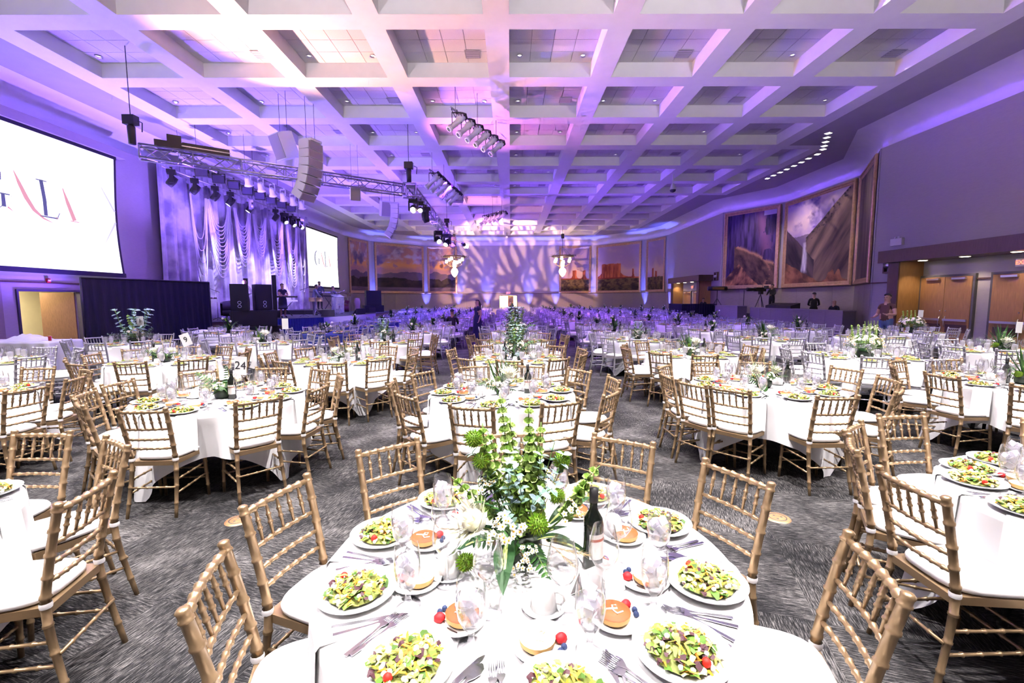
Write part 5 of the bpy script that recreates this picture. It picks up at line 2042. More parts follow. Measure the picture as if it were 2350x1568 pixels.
# upturned coffee cup on its saucer
CUP = MB().lathe([(0.041, 0.0), (0.044, 0.0), (0.041, 0.03), (0.036, 0.065), (0.029, 0.080), (0.026, 0.082), (0.026, 0.079), (0.0, 0.078)], 22).mesh('cup', M_PORC)
HANDLE = MB().tube([(0.040, 0, 0.022), (0.058, 0, 0.020), (0.068, 0, 0.035), (0.064, 0, 0.052), (0.050, 0, 0.060), (0.036, 0, 0.058)], 0.0048, 7).mesh('handle', M_PORC)
SAUCER = MB().lathe([(0, 0.003), (0.045, 0.003), (0.068, 0.011), (0.074, 0.014), (0.072, 0.010), (0.05, 0.0), (0, 0.0)], 28).mesh('saucer', M_PORC)


def cutlery(kind):
    mb = MB()
    if kind == 'knife':
        st = [(-0.115, 0.006), (-0.05, 0.0075), (-0.01, 0.0058), (0.0, 0.0085), (0.05, 0.0098), (0.095, 0.0085), (0.115, 0.002)]
        zt = lambda x: 0.004
        n = 0.115
    elif kind == 'spoon':
        st = [(-0.10, 0.006), (-0.06, 0.006), (0.0, 0.003), (0.03, 0.0038), (0.045, 0.013), (0.065, 0.0185), (0.085, 0.015), (0.097, 0.003)]
        zt = lambda x: 0.004 + 0.008 * max(0, x - 0.0) * 8 * (0.1 - x) / 0.1
    else:
        st = [(-0.10, 0.0065), (-0.06, 0.0065), (0.0, 0.0032), (0.03, 0.0042), (0.045, 0.0115), (0.056, 0.0125)]
        zt = lambda x: 0.004 + 0.10 * max(0, x) * 0.8 * (0.1 - x) / 0.1 * 1.2
    vs, fs = [], []
    for x, w in st:
        z = zt(x)
        vs += [(-w, x, z - 0.001), (-w, x, z + 0.0012), (w, x, z + 0.0012), (w, x, z - 0.001)]
    for k in range(len(st) - 1):
        for q in range(4):
            fs.append((4 * k + q, 4 * (k + 1) + q, 4 * (k + 1) + (q + 1) % 4, 4 * k + (q + 1) % 4))
    fs += [(0, 1, 2, 3), (4 * len(st) - 4, 4 * len(st) - 1, 4 * len(st) - 2, 4 * len(st) - 3)]
    mb.add(vs, fs, 0, False)
    if kind == 'fork':
        for q in range(4):
            x = -0.0098 + 0.0065 * q
            mb.tube([(x, 0.054, zt(0.054)), (x, 0.08, zt(0.08)), (x * 0.9, 0.105, zt(0.1) + 0.001)], [0.0022, 0.002, 0.0012], 5)
    return mb.mesh(kind, M_CUTL)


KNIFE, FORK, SPOON = cutlery('knife'), cutlery('fork'), cutlery('spoon')


def napkin_mesh():
    """folded napkin lying on the table edge and hanging down; local +y outwards, origin at table centre"""
    pts = [(0.50, TOPZ - 0.001), (0.70, TOPZ - 0.001), (TR + 0.004, TOPZ + 0.001), (TR + 0.016, TOPZ - 0.012), (TR + 0.022, TOPZ - 0.12), (TR + 0.036, TOPZ - 0.30)]
    vs, fs = [], []
    for r, z in pts:
        for x in (-0.085, 0.085):
            vs += [(x, r, z), (x, r + (0.004 if z < TZ - .01 else 0), z + (0.0 if z < TZ - .01 else 0.004))]
    n = len(pts)
    for k in range(n - 1):
        a, b_ = 4 * k, 4 * (k + 1)
        fs += [(a + 1, a + 3, b_ + 3, b_ + 1), (a, b_, b_ + 2, a + 2), (a, a + 1, b_ + 1, b_), (a + 2, b_ + 2, b_ + 3, a + 3)]
    fs += [(4 * n - 4, 4 * n - 3, 4 * n - 1, 4 * n - 2)]
    return MB().add(vs, fs, 0, False).mesh('napkin', M_PAPERN)


M_PAPERN = mat('napkin_linen', (0.88, 0.87, 0.87), 0.85)
NAPK = napkin_mesh()

FAR = {k: MB() for k in ('plates', 'goblets', 'wines', 'tarts')}
CNT = dict(salad=0, dessert=0, goblet=0, wine=0, napkin=0, cup=0, knife=0, fork=0, spoon=0)


def seatpos(tb, a, r, s):
    return tb['x'] + r * math.cos(a) - s * math.sin(a), tb['y'] + r * math.sin(a) + s * math.cos(a)


def far_lathe(mb, prof, n, x, y, z, m=0, col=None):
    mb.lathe(prof, n, (x, y, z), m, col)


for tb in TABLES:
    row, w = tb['row'], tb['words']
    lo = row >= 2
    seats = [a for a, r in tb['seats']]
    if (row, tb['col']) == (0, 0):
        seats = [math.radians(q) for q in (-17, 22, 58, 92, 128, 165, 199.5, 235, 275, 309)]
    for si, a in enumerate(seats):
        x, y = seatpos(tb, a, 0.635, RND.uniform(-.015, .015))
        if row and not in_view(x, y, TZ, 60 if row > 2 else 900):
            continue
        sw = '%s seat of %s' % (sect(a), w)
        rz = a + math.pi / 2
        if row <= 4 and CNT['salad'] < 300:
            CNT['salad'] += 1
            t = put('salad_plate', PLATE if not lo else PLATE_LO, None, (x, y, TOPZ + 0.004), (0, 0, RND.uniform(0, 6)))
            tag(t, 'white plate of green salad, ' + sw, 'plate', 'salad plates')
            put('salad', (SALADS if not lo else SALADS_LO)[RND.randrange(4 if not lo else 2)], t, (0, 0, 0.003), (0, 0, RND.uniform(0, 6)))
            if not lo:
                q = RND.uniform(0, 6.28)
                put('cherry_tomato', TOM, t, (0.078 * math.cos(q), 0.078 * math.sin(q), 0.032))
        else:
            far_lathe(FAR['plates'], [(0, 0.01), (0.09, 0.012), (0.136, 0.026)], 9, x, y, TOPZ, 0)
            far_lathe(FAR['plates'], [(0, 0.05), (0.06, 0.04), (0.095, 0.015)], 7, x, y, TOPZ, 1)
        x, y = seatpos(tb, a, 0.435 + RND.uniform(-.02, .02), RND.uniform(-.03, .03))
        if row <= 3 and CNT['dessert'] < 300:
            CNT['dessert'] += 1
            t = put('dessert_plate', SPLATE if not lo else SPLATE_LO, None, (x, y, TOPZ), (0, 0, RND.uniform(0, 6)))
            tag(t, 'dessert plate with round custard tart, ' + sw, 'plate', 'dessert plates')
            v = si % 2 if row else {0: 0, 1: 1, 2: 1, 3: 1, 4: 0, 5: 1, 6: 0, 7: 1, 8: 0, 9: 1}[si]
            tt = put('tart', TARTS[v], t, (0.008, 0.012, 0.003), None, (1.3, 1.3, 1.15))
            if not lo:
                put('icing', SQUIG, tt)
                put('strawberry', STRAW, t, (-0.012, -0.056, 0.017), None, 1.25)
                put('blueberry', BLUEB, t, (-0.052, -0.030, 0.014), None, 1.15)
                put('blueberry', BLUEB, t, (-0.042, -0.048, 0.014), None, 1.15)
                put('chocolate_stick', CHOC, t, (0.045, -0.03, 0.008), (0, 0, 0.6))
        elif row <= 7:
            FAR['tarts'].lathe([(0, 0.03), (0.04, 0.028), (0.042, 0.004)], 7, (x, y, TOPZ))
        x, y = seatpos(tb, a + 0.23, 0.49, RND.uniform(-.01, .01))
        if row <= 4 and CNT['goblet'] < 300:
            CNT['goblet'] += 1
            t = put('water_goblet', GOB if not lo else GOB_LO, None, (x, y, TOPZ), (0, 0, RND.uniform(0, 6)), 1.14)
            tag(t, 'stemmed goblet of ice water, ' + sw, 'glass', 'ice water goblets')
            put('ice', ICE if not lo else ICE_LO, t)
            if not lo:
                put('water', WATERM, t)
        else:
            FAR['goblets'].lathe([(0.036, 0.001), (0.009, 0.012), (0.009, 0.045), (0.036, 0.09), (0.039, 0.12), (0.034, 0.185)], 5, (x, y, TOPZ), 0)
            FAR['goblets'].lathe([(0.0, 0.05), (0.034, 0.09), (0.035, 0.16), (0, 0.165)], 5, (x, y, TOPZ), 1)
        x, y = seatpos(tb, a + 0.14, 0.335, RND.uniform(-.015, .015))
        if row <= 4 and CNT['wine'] < 300:
            CNT['wine'] += 1
            t = put('wine_glass', WINE if not lo else WINE_LO, None, (x, y, TOPZ), None, 1.08)
            tag(t, 'empty wide-bowled wine glass, ' + sw, 'glass', 'wine glasses')
        else:
            FAR['wines'].lathe([(0.039, 0.001), (0.005, 0.012), (0.0045, 0.09), (0.044, 0.13), (0.047, 0.16), (0.034, 0.235)], 5, (x, y, TOPZ), 0)
        if row <= 3 and CNT['napkin'] < 300:
            CNT['napkin'] += 1
            if (tb['row'], tb['col']) != (0, 0) or si in (5, 6):
                t = put('napkin', NAPK, None, (tb['x'], tb['y'], 0), (0, 0, a - math.pi / 2 + 0.17))
                tag(t, 'folded white napkin over table edge, ' + sw, 'napkin', 'folded napkins')
        if row <= 2:
            for kind, me, s, dr, lab in (('dinner_knife', KNIFE, 0.152, 0.0, 'steel dinner knife beside salad, '), ('table_fork', FORK, -0.150, 0.0, 'steel fork beside salad, '), ('salad_fork', FORK, -0.172, 0.01, 'outer steel salad fork, '), ('teaspoon', SPOON, 0.174, 0.01, 'steel teaspoon outside the knife, ')):
                if row == 2 and kind in ('salad_fork', 'teaspoon'):
                    continue
                x, y = seatpos(tb, a, 0.60 + dr - 0.02 * abs(s), s)
                t = put(kind, me, None, (x, y, TOPZ), (0, 0, rz + RND.uniform(-.1, .1)))
                tag(t, lab + sw, kind.split('_')[-1], kind.replace('_', ' ') + 's')
    if row <= 3:
        for q in range(4 if row else 4):
            aa = {0: -1.45, 1: 3.45, 2: 0.45, 3: 1.9}[q] + (RND.uniform(-.3, .3) if row else 0)
            rad = 0.28 if row else {0: 0.285, 1: 0.315, 2: 0.40, 3: 0.30}[q]
            x, y = tb['x'] + rad * math.cos(aa), tb['y'] + rad * math.sin(aa)
            if row and not in_view(x, y, TZ, 40 if row > 2 else 900):
                continue
            t = thing('coffee_cup', 'upturned cup and saucer, %s of flowers, %s' % (sect(aa), w), 'cup', (x, y, TOPZ), aa if row else (-0.3 if q == 0 else 1.0), 'upturned coffee cups')
            put('saucer', SAUCER, t)
            cp = put('cup', CUP, t, (0, 0, 0.004))
            put('handle', HANDLE, cp)
FARMAT = mat('salad_far', '#8f9a4a', 0.7, noise=((60, 60, 60), 0.5))
for nm, ms, lb, ct in (('plates', [M_PORC, FARMAT], 'white salad plates on the distant tables', 'plates'), ('goblets', [M_GLASS, M_ICE], 'ice water goblets on the distant tables', 'glasses'),
                       ('wines', [M_GLASS], 'empty wine glasses on the distant tables', 'glasses'), ('tarts', [mat('tart_far', '#dfae68', 0.6)], 'custard tarts on the distant tables', 'desserts')):
    tag(FAR[nm].build({'plates': 'salad_plates_far', 'goblets': 'water_goblets_far', 'wines': 'wine_glasses_far', 'tarts': 'custard_tarts_far'}[nm], ms), lb, ct, None, 'stuff')

# bottles and cards -------------------------------------------------------------------
BOT = MB().lathe([(0, 0.0), (0.034, 0.0), (0.0375, 0.006), (0.0375, 0.17), (0.034, 0.195), (0.018, 0.222), (0.0145, 0.235), (0.014, 0.295), (0.0155, 0.298), (0.0155, 0.306), (0, 0.308)], 24).mesh('bottle_body', M_BOTTLE)
BOTC = MB().lathe([(0.0152, 0.255), (0.0165, 0.258), (0.0165, 0.307), (0.0, 0.3095)], 20).mesh('foil_cap', M_BLACK)
_lv, _lf = [], []
for k in range(13):
    an = -1.3 + 2.6 * k / 12
    for z in (0.05, 0.145):
        _lv.append((0.0382 * math.sin(an), -0.0382 * math.cos(an), z))
_lf = [(2 * k, 2 * k + 2, 2 * k + 3, 2 * k + 1) for k in range(12)]
BOTL = MB().add(_lv, _lf, 0, True).mesh('paper_label', mat('label_paper', (0.8, 0.76, 0.72), 0.6))
_lv2 = [(v[0] * 1.012, v[1] * 1.012, 0.128 if v[2] > 0.1 else 0.118) for v in _lv]
BOTS = MB().add(_lv2, _lf, 0, True).mesh('label_stripe', mat('label_rust', (0.45, 0.10, 0.05), 0.6))


def bottle(x, y, rz, label):
    t = put('wine_bottle', BOT, None, (x, y, TOPZ), (0, 0, rz))
    tag(t, label, 'wine bottle', 'wine bottles on the tables')
    put('foil_cap', BOTC, t)
    l_ = put('paper_label', BOTL, t)
    put('label_stripe', BOTS, l_)
    return t


for tb in TABLES:
    if tb['row'] <= 4:
        dx, dy, rz = {(0, 0): (0.235, -0.06, 0.75), (1, 0): (0.27, 0.02, 0.1), (1, -1): (0.13, -0.05, 0.0), (1, 1): (0.27, 0.02, 2.6), (2, 2): (0.26, 0.0, 2)}.get((tb['row'], tb['col']), (0.22 if tb['col'] % 2 else -0.2, RND.uniform(-.1, .1), RND.uniform(0, 6)))
        if in_view(tb['x'] + dx, tb['y'] + dy, 0.9, 20):
            bottle(tb['x'] + dx, tb['y'] + dy, rz, 'dark red-wine bottle by the flowers on the ' + tb['words'])


def number_card(x, y, z, s, rz, label, tilt=0.0, h=0.17, w=0.115, pole=0.30):
    t = thing('table_number_card', label, 'sign', (x, y, z), rz, 'table number cards')
    MB().tube([(0, 0.006, 0), (0, 0.006, pole + 0.02)], 0.003, 6).build('stem', M_METAL, t)
    MB().lathe([(0, 0.006), (0.03, 0.005), (0.033, 0)], 14).build('base', M_METAL, t)
    c = MB().box(-w / 2, w / 2, -0.002, 0.002, 0, h).build('card', M_PAPER, t, (0, 0, pole))
    c.rotation_euler = (0, tilt, 0)
    if s:
        text_mesh('numeral', s, h * 0.6, M_INK, c, (0, -0.004, h / 2), (math.pi / 2, 0, 0), 0.0008)
    return t


number_card(-2.76, 4.60, TOPZ, '24', 0.05, 'white table card numbered 24 above the flowers, wine bottle beside it', 0.08, 0.19, 0.12, 0.24)
number_card(-5.22, 7.35, TOPZ, '9', 0.1, 'tilted white table card numbered 9 near the black drape', -0.35, 0.20, 0.15, 0.27)
number_card(-8.45, 10.4, TOPZ, '1', 0.1, 'small white table card in front of the black drape', 0.0, 0.22, 0.15, 0.42)
number_card(-5.1, 10.3, TOPZ, '', 0.3, 'blank-backed white table card beside the white protea', 0.0, 0.24, 0.13, 0.34)
number_card(11.55, 12.8, TOPZ, '', 0.2, 'white table card among bright flowers near the man in brown', 0.05, 0.2, 0.18, 0.45)
number_card(9.15, 8.15, TOPZ, '', 0.2, 'white table card beside spiky palm leaves near the right doors', 0.05, 0.2, 0.15, 0.36)
# menu card and small logo leaflet lying by the front flowers
t = thing('menu_card', 'white folded menu card standing beside the wine bottle on the front-row table', 'card', (0.30, 1.47, TOPZ), 0.55)
MB().add([(-0.09, -0.035, 0), (0.09, -0.035, 0), (0.09, 0.0, 0.105), (-0.09, 0.0, 0.105), (-0.09, 0.045, 0), (0.09, 0.045, 0)], [(0, 1, 2, 3), (3, 2, 5, 4)], 0, False).build('folded_sheet', M_PAPER, t)
t = thing('logo_leaflet', 'white leaflet with a small colourful looped emblem on the front-row table', 'leaflet', (0.345, 1.66, TOPZ), 0.3)
MB().box(-0.075, 0.075, -0.055, 0.055, 0, 0.002).build('sheet', M_PAPER, t)
for k, (hx, cc) in enumerate((('#c23b4e', 0), ('#3b4fa0', 1), ('#d08a3a', 2), ('#5a8f4e', 3))):
    pts = [(0.012 + 0.022 * math.cos(q * 0.52 + k) * (1 - 0.15 * k), 0.012 + 0.014 * math.sin(q * 1.04 + k * 1.3), 0.003) for q in range(13)]
    MB().tube(pts, 0.0016, 4, cap=False).build('emblem_loop', mat('ink_' + hx[1:], hx, 0.7), t)

# floor boxes
M_COPPER = mat('copper_floor_cover', (0.42, 0.22, 0.11), 0.4, 0.5, noise=((20, 20, 20), 0.15))
for x, y, lb in ((-2.2, 3.52, 'round copper floor-box cover in the carpet left of the front-row table'), (2.15, 3.52, 'round copper floor-box cover in the carpet right of the front-row table')):
    t = thing('floor_box', lb, 'floor box', (x, y, 0))
    MB().lathe([(0, 0.008), (0.082, 0.008), (0.092, 0.005), (0.097, 0.0)], 30).build('cover', M_COPPER, t)
    MB().lathe([(0.06, 0.0085), (0.064, 0.010), (0.068, 0.0085)], 30).build('ring_groove', M_DARKM, t)
    for q in range(3):
        MB().lathe([(0, 0.0095), (0.008, 0.0092), (0.009, 0.008)], 10, (0.03 * math.cos(2.1 * q), 0.03 * math.sin(2.1 * q), 0)).build('screw', M_DARKM, t)
# ------------------------------------------------------------------ flower arrangements
GR = {k: lin(v) for k, v in dict(dark='#20441f', mid='#3d6a2b', lime='#8fba35', bell='#c8e28c', bell2='#a9d06a', euca='#7fa292', wax='#fbfaf0', yolk='#e8b93a', prot='#f4f0de', prot2='#dfe3c0',
                                 beige='#d6c39a', stripe='#b9c878', stem='#6d8f45', blue='#94aab4', brown='#6a5a3a').items()}


def leaf_shape(mb, p0, d, L, w, col, droop=0.3, n=6, col2=None, side=None):
    """broad leaf: strip of quads either side of the midrib"""
    d = Vector(d).normalized()
    side = Vector(side) if side else d.cross(Vector((0, 0, 1)))
    if side.length < 1e-3:
        side = Vector((1, 0, 0))
    side.normalize()
    up = side.cross(d)
    prev = None
    p = Vector(p0)
    vs = []
    for k in range(n + 1):
        t = k / n
        ww = w * math.sin(math.pi * min(1, 0.06 + t * 0.94)) ** 0.8 * (1 - 0.25 * t)
        vs += [p - side * ww + up * ww * 0.25, p, p + side * ww + up * ww * 0.25]
        d = (d + Vector((0, 0, -droop / n))).normalized()
        p = p + d * (L / n)
    f1 = [(3 * k, 3 * k + 1, 3 * k + 4, 3 * k + 3) for k in range(n)]
    f2 = [(3 * k + 1, 3 * k + 2, 3 * k + 5, 3 * k + 4) for k in range(n)]
    mb.add(vs, f1, 0, True, col)
    mb.add(vs, f2, 0, True, col2 or col)


def m_broad(seed=0):
    mb = MB()
    leaf_shape(mb, (0, 0, 0), (0, 0.5, 0.85), 0.28, 0.042, GR['dark'], 0.9, 9, tuple(v * 1.25 for v in GR['dark']))
    leaf_shape(mb, (0, 0, 0.002), (0, 0.5, 0.85), 0.27, 0.010, GR['stripe'], 0.9, 9)
    return mb.mesh('broad_leaf', M_LEAF)


def m_fern():
    mb = MB()
    pts = [(0, 0.02 * k, 0.035 * k - 0.0016 * k * k) for k in range(11)]
    mb.tube(pts, 0.002, 4, col=GR['stem'])
    for k in range(1, 11):
        for s in (-1, 1):
            L = 0.075 * (1 - k / 12) + 0.012
            leaf_shape(mb, pts[k], (s, 0.55, 0.05), L, 0.008, GR['mid'] if k % 2 else GR['dark'], 0.5, 3)
    return mb.mesh('fern_frond', M_LEAF)


def m_bell(h=0.5, seed=1):
    r = random.Random(seed)
    mb = MB()
    bend = r.uniform(-0.06, 0.06)
    pts = [(bend * (k / 10) ** 2, 0.02 * math.sin(k * 0.5), h * k / 10) for k in range(11)]
    mb.tube(pts, [0.0042 - 0.00022 * k for k in range(11)], 6, col=GR['stem'])
    lv = int(h / 0.036)
    for k in range(int(lv * 0.33), lv):
        t = k / lv
        z = h * t
        cx = bend * t * t
        cy = 0.02 * math.sin(t * 5)
        s = 0.021 * (1.15 - 0.62 * t)
        for q in range(5):
            a = q * 1.2566 + k * 0.6 + r.uniform(-.2, .2)
            d = Vector((math.cos(a), math.sin(a), 0.55))
            d.normalize()
            x = d.cross(Vector((0, 0, 1))).normalized()
            yv = d.cross(x)
            c0 = Vector((cx, cy, z)) + d * 0.004
            c1 = c0 + d * s * 1.1
            n = 6
            col = GR['bell'] if r.random() < .6 else GR['bell2']
            vs = [c0 + (x * math.cos(u * 6.2832 / n) + yv * math.sin(u * 6.2832 / n)) * s * 0.28 for u in range(n)]
            vs += [c1 + (x * math.cos(u * 6.2832 / n) + yv * math.sin(u * 6.2832 / n)) * s * (0.95 + 0.15 * (u % 2)) for u in range(n)]
            mb.add(vs, [(u, (u + 1) % n, n + (u + 1) % n, n + u) for u in range(n)] + [tuple(range(n))], 0, True, col)
    return mb.mesh('bell_stem', M_LEAF)


def m_fuzz(R=0.032, seed=1):
    r = random.Random(seed)
    mb = MB()
    mb.ball((0, 0, 0), R * 0.72, 10, 0, tuple(v * 0.55 for v in GR['lime']))
    for k in range(150):
        z = 1 - 2 * (k + .5) / 150
        a = k * 2.39996
        q = math.sqrt(1 - z * z)
        d = Vector((q * math.cos(a), q * math.sin(a), z))
        x = d.orthogonal().normalized() * 0.0032
        e = d * R * r.uniform(0.9, 1.12)
        b = d * R * 0.6
        mb.add([b - x, b + x, e], [(0, 1, 2)], 0, False, tuple(v * r.uniform(0.6, 1.1) for v in GR['lime']))
        x = d.cross(x)
        mb.add([b - x, b + x, e], [(0, 1, 2)], 0, False, tuple(v * r.uniform(0.6, 1.1) for v in GR['lime']))
    return mb.mesh('dianthus_ball', M_LEAF)


def m_wax(seed=1, n=13):
    r = random.Random(seed)
    mb = MB()
    for k in range(n):
        a, q = r.uniform(0, 6.28), 0.05 * math.sqrt(r.random())
        c = Vector((q * math.cos(a), q * math.sin(a), 0.02 + 0.03 * (1 - (q / 0.05) ** 2) + r.uniform(-.01, .01)))
        d = Vector((c.x * 9, c.y * 9, 0.6)).normalized()
        x = d.orthogonal().normalized()
        yv = d.cross(x)
        for p in range(5):
            t = p * 1.2566
            u = x * math.cos(t) + yv * math.sin(t)
            v = d.cross(u)
            mb.add([c, c + u * 0.006 - v * 0.005 + d * .001, c + u * 0.0125 + d * 0.003, c + u * 0.006 + v * 0.005 + d * .001], [(0, 1, 2, 3)], 0, False, GR['wax'])
        mb.ball(c + d * 0.002, 0.0035, 5, 0, GR['yolk'])
        mb.tube([c, (c.x * 0.3, c.y * 0.3, -0.03)], 0.0012, 3, col=GR['stem'], cap=False)
    return mb.mesh('waxflower_cluster', M_LEAF)


def m_protea(R=0.06, seed=1):
    r = random.Random(seed)
    mb = MB()
    mb.ball((0, 0, 0.02), R * 0.5, 10, 0, GR['prot'], (1, 1, 1.1))
    for ring, (n, tilt, L) in enumerate(((12, 0.35, 1.15), (14, 0.75, 1.35), (16, 1.15, 1.45))):
        for k in range(n):
            a = 6.2832 * k / n + ring * 0.2
            d = (math.cos(a) * math.sin(tilt), math.sin(a) * math.sin(tilt), math.cos(tilt))
            leaf_shape(mb, (0, 0, 0), d, R * L * r.uniform(.9, 1.1), 0.008, GR['prot'] if ring < 2 else GR['prot2'], -0.25, 4)
    return mb.mesh('protea_head', M_LEAF)


def m_euca(seed=1, h=0.26):
    r = random.Random(seed)
    mb = MB()
    pts = [(0.02 * math.sin(k * .5), 0.0, h * k / 8) for k in range(9)]
    mb.tube(pts, 0.0018, 4, col=GR['stem'])
    for k in range(2, 9):
        for s in (-1, 1):
            a = k * 1.4
            leaf_shape(mb, pts[k], (s * math.cos(a), s * math.sin(a), 0.4), 0.038, 0.014, GR['euca'] if r.random() < .65 else GR['blue'], 0.3, 3)
    return mb.mesh('eucalyptus_sprig', M_LEAF)


def m_plume(seed=1):
    r = random.Random(seed)
    mb = MB()
    mb.tube([(0, 0, 0), (0, 0, 0.24)], 0.0018, 4, col=GR['beige'])
    for k in range(70):
        z = 0.09 + 0.16 * k / 70
        a = k * 2.4
        L = 0.035 * math.sin(math.pi * min(1, (k + 8) / 78)) + 0.008
        d = Vector((math.cos(a) * .5, math.sin(a) * .5, 0.9)) * L
        x = Vector((-math.sin(a), math.cos(a), 0)) * 0.0018
        mb.add([Vector((0, 0, z)) - x, Vector((0, 0, z)) + x, Vector((0, 0, z)) + d], [(0, 1, 2)], 0, False, tuple(v * r.uniform(.75, 1.1) for v in GR['beige']))
    return mb.mesh('pampas_plume', M_LEAF)


def m_palm(n=7, L=0.26):
    mb = MB()
    for k in range(n):
        a = -0.9 + 1.8 * k / (n - 1)
        leaf_shape(mb, (0, 0, 0), (math.sin(a), 0.05, math.cos(a)), L * (1 - 0.12 * abs(a)), 0.009, GR['mid'], 0.05, 4, GR['dark'])
    return mb.mesh('palm_fan', M_LEAF)


FL = dict(broad=m_broad(), fern=m_fern(), bell=m_bell(0.5, 1), bell2=m_bell(0.36, 2), bell3=m_bell(0.58, 5), fuzz=m_fuzz(), wax=m_wax(), wax2=m_wax(4, 16), protea=m_protea(), euca=m_euca(), plume=m_plume(), palm=m_palm())
NM = dict(broad='broad_leaf', fern='fern_frond', bell='bell_stem', bell2='bell_stem', bell3='bell_stem', fuzz='dianthus_ball', wax='waxflower_cluster', wax2='waxflower_cluster', protea='protea_head', euca='eucalyptus_sprig', plume='pampas_plume', palm='palm_fan')
VASE = MB().lathe([(0, 0), (0.06, 0), (0.075, 0.02), (0.08, 0.06), (0.07, 0.10), (0.0, 0.10)], 18).mesh('bowl', mat('dark_green_bowl', (0.02, 0.035, 0.02), 0.5))


def dirrot(d, roll=0.0):
    d = Vector(d).normalized()
    q = Vector((0, 0, 1)).rotation_difference(d)
    return (q @ Euler((0, 0, roll)).to_quaternion()).to_euler()


def arrangement(x, y, label, parts, z=TOPZ, sc=1.0, rz=0.0, bowl=True):
    t = thing('flower_arrangement', label, 'flowers', (x, y, z), rz, 'table centrepieces')
    t.scale = (sc,) * 3
    if bowl:
        put('bowl', VASE, t)
    for kind, pos, d, s, roll in parts:
        put(NM[kind], FL[kind], t, pos, dirrot(d, roll), s)
    return t


def filler(n, seed, R=0.13, kinds=('broad', 'fern', 'fern', 'euca'), zlo=0.05, s0=0.8, s1=1.15, tilt=(0.5, 1.35)):
    r = random.Random(seed)
    out = []
    for k in range(n):
        a = 6.2832 * k / n + r.uniform(-.3, .3)
        tl = r.uniform(*tilt)
        d = (math.cos(a) * math.sin(tl), math.sin(a) * math.sin(tl), math.cos(tl))
        kd = kinds[k % len(kinds)]
        if kd == 'broad':       # mesh already leans along +y: turn it about z and tip a little
            out.append((kd, (0.03 * math.cos(a), 0.03 * math.sin(a), zlo), (0.3 * math.cos(a), 0.3 * math.sin(a), 1), r.uniform(s0, s1) * 0.8, a - math.pi / 2))
        else:
            out.append((kd, (0.04 * math.cos(a), 0.04 * math.sin(a), zlo), d, r.uniform(s0, s1), r.uniform(0, 6)))
    return out


# the front centrepiece, built from measured flower positions (x, y, z from the table centre)
hero = []
r = random.Random(12)
for (x, y, z, k) in ((-0.075, 0.02, 0.64, 'bell3'), (0.055, 0.03, 0.60, 'bell3'), (-0.02, 0.06, 0.54, 'bell3'), (0.09, 0.08, 0.52, 'bell'), (-0.20, 0.0, 0.52, 'bell2'), (-0.12, 0.07, 0.48, 'bell2'), (0.02, 0.08, 0.50, 'bell'), (0.29, -0.04, 0.40, 'bell2'), (-0.23, 0.05, 0.34, 'bell2'), (0.12, 0.02, 0.42, 'bell2'), (-0.05, -0.02, 0.42, 'bell')):
    h = {'bell3': 0.58, 'bell': 0.5, 'bell2': 0.36}[k]
    tip = Vector((x, y, z))
    base = Vector((x * 0.15, y * 0.15, 0.04))
    d = tip - base
    hero.append((k, tuple(tip - d.normalized() * h), d, 1.0, r.uniform(0, 6)))
for (x, y, z, s) in ((-0.18, -0.05, 0.49, 1.15), (-0.155, -0.03, 0.40, 1.1), (0.15, -0.03, 0.40, 1.15), (0.125, -0.08, 0.285, 1.05), (0.055, -0.14, 0.205, 1.35), (-0.205, -0.13, 0.06, 1.2), (0.02, 0.10, 0.35, 1.1)):
    hero.append(('fuzz', (x, y, z), (x, y - 0.3, 1), s, r.uniform(0, 6)))
for (x, y, z, s) in ((-0.045, -0.17, 0.20, 1.15), (-0.075, -0.15, 0.165, 1.0), (-0.005, -0.18, 0.07, 0.8), (0.165, -0.08, 0.21, 1.0), (0.02, -0.17, 0.115, 0.7), (-0.13, 0.02, 0.27, 0.9), (0.10, 0.10, 0.25, 1.0)):
    hero.append(('wax2', (x, y, z), (x * 2, y * 2 - 0.2, 0.5), s, r.uniform(0, 6)))
hero += [('protea', (-0.155, -0.10, 0.19), (-0.7, -0.35, 0.55), 1.45, 0), ('protea', (0.17, 0.06, 0.17), (0.6, 0.2, 0.6), 1.0, 0)]
hero += [('broad', (-0.055, -0.10, 0.12), (-0.1, -0.55, 0.55), 1.0, math.pi), ('broad', (0.06, 0.02, 0.20), (0.35, 0.1, 1), 0.9, 1.0), ('broad', (-0.09, -0.03, 0.10), (-0.9, -0.1, 0.5), 0.7, 1.6), ('broad', (0.09, -0.06, 0.10), (0.9, -0.1, 0.5), 0.7, -1.6),
         ('broad', (0.11, 0.03, 0.12), (0.5, 0.1, 1), 0.8, -0.9)]
hero += [('plume', (0.06, -0.02, 0.16), (0.45, 0.0, 1), 1.0, 0), ('plume', (0.06, -0.12, 0.12), (0.65, -0.5, 0.12), 0.85, 0), ('plume', (-0.10, -0.08, 0.15), (-0.95, -0.2, 0.15), 0.8, 0), ('plume', (0.08, -0.1, 0.13), (0.5, -0.7, -0.15), 0.7, 0)]
hero += [q for q in filler(14, 3, kinds=('fern', 'euca', 'fern', 'fern'), zlo=0.09, s0=0.7, s1=1.0) if not (q[2][0] > 0.35 and q[2][1] < 0.45)]
hero += filler(10, 4, kinds=('euca',), zlo=0.18, s0=0.8, s1=1.1, tilt=(0.1, 0.8))
hero += filler(8, 9, kinds=('broad', ), zlo=0.06, s0=0.7, s1=1.0)
arrangement(0.04, 1.69, 'tall lush arrangement of green bell stems and white flowers on the front-row table', hero)

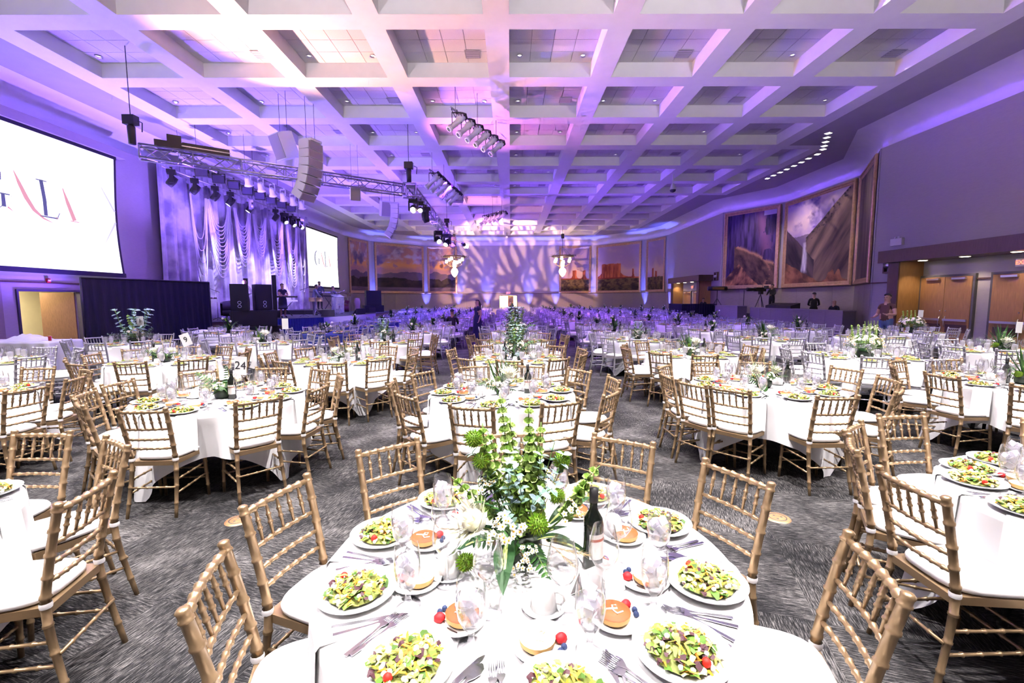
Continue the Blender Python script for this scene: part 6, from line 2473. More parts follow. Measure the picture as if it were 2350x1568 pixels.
TALL = lambda s: filler(14, s, kinds=('fern', 'broad', 'euca')) + [('fern', (0.01 * k, 0, 0.12), (0.35 * math.cos(k * 2.1 + s), 0.35 * math.sin(k * 2.1 + s), 1), 1.25, k) for k in range(6)] + [('bell2', (0, 0, 0.12), (0.2, 0, 1), 1.0, 0), ('bell2', (0, 0, 0.10), (-0.25, 0.1, 1), 1.0, 1)] + [('wax2', (0.10 * math.cos(k * 1.3 + s), 0.10 * math.sin(k * 1.3 + s), 0.12 + 0.05 * (k % 3)), (math.cos(k * 1.3 + s), math.sin(k * 1.3 + s), 0.7), 1.2, k) for k in range(6)] + [('euca', (0, 0, 0.12), (0.35 * math.cos(k), 0.35 * math.sin(k), 1), 1.5, k) for k in range(7)] + [('broad', (0, 0, 0.15), (0.2 * math.cos(k * 2), 0.2 * math.sin(k * 2), 1), 1.0, k) for k in range(3)]
PROT = lambda s: filler(12, s, kinds=('fern', 'broad', 'fern')) + [('protea', (0.06, -0.03, 0.19), (0.2, -0.3, 1), 1.6, 0), ('palm', (-0.06, 0.02, 0.1), (-0.35, 0, 1), 1.2, 0.2), ('palm', (0.0, 0.05, 0.1), (0.0, .2, 1), 1.2, 0.9), ('fuzz', (-0.05, -0.07, 0.17), (0, 0, 1), 1.1, 0), ('wax2', (-0.10, -0.08, 0.09), (-.5, -.5, .6), 1.4, 0), ('wax2', (-0.03, -0.12, 0.09), (0, -.7, .6), 1.3, 1)]
LOW = lambda s: filler(14, s, kinds=('broad', 'fern', 'broad', 'fern')) + [('protea', (-0.10, -0.05, 0.17), (-0.4, -0.3, 1), 1.25, 0), ('protea', (0.11, 0.0, 0.16), (0.4, -.1, 1), 1.15, 0), ('plume', (0.02, 0.05, 0.12), (0.1, .2, 1), 1.2, 0), ('wax', (0.02, -0.10, 0.12), (0, -.6, .7), 1.1, 0), ('plume', (-0.05, 0.05, 0.12), (-0.25, .2, 1), 1.1, 0)]
EUC = lambda s: filler(12, s, kinds=('fern', 'euca')) + [('euca', (0, 0, 0.08), (0.6 * math.cos(k * 1.1), 0.6 * math.sin(k * 1.1), 1), 1.9, k) for k in range(8)] + [('bell2', (0, 0, 0.1), (-.3, 0, 1), 1.0, 0), ('wax2', (0.05, -0.05, 0.16), (.2, -.4, 1), 1.6, 0), ('protea', (0.10, -0.03, 0.14), (.6, -.2, .8), 1.2, 0)]
WHITE = lambda s: filler(12, s, kinds=('fern', 'broad')) + [('bell3', (0.05 * k - 0.1, 0, 0.08), (0.12 * k - 0.3, 0, 1), 0.62, k) for k in range(5)] + [('wax2', (0.12 * math.cos(k * 0.9), 0.12 * math.sin(k * 0.9), 0.17 + 0.03 * (k % 3)), (math.cos(k * .9), math.sin(k * .9), 0.8), 1.7, k) for k in range(8)]
PALMY = lambda s: filler(10, s, kinds=('fern', 'broad')) + [('palm', (0, 0, 0.08), (0, 0, 1), 1.5, 0), ('palm', (0, 0, 0.08), (0.1, .2, 1), 1.5, 0.7), ('palm', (0, 0, 0.08), (0.1, -.2, 1), 1.4, -0.7), ('protea', (0.02, -0.05, 0.15), (0, -.3, 1), 1.5, 0), ('fuzz', (-0.1, -.03, 0.12), (0, 0, 1), 1.3, 0)]
SPEC = {(1, 0): (PROT, 1.0), (1, -1): (LOW, 1.0), (1, 1): (LOW, 1.05), (0, -1): (LOW, 1), (0, 1): (PROT, 1), (1, -2): (LOW, 1), (1, 2): (PALMY, 1), (2, 0): (TALL, 1.15), (2, -1): (LOW, 0.95), (2, -2): (LOW, 1), (2, -3): (WHITE, .9), (2, 1): (PROT, 1.05), (2, 2): (WHITE, 1.3), (2, 3): (PALMY, 1.15),
        (3, 0): (TALL, 1.6), (3, -1): (TALL, 1.1), (3, -2): (PROT, 1.1), (3, -3): (EUC, 1.5), (3, 1): (TALL, 0.9), (3, 2): (PROT, 1.2), (3, 3): (WHITE, 1.0), (3, 4): (WHITE, 1.5)}
LOOK = {id(PROT): 'flowers with white spiky protea', id(LOW): 'low green leafy flowers with pale protea', id(TALL): 'tall dark green and white flowers', id(EUC): 'pale eucalyptus flowers', id(WHITE): 'bright white and lime flowers', id(PALMY): 'spiky palm-leaf flowers'}
for tb in TABLES:
    key = (tb['row'], tb['col'])
    if key == (0, 0) or not in_view(tb['x'], tb['y'], 0.9, 40):
        continue
    if key in SPEC:
        fn, sc = SPEC[key]
        arrangement(tb['x'], tb['y'], '%s on the %s' % (LOOK[id(fn)], tb['words']), fn(tb['row'] * 7 + tb['col'] + 20), sc=sc, rz=0.0)


# small one-piece centrepieces for the distant tables
def far_bouquet(seed):
    r = random.Random(seed)
    mb = MB()
    tall = seed % 2
    for k in range(34):
        a = r.uniform(0, 6.28)
        tl = r.uniform(0.1, 1.2)
        d = (math.cos(a) * math.sin(tl), math.sin(a) * math.sin(tl), math.cos(tl))
        leaf_shape(mb, (0, 0, 0.05), d, r.uniform(0.16, 0.30) * (1.5 if tall and tl < .6 else 1), 0.03, GR['dark'] if r.random() < .6 else GR['mid'], 0.4, 3)
    for k in range(10):
        a, q = r.uniform(0, 6.28), r.uniform(0.03, 0.16)
        mb.ball((q * math.cos(a), q * math.sin(a), r.uniform(0.14, 0.26 if not tall else 0.4)), r.uniform(0.018, 0.04), 5, 0, GR['prot'] if r.random() < .6 else GR['lime'])
    mb.lathe([(0.06, 0), (0.08, 0.06), (0.0, 0.1)], 8, col=(0.02, 0.03, 0.02))
    return mb.mesh('flower_arrangement', M_LEAF)


FB = [far_bouquet(s) for s in range(4)]
for tb in TABLES:
    if tb['row'] >= 4:
        k = (tb['row'] * 3 + tb['col']) % 4
        big = 1.5 if tb['col'] == 0 else 1.15
        o = put('flower_arrangement', FB[k], None, (tb['x'], tb['y'], TOPZ), (0, 0, tb['row']), big)
        tag(o, 'small %s centrepiece on the %s' % ('tall green' if k % 2 else 'low green and white', tb['words']), 'flowers', 'table centrepieces')
# ------------------------------------------------------------------ people: one skinned body each, hair / clothing pieces / hands as children
DG = bpy.context.evaluated_depsgraph_get


def skin_body(name, joints, bones, mats_by_group, parent, groups):
    """joints: name -> (pos, radius, (squash x)); bones: pairs; groups: joint -> material slot"""
    me = bpy.data.meshes.new(name)
    names = list(joints)
    idx = {n: k for k, n in enumerate(names)}
    me.from_pydata([joints[n][0] for n in names], [(idx[a], idx[b]) for a, b in bones], [])
    o = bpy.data.objects.new(name, me)
    COL.objects.link(o)
    md = o.modifiers.new('skin', 'SKIN')
    md.use_smooth_shade = True
    sv = me.skin_vertices[0].data
    for n in names:
        r = joints[n][1]
        sv[idx[n]].radius = r if isinstance(r, tuple) else (r, r)
        sv[idx[n]].use_root = (n == 'pelvis')
    sb = o.modifiers.new('sub', 'SUBSURF')
    sb.levels = 2
    sb.render_levels = 2
    dg = bpy.context.evaluated_depsgraph_get()
    out = bpy.data.meshes.new_from_object(o.evaluated_get(dg))
    bpy.data.objects.remove(o, do_unlink=True)
    for m in mats_by_group:
        out.materials.append(m)
    # colour each face by the closest bone point
    pts, gs = [], []
    for a, b in bones:
        pa, pb = Vector(joints[a][0]), Vector(joints[b][0])
        for t in (0.0, 0.25, 0.5, 0.75, 1.0):
            pts.append(pa.lerp(pb, t))
            gs.append(groups[b] if t > 0.45 else groups[a])
    P = np.array(pts)
    cen = np.array([p.center[:] for p in out.polygons])
    d = ((cen[:, None, :] - P[None, :, :]) ** 2).sum(2).argmin(1)
    out.polygons.foreach_set('material_index', [gs[k] for k in d])
    out.polygons.foreach_set('use_smooth', [True] * len(out.polygons))
    out.update()
    return put(name, out, parent)


SKIN = {'light': mat('skin_light', (0.55, 0.33, 0.24), 0.5), 'dark': mat('skin_dark', (0.20, 0.10, 0.065), 0.5), 'tan': mat('skin_tan', (0.42, 0.24, 0.16), 0.5)}
HAIRM = {'dark': mat('hair_dark', (0.012, 0.009, 0.008), 0.5), 'brown': mat('hair_brown', (0.05, 0.025, 0.015), 0.5)}


def hand_mesh(m, curl=0.5):
    """palm, four fingers of different length and a thumb leaving the side; points along -z"""
    mb = MB()
    mb.lathe([(0.0, 0.0), (0.022, -0.004), (0.034, -0.03), (0.037, -0.06), (0.032, -0.085), (0.0, -0.09)], 10)
    for v in range(len(mb.v)):
        x, y, z = mb.v[v]
        mb.v[v] = (x, y * 0.45, z)
    for k, (x, L) in enumerate(((-0.026, 0.062), (-0.009, 0.074), (0.009, 0.070), (0.025, 0.055))):
        c = curl
        mb.tube([(x, 0, -0.075), (x, -0.012 * c, -0.075 - L * 0.5), (x, -0.04 * c, -0.075 - L * 0.85), (x, -0.06 * c, -0.075 - L * (1.0 - 0.25 * c))], [0.009, 0.0085, 0.0075, 0.0055], 6)
    mb.tube([(0.030, 0, -0.025), (0.052, -0.012, -0.050), (0.058, -0.026, -0.075)], [0.011, 0.0095, 0.007], 6)
    return mb.mesh('hand', m)


def person(label, loc, rotz, J, skin, top, bottom, shoes, hair='dark', hair_style='short', height=1.75, extra=None, dress=False, sleeves='long', beard=False, bald=False):
    """J: pose overrides in a 1.75 m standing body, facing -y"""
    t = thing('person', label, 'person', loc, rotz)
    s = height / 1.75
    t.scale = (s, s, s)
    B = dict(pelvis=((0, 0.0, 0.95), (0.155, 0.115)), waist=((0, 0, 1.08), (0.135, 0.105)), chest=((0, -0.01, 1.28), (0.165, 0.12)), upper=((0, 0.0, 1.41), (0.12, 0.085)), neck=((0, 0.0, 1.50), (0.055, 0.055)),
             jaw=((0, -0.018, 1.575), (0.068, 0.078)), head=((0, -0.008, 1.66), (0.078, 0.098)), crown=((0, 0.0, 1.73), (0.05, 0.065)),
             shL=((0.17, 0.0, 1.42), 0.066), elL=((0.24, 0.03, 1.14), 0.045), wrL=((0.26, -0.05, 0.90), 0.029),
             shR=((-0.17, 0.0, 1.42), 0.066), elR=((-0.24, 0.03, 1.14), 0.045), wrR=((-0.26, -0.05, 0.90), 0.029),
             hipL=((0.09, 0.0, 0.90), 0.098), knL=((0.10, -0.01, 0.50), 0.062), anL=((0.105, 0.03, 0.09), 0.042), toL=((0.115, -0.15, 0.03), (0.042, 0.026)),
             hipR=((-0.09, 0.0, 0.90), 0.098), knR=((-0.10, -0.01, 0.50), 0.062), anR=((-0.105, 0.03, 0.09), 0.042), toR=((-0.115, -0.15, 0.03), (0.042, 0.026)))
    for k, v in J.items():
        if k in B:
            B[k] = (v, B[k][1]) if not isinstance(v[0], tuple) else v
    bones = [('pelvis', 'waist'), ('waist', 'chest'), ('chest', 'upper'), ('upper', 'neck'), ('neck', 'jaw'), ('jaw', 'head'), ('head', 'crown'), ('upper', 'shL'), ('shL', 'elL'), ('elL', 'wrL'), ('upper', 'shR'), ('shR', 'elR'), ('elR', 'wrR'),
             ('pelvis', 'hipL'), ('hipL', 'knL'), ('knL', 'anL'), ('anL', 'toL'), ('pelvis', 'hipR'), ('hipR', 'knR'), ('knR', 'anR'), ('anR', 'toR')]
    g = {k: 1 for k in B}
    for k in ('neck', 'jaw', 'head', 'crown'):
        g[k] = 0
    for k in ('wrL', 'wrR'):
        g[k] = 1 if sleeves == 'long' else 0
    if sleeves == 'short':
        g['wrL'] = g['wrR'] = 0
        g['elL'] = g['elR'] = 0
    for k in ('hipL', 'knL', 'anL', 'hipR', 'knR', 'anR', 'pelvis'):
        g[k] = 2
    for k in ('toL', 'toR'):
        g[k] = 3
    body = skin_body('body', B, bones, [SKIN[skin], top, bottom, shoes], t, g)
    hd = Vector(B['head'][0])
    fw = (Vector(B['jaw'][0]) - Vector(B['neck'][0]))
    # face: eyes, nose, mouth, ears
    f = MB()
    for q in (-1, 1):
        f.ball(hd + Vector((0.032 * q, -0.088, 0.0)), 0.011, 6, 0)
    f.build('eyes', HAIRM['dark'], t)['kind'] = 'stuff'
    MB().tube([hd + Vector((0, -0.092, 0.0)), hd + Vector((0, -0.118, -0.035)), hd + Vector((0, -0.095, -0.045))], [0.008, 0.014, 0.008], 6).build('nose', SKIN[skin], t)
    MB().tube([hd + Vector((-0.024, -0.088, -0.075)), hd + Vector((0, -0.096, -0.077)), hd + Vector((0.024, -0.088, -0.075))], 0.005, 5).build('mouth', mat('lips', (0.3, 0.1, 0.09), 0.5), t)
    for q in (-1, 1):
        MB().ball(hd + Vector((0.082 * q, 0.005, -0.015)), 0.024, 6, 0, None, (0.4, 0.8, 1.2)).build('ear', SKIN[skin], t)
    # hair cap
    if not bald:
        h = MB()
        vs, fs = [], []
        n, m_ = 14, 7
        for k in range(m_ + 1):
            for q in range(n):
                a = 6.2832 * q / n
                back = math.sin(a) * 0.5 + 0.5
                ph = (0.95 + 0.75 * back) * k / m_
                vs.append(hd + Vector((0.094 * math.sin(ph) * math.cos(a), 0.004 + 0.112 * math.sin(ph) * math.sin(a), 0.02 + 0.098 * math.cos(ph))))
        for k in range(m_):
            for q in range(n):
                fs.append((k * n + q, (k + 1) * n + q, (k + 1) * n + (q + 1) % n, k * n + (q + 1) % n))
        h.add(vs, fs, 0, True)
        h.build('hair', HAIRM[hair], t)
        if hair_style == 'long':
            MB().tube([hd + Vector((0, 0.06, 0.03)), hd + Vector((0, 0.10, -0.10)), hd + Vector((0, 0.10, -0.28)), hd + Vector((0, 0.08, -0.42))], [0.07, 0.085, 0.08, 0.03], 10).build('long_hair', HAIRM[hair], t)
    if beard:
        MB().ball(hd + Vector((0, -0.055, -0.085)), 0.052, 8, 0, None, (1.1, 0.9, 0.9)).build('beard', HAIRM[hair], t)
    for q in ('L', 'R'):
        w, e = Vector(B['wr' + q][0]), Vector(B['el' + q][0])
        d = (w - e).normalized()
        o = put('hand', hand_mesh(SKIN[skin]), t, tuple(w - d * 0.01))
        o.rotation_mode = 'QUATERNION'
        o.rotation_quaternion = Vector((0, 0, -1)).rotation_difference(d)
        if q == 'R':
            o.scale = (-1, 1, 1)
    if dress:
        vs, fs = [], []
        n = 20
        zs = [(1.10, 0.16, 0.125), (0.95, 0.20, 0.16), (0.75, 0.215, 0.175), (0.45, 0.225, 0.19), (dress, 0.235, 0.20)]
        for (z, rx, ry) in zs:
            for q in range(n):
                a = 6.2832 * q / n
                k = 1 + 0.05 * math.sin(5 * a) * (1.1 - z)
                vs.append((rx * k * math.cos(a), ry * k * math.sin(a), z))
        for k in range(len(zs) - 1):
            for q in range(n):
                fs.append((k * n + q, (k + 1) * n + q, (k + 1) * n + (q + 1) % n, k * n + (q + 1) % n))
        MB().add(vs, fs, 0, True).build('skirt', top, t)
    return t


CL = lambda n, c: mat('cloth_' + n, c, 0.85)
BLACKC, NAVYC, BROWNC, JEAN, SHOE = CL('black', (0.012, 0.012, 0.016)), CL('navydress', (0.015, 0.018, 0.06)), CL('brown', (0.075, 0.032, 0.022)), CL('jean', (0.10, 0.16, 0.30)), CL('shoe', (0.01, 0.01, 0.01))
VEST, SHIRTW, GREYT = CL('vest', (0.10, 0.10, 0.16)), CL('shirtwhite', (0.7, 0.68, 0.75)), CL('greytrouser', (0.12, 0.11, 0.12))
SIT = dict(pelvis=(0, 0.05, 0.55), waist=(0, 0.05, 0.68), chest=(0, 0.03, 0.88), upper=(0, 0.03, 1.01), neck=(0, 0.03, 1.10), jaw=(0, 0.01, 1.175), head=(0, 0.02, 1.26), crown=(0, 0.03, 1.33),
           shL=(0.17, 0.03, 1.02), elL=(0.23, -0.02, 0.76), wrL=(0.14, -0.26, 0.72), shR=(-0.17, 0.03, 1.02), elR=(-0.23, -0.02, 0.76), wrR=(-0.14, -0.26, 0.72),
           hipL=(0.10, 0.02, 0.52), knL=(0.12, -0.40, 0.50), anL=(0.12, -0.38, 0.09), toL=(0.12, -0.54, 0.03), hipR=(-0.10, 0.02, 0.52), knR=(-0.12, -0.40, 0.50), anR=(-0.12, -0.38, 0.09), toR=(-0.12, -0.54, 0.03))
REACH = dict(elL=(0.23, -0.12, 1.16), wrL=(0.14, -0.36, 1.12), elR=(-0.23, -0.12, 1.16), wrR=(-0.14, -0.36, 1.12))

# man in brown shirt by the doors, turned towards the stage (-x), forearms forward
person('man in dark brown shirt and jeans standing near the right doors, arms forward', (11.75, 14.2, 0), -math.pi / 2 + 0.35, dict(waist=((0, -0.02, 1.08), (0.165, 0.16)), chest=((0, 0.0, 1.28), (0.185, 0.145)), elL=(0.25, -0.05, 1.16), wrL=(0.20, -0.33, 1.17), elR=(-0.25, 0.0, 1.14), wrR=(-0.16, -0.30, 1.08), anL=(0.12, 0.05, .09)),
       'tan', BROWNC, JEAN, SHOE, 'dark', height=1.88, sleeves='short')
# woman in navy dress in the centre aisle
person('woman in long navy dress with long dark hair standing in the centre aisle', (-1.42, 19.6, 0), -0.9, dict(wrL=(0.2, -0.06, 0.88), wrR=(-0.20, -0.12, 0.95)), 'light', NAVYC, NAVYC, SHOE, 'dark', 'long', 1.72, dress=0.06, sleeves='short')
# seated guest seen from behind
person('person in black jacket seated at a table left of the centre aisle, seen from behind', (-2.35, 18.35, 0), math.pi, SIT, 'tan', BLACKC, BLACKC, SHOE, 'dark', height=1.75)
# band on stage
person('woman in black dress standing on stage beside the column loudspeaker', (-11.5, 23.1, SZ), 0.9, dict(elL=(0.23, -0.10, 1.16), wrL=(0.06, -0.24, 1.16), elR=(-0.23, -0.10, 1.16), wrR=(-0.06, -0.24, 1.14)), 'tan', BLACKC, SKIN['tan'], SHOE, 'dark', height=1.70, dress=0.50, sleeves='short')
person('bald musician standing behind the loudspeaker stack', (-11.7, 20.2, SZ), 0.5, REACH, 'light', CL('cream', (0.55, 0.5, 0.42)), BLACKC, SHOE, bald=True, height=1.80)
person('percussionist in vest and white sleeves bending over hand drums', (-11.3, 26.3, SZ), 2.2, dict(elL=(0.27, -0.18, 1.18), wrL=(0.16, -0.40, 1.02), elR=(-0.27, -0.18, 1.18), wrR=(-0.16, -0.40, 1.02), chest=(0, -0.06, 1.27), upper=(0, -0.09, 1.40), neck=(0, -0.12, 1.48), jaw=(0, -0.17, 1.55), head=(0, -0.17, 1.63), crown=(0, -0.16, 1.70), shL=(0.17, -0.09, 1.41), shR=(-0.17, -0.09, 1.41)), 'dark', VEST, GREYT, SHOE, height=1.78)
person('bearded musician in dark shirt at the raised keyboard', (-12.5, 30.0, SZ + 0.25), 0.7, REACH, 'tan', CL('dkblue', (0.03, 0.035, 0.08)), BLACKC, SHOE, height=1.82, beard=True)
person('musician in grey vest and pale trousers near the clear lectern', (-11.35, 29.3, SZ), 2.6, REACH, 'dark', VEST, CL('pale', (0.45, 0.42, 0.46)), SHOE, height=1.74)
# crew on the right
person('camera operator in black standing behind the video camera', (16.15, 28.2, 0.80), -1.0, REACH, 'tan', BLACKC, BLACKC, SHOE, height=1.80)
person('technician in black at the control desk, seen from behind', (15.9, 23.9, 0.60), 2.6, SIT, 'light', BLACKC, BLACKC, SHOE, 'dark', height=1.86)
person('bald technician with headset seated at the near end of the control desk', (15.05, 21.2, 0.30), -1.2, SIT, 'light', BLACKC, BLACKC, SHOE, bald=True, height=1.78)
person('crew member in black seated behind the black-draped riser', (13.9, 32.9, 0.45), -0.4, SIT, 'tan', BLACKC, BLACKC, SHOE, 'dark', height=1.70)
# ------------------------------------------------------------------ control desks on the right
M_DESK = mat('desk_laminate', (0.30, 0.26, 0.28), 0.5, noise=((3, 3, 20), 0.06))
M_DESKS = mat('desk_side_laminate', (0.24, 0.22, 0.19), 0.5, noise=((3, 3, 20), 0.06))


def desk(p0, p1, depth, h, label):
    p0, p1 = Vector(p0), Vector(p1)
    e = (p1 - p0)
    L = e.length
    ang = math.atan2(e.y, e.x)
    t = thing('control_desk', label, 'desk', (p0.x, p0.y, 0), ang)
    n = max(2, round(L / 1.15))
    for k in range(n):
        MB().box(k * L / n + 0.006, (k + 1) * L / n - 0.006, -0.02, 0.0, 0.05, h - 0.05).build('front_panel', M_DESK, t)
    MB().box(0, L, -depth, -0.021, 0.0, h - 0.05).build('carcass', M_DESKS, t)
    MB().box(-0.02, L + 0.02, -depth, 0.02, h - 0.05, h).build('worktop', M_DESK, t)
    return t


desk((14.1, 19.3), (14.35, 27.3), 0.55, 1.22, 'long grey panelled control desk in front of the waterfall mural')
desk((13.7, 27.5), (13.9, 31.0), 0.55, 1.30, 'shorter grey panelled desk below the canyon mural')
for pts, h, lb in (([(14.75, 19.75), (15.15, 19.75), (16.55, 22.2), (14.75, 22.2)], 0.30, 'low crew platform behind the near end of the desk'), ([(15.0, 22.4), (16.7, 22.4), (16.7, 26.9), (15.0, 26.9)], 0.60, 'crew platform behind the control desk'), ([(14.7, 27.0), (16.7, 27.0), (16.7, 28.15), (16.0, 29.3), (14.7, 29.3)], 0.80, 'raised camera platform in the alcove')):
    t = thing('crew_platform', lb, 'platform', (0, 0, 0))
    MB().poly(pts, 0, h - 0.03).build('base', M_DESKS, t)
    MB().poly(pts, h - 0.03, h).build('deck', M_STGTOP, t)
t = thing('mixing_console', 'black mixing console and screens on the control desk', 'console', (14.55, 24.5, 1.22), 0.03)
MB().add([(-0.2, -1.1, 0), (0.3, -1.1, 0), (0.3, 1.1, 0), (-0.2, 1.1, 0), (-0.2, -1.1, 0.14), (0.3, -1.1, 0.28), (0.3, 1.1, 0.28), (-0.2, 1.1, 0.14)], [(0, 3, 2, 1), (4, 5, 6, 7), (0, 1, 5, 4), (1, 2, 6, 5), (2, 3, 7, 6), (3, 0, 4, 7)], 0, False).build('body', M_BLACK, t)
for k in range(5):
    MB().box(0.0, 0.05, -0.9 + k * 0.4, -0.6 + k * 0.4, 0.2, 0.215).build('fader_strip', M_DARKM, t)
t = thing('chair_stool', 'black stool under the technician at the control desk', 'stool', (15.9, 23.98, 0.60))
MB().lathe([(0, 0.50), (0.2, 0.50), (0.2, 0.56), (0, 0.56)], 14).build('seat', M_BLACK, t)
MB().tube([(0, 0, 0), (0, 0, 0.5)], 0.03, 8).build('column', M_METAL, t)
t = thing('chair_stool', 'black stool under the bald technician', 'stool', (15.02, 21.25, 0.30))
MB().lathe([(0, 0.46), (0.2, 0.46), (0.2, 0.52), (0, 0.52)], 14).build('seat', M_BLACK, t)
MB().tube([(0, 0, 0), (0, 0, 0.46)], 0.03, 8).build('column', M_METAL, t)
# black draped riser
t = thing('draped_riser', 'black-draped technical riser beside the far portal', 'riser')
MB().box(11.9, 14.3, 31.6, 34.2, 0, 1.36).build('platform', M_BLACK, t)
skirt((14.3, 31.58), (11.9, 31.58), 0.02, 1.38, M_BLKCLOTH, 'front_drape', t, -0.04, 0.16)
skirt((11.88, 31.6), (11.88, 34.2), 0.02, 1.38, M_BLKCLOTH, 'side_drape', t, -0.04, 0.16)
# follow spot on a stand
t = thing('follow_spot', 'long black follow spot on a stand beside the black-draped riser', 'stage light', (14.0, 30.95, 1.30), 0.0)
for k in range(3):
    a = k * 2.1
    MB().tube([(0, 0, 0.45), (0.3 * math.cos(a), 0.3 * math.sin(a), 0.0)], 0.018, 6).build('stand_leg', M_BLACK, t)
MB().tube([(0, 0, 0.2), (0, 0, 0.98)], 0.022, 8).build('stand_pole', M_BLACK, t)
MB().tube([(-0.62, 0, 1.12), (0.62, 0, 1.12)], 0.15, 14).build('barrel', M_BLACK, t)
MB().box(-0.4, 0.4, -0.16, -0.13, 1.05, 1.2).build('side_panel', mat('brass_panel', (0.25, 0.15, 0.05), 0.4, 0.5), t)
# video camera on tripod
t = thing('video_camera', 'large black broadcast video camera on a tripod', 'video camera', (15.5, 28.3, 0.80), 0.3)
for k in range(3):
    a = k * 2.1 + 0.4
    MB().tube([(0, 0, 1.2), (0.42 * math.cos(a), 0.42 * math.sin(a), 0.0)], 0.02, 6).build('tripod_leg', M_BLACK, t)
MB().box(-0.1, 0.1, -0.1, 0.1, 1.2, 1.38).build('fluid_head', M_BLACK, t)
MB().box(-0.45, 0.30, -0.11, 0.11, 1.38, 1.62).build('camera_body', M_BLACK, t)
MB().tube([(-0.45, 0, 1.5), (-1.05, 0, 1.5)], [0.09, 0.11], 12).build('lens', M_BLACK, t)
MB().box(0.1, 0.3, -0.30, -0.12, 1.52, 1.72).build('viewfinder', M_DARKM, t)
MB().tube([(0.1, 0, 1.62), (0.15, 0, 1.78), (-0.2, 0, 1.8)], 0.015, 6).build('carry_handle', M_BLACK, t)
MB().tube([(-1.0, 0.3, 0), (-1.0, 0.3, 1.45)], 0.02, 6).build('monitor_stand', M_BLACK, t)

# ------------------------------------------------------------------ band gear
M_CHROME = mat('chrome', (0.8, 0.8, 0.82), 0.12, 1.0)
M_DRUM = mat('drum_shell', (0.25, 0.06, 0.10), 0.3)
M_SKINH = mat('drum_head', (0.8, 0.78, 0.75), 0.5)
M_CONGA = mat('conga_wood', (0.55, 0.35, 0.30), 0.4)
M_CLEAR = thin_glass('clear_acrylic', (0.92, 0.92, 0.97), 1.5, frost=0.12, frost_col=(0.8, 0.78, 0.9))
riser = thing('keyboard_riser', 'low black riser under the keyboards at the back of the stage', 'riser')
MB().box(-14.6, -12.0, 28.2, 32.5, SZ, SZ + 0.22).build('platform', M_BLACK, riser)
MB().box(-14.62, -11.98, 28.18, 32.52, SZ + 0.22, SZ + 0.25).build('deck', M_STGTOP, riser)


def keyboard(x, y, z, rz, zs, label, cols):
    t = thing('stage_keyboard', label, 'keyboard', (x, y, z), rz)
    for s in (-1, 1):
        MB().tube([(-0.35 * s, 0.02 * s, 0.02), (0.35 * s, 0.02 * s, zs[0] - 0.05)], 0.02, 6).build('stand_leg', M_BLACK, t)
    for s in (-0.45, 0.45):
        MB().tube([(s, 0.1, zs[0] - 0.05), (s, 0.1, zs[-1])], 0.015, 6).build('upright', M_BLACK, t)
    for k, zz in enumerate(zs):
        b_ = MB().box(-0.62, 0.62, -0.16, 0.16, zz, zz + 0.09).build('keyboard_body', cols[k % len(cols)], t)
        MB().box(-0.56, 0.56, -0.17, -0.05, zz + 0.09, zz + 0.10).build('white_keys', M_PORC, b_)
    return t


keyboard(-12.3, 25.0, SZ, 1.0, (0.80, 1.02), 'two-tier white stage keyboard beside the woman in black', (M_WHITEP, M_BLACK))
keyboard(-12.15, 30.6, SZ + 0.25, 1.2, (0.85, 1.08), 'two-tier dark keyboard on the raised riser', (M_BLACK, M_WHITEP))
t = thing('laptop', 'open laptop on the stage keyboard', 'laptop', (-12.15, 24.4, SZ + 1.12), 1.0)
MB().box(-0.16, 0.16, -0.11, 0.11, 0, 0.015).build('base', M_METAL, t)
MB().obox((0, 0.13, 0.11), (0.16, 0, 0), (0, 0.004, 0.0), (0, 0.03, 0.10)).build('lid', M_METAL, t)


def drum(parent, x, y, z, r, h, m, tilt=0.0, axis='z'):
    o = MB().lathe([(r, 0), (r * 1.02, 0.01), (r, 0.02), (r, h - 0.02), (r * 1.03, h - 0.01), (r, h), (0, h + 0.001)], 18).build('drum', m, parent, (x, y, z))
    MB().lathe([(0, 0.002), (r * 0.96, 0.002)], 18, (0, 0, h)).build('drum_head', M_SKINH, o)
    if axis == 'y':
        o.rotation_euler = (math.pi / 2, 0, 0)
    else:
        o.rotation_euler = (tilt, 0, 0)
    return o


t = thing('drum_kit', 'dark red drum kit with cymbals at the far side of the stage', 'drum kit', (-11.9, 33.0, SZ), 1.9)
drum(t, 0, 0.2, 0.30, 0.28, 0.42, M_DRUM, axis='y')
drum(t, -0.25, -0.05, 0.62, 0.16, 0.22, M_DRUM, 0.3)
drum(t, 0.22, -0.05, 0.62, 0.17, 0.24, M_DRUM, 0.3)
drum(t, 0.55, 0.3, 0.25, 0.21, 0.38, M_DRUM)
drum(t, -0.5, 0.35, 0.48, 0.18, 0.14, M_CHROME)
for cx, cy_, cz, cr in ((-0.6, 0.1, 1.1, 0.22), (0.62, -0.15, 1.25, 0.26), (-0.3, -0.35, 1.35, 0.24)):
    MB().tube([(cx, cy_, 0), (cx, cy_, cz)], 0.012, 6).build('cymbal_stand', M_CHROME, t)
    o = MB().lathe([(0, 0.03), (0.04, 0.02), (cr, 0.0)], 18).build('cymbal', mat('brass_cymbal', (0.7, 0.5, 0.2), 0.3, 1.0), t, (cx, cy_, cz))
    o.rotation_euler = (0.25, 0.1, 0)
t = thing('timbales', 'pair of chrome hand drums on a stand in front of the percussionist', 'drums', (-10.9, 25.6, SZ), 0.5)
drum(t, -0.19, 0, 0.80, 0.17, 0.22, mat('brass_shell', (0.6, 0.45, 0.25), 0.3, 0.9))
drum(t, 0.19, 0, 0.80, 0.18, 0.22, mat('brass_shell', (0.6, 0.45, 0.25), 0.3, 0.9))
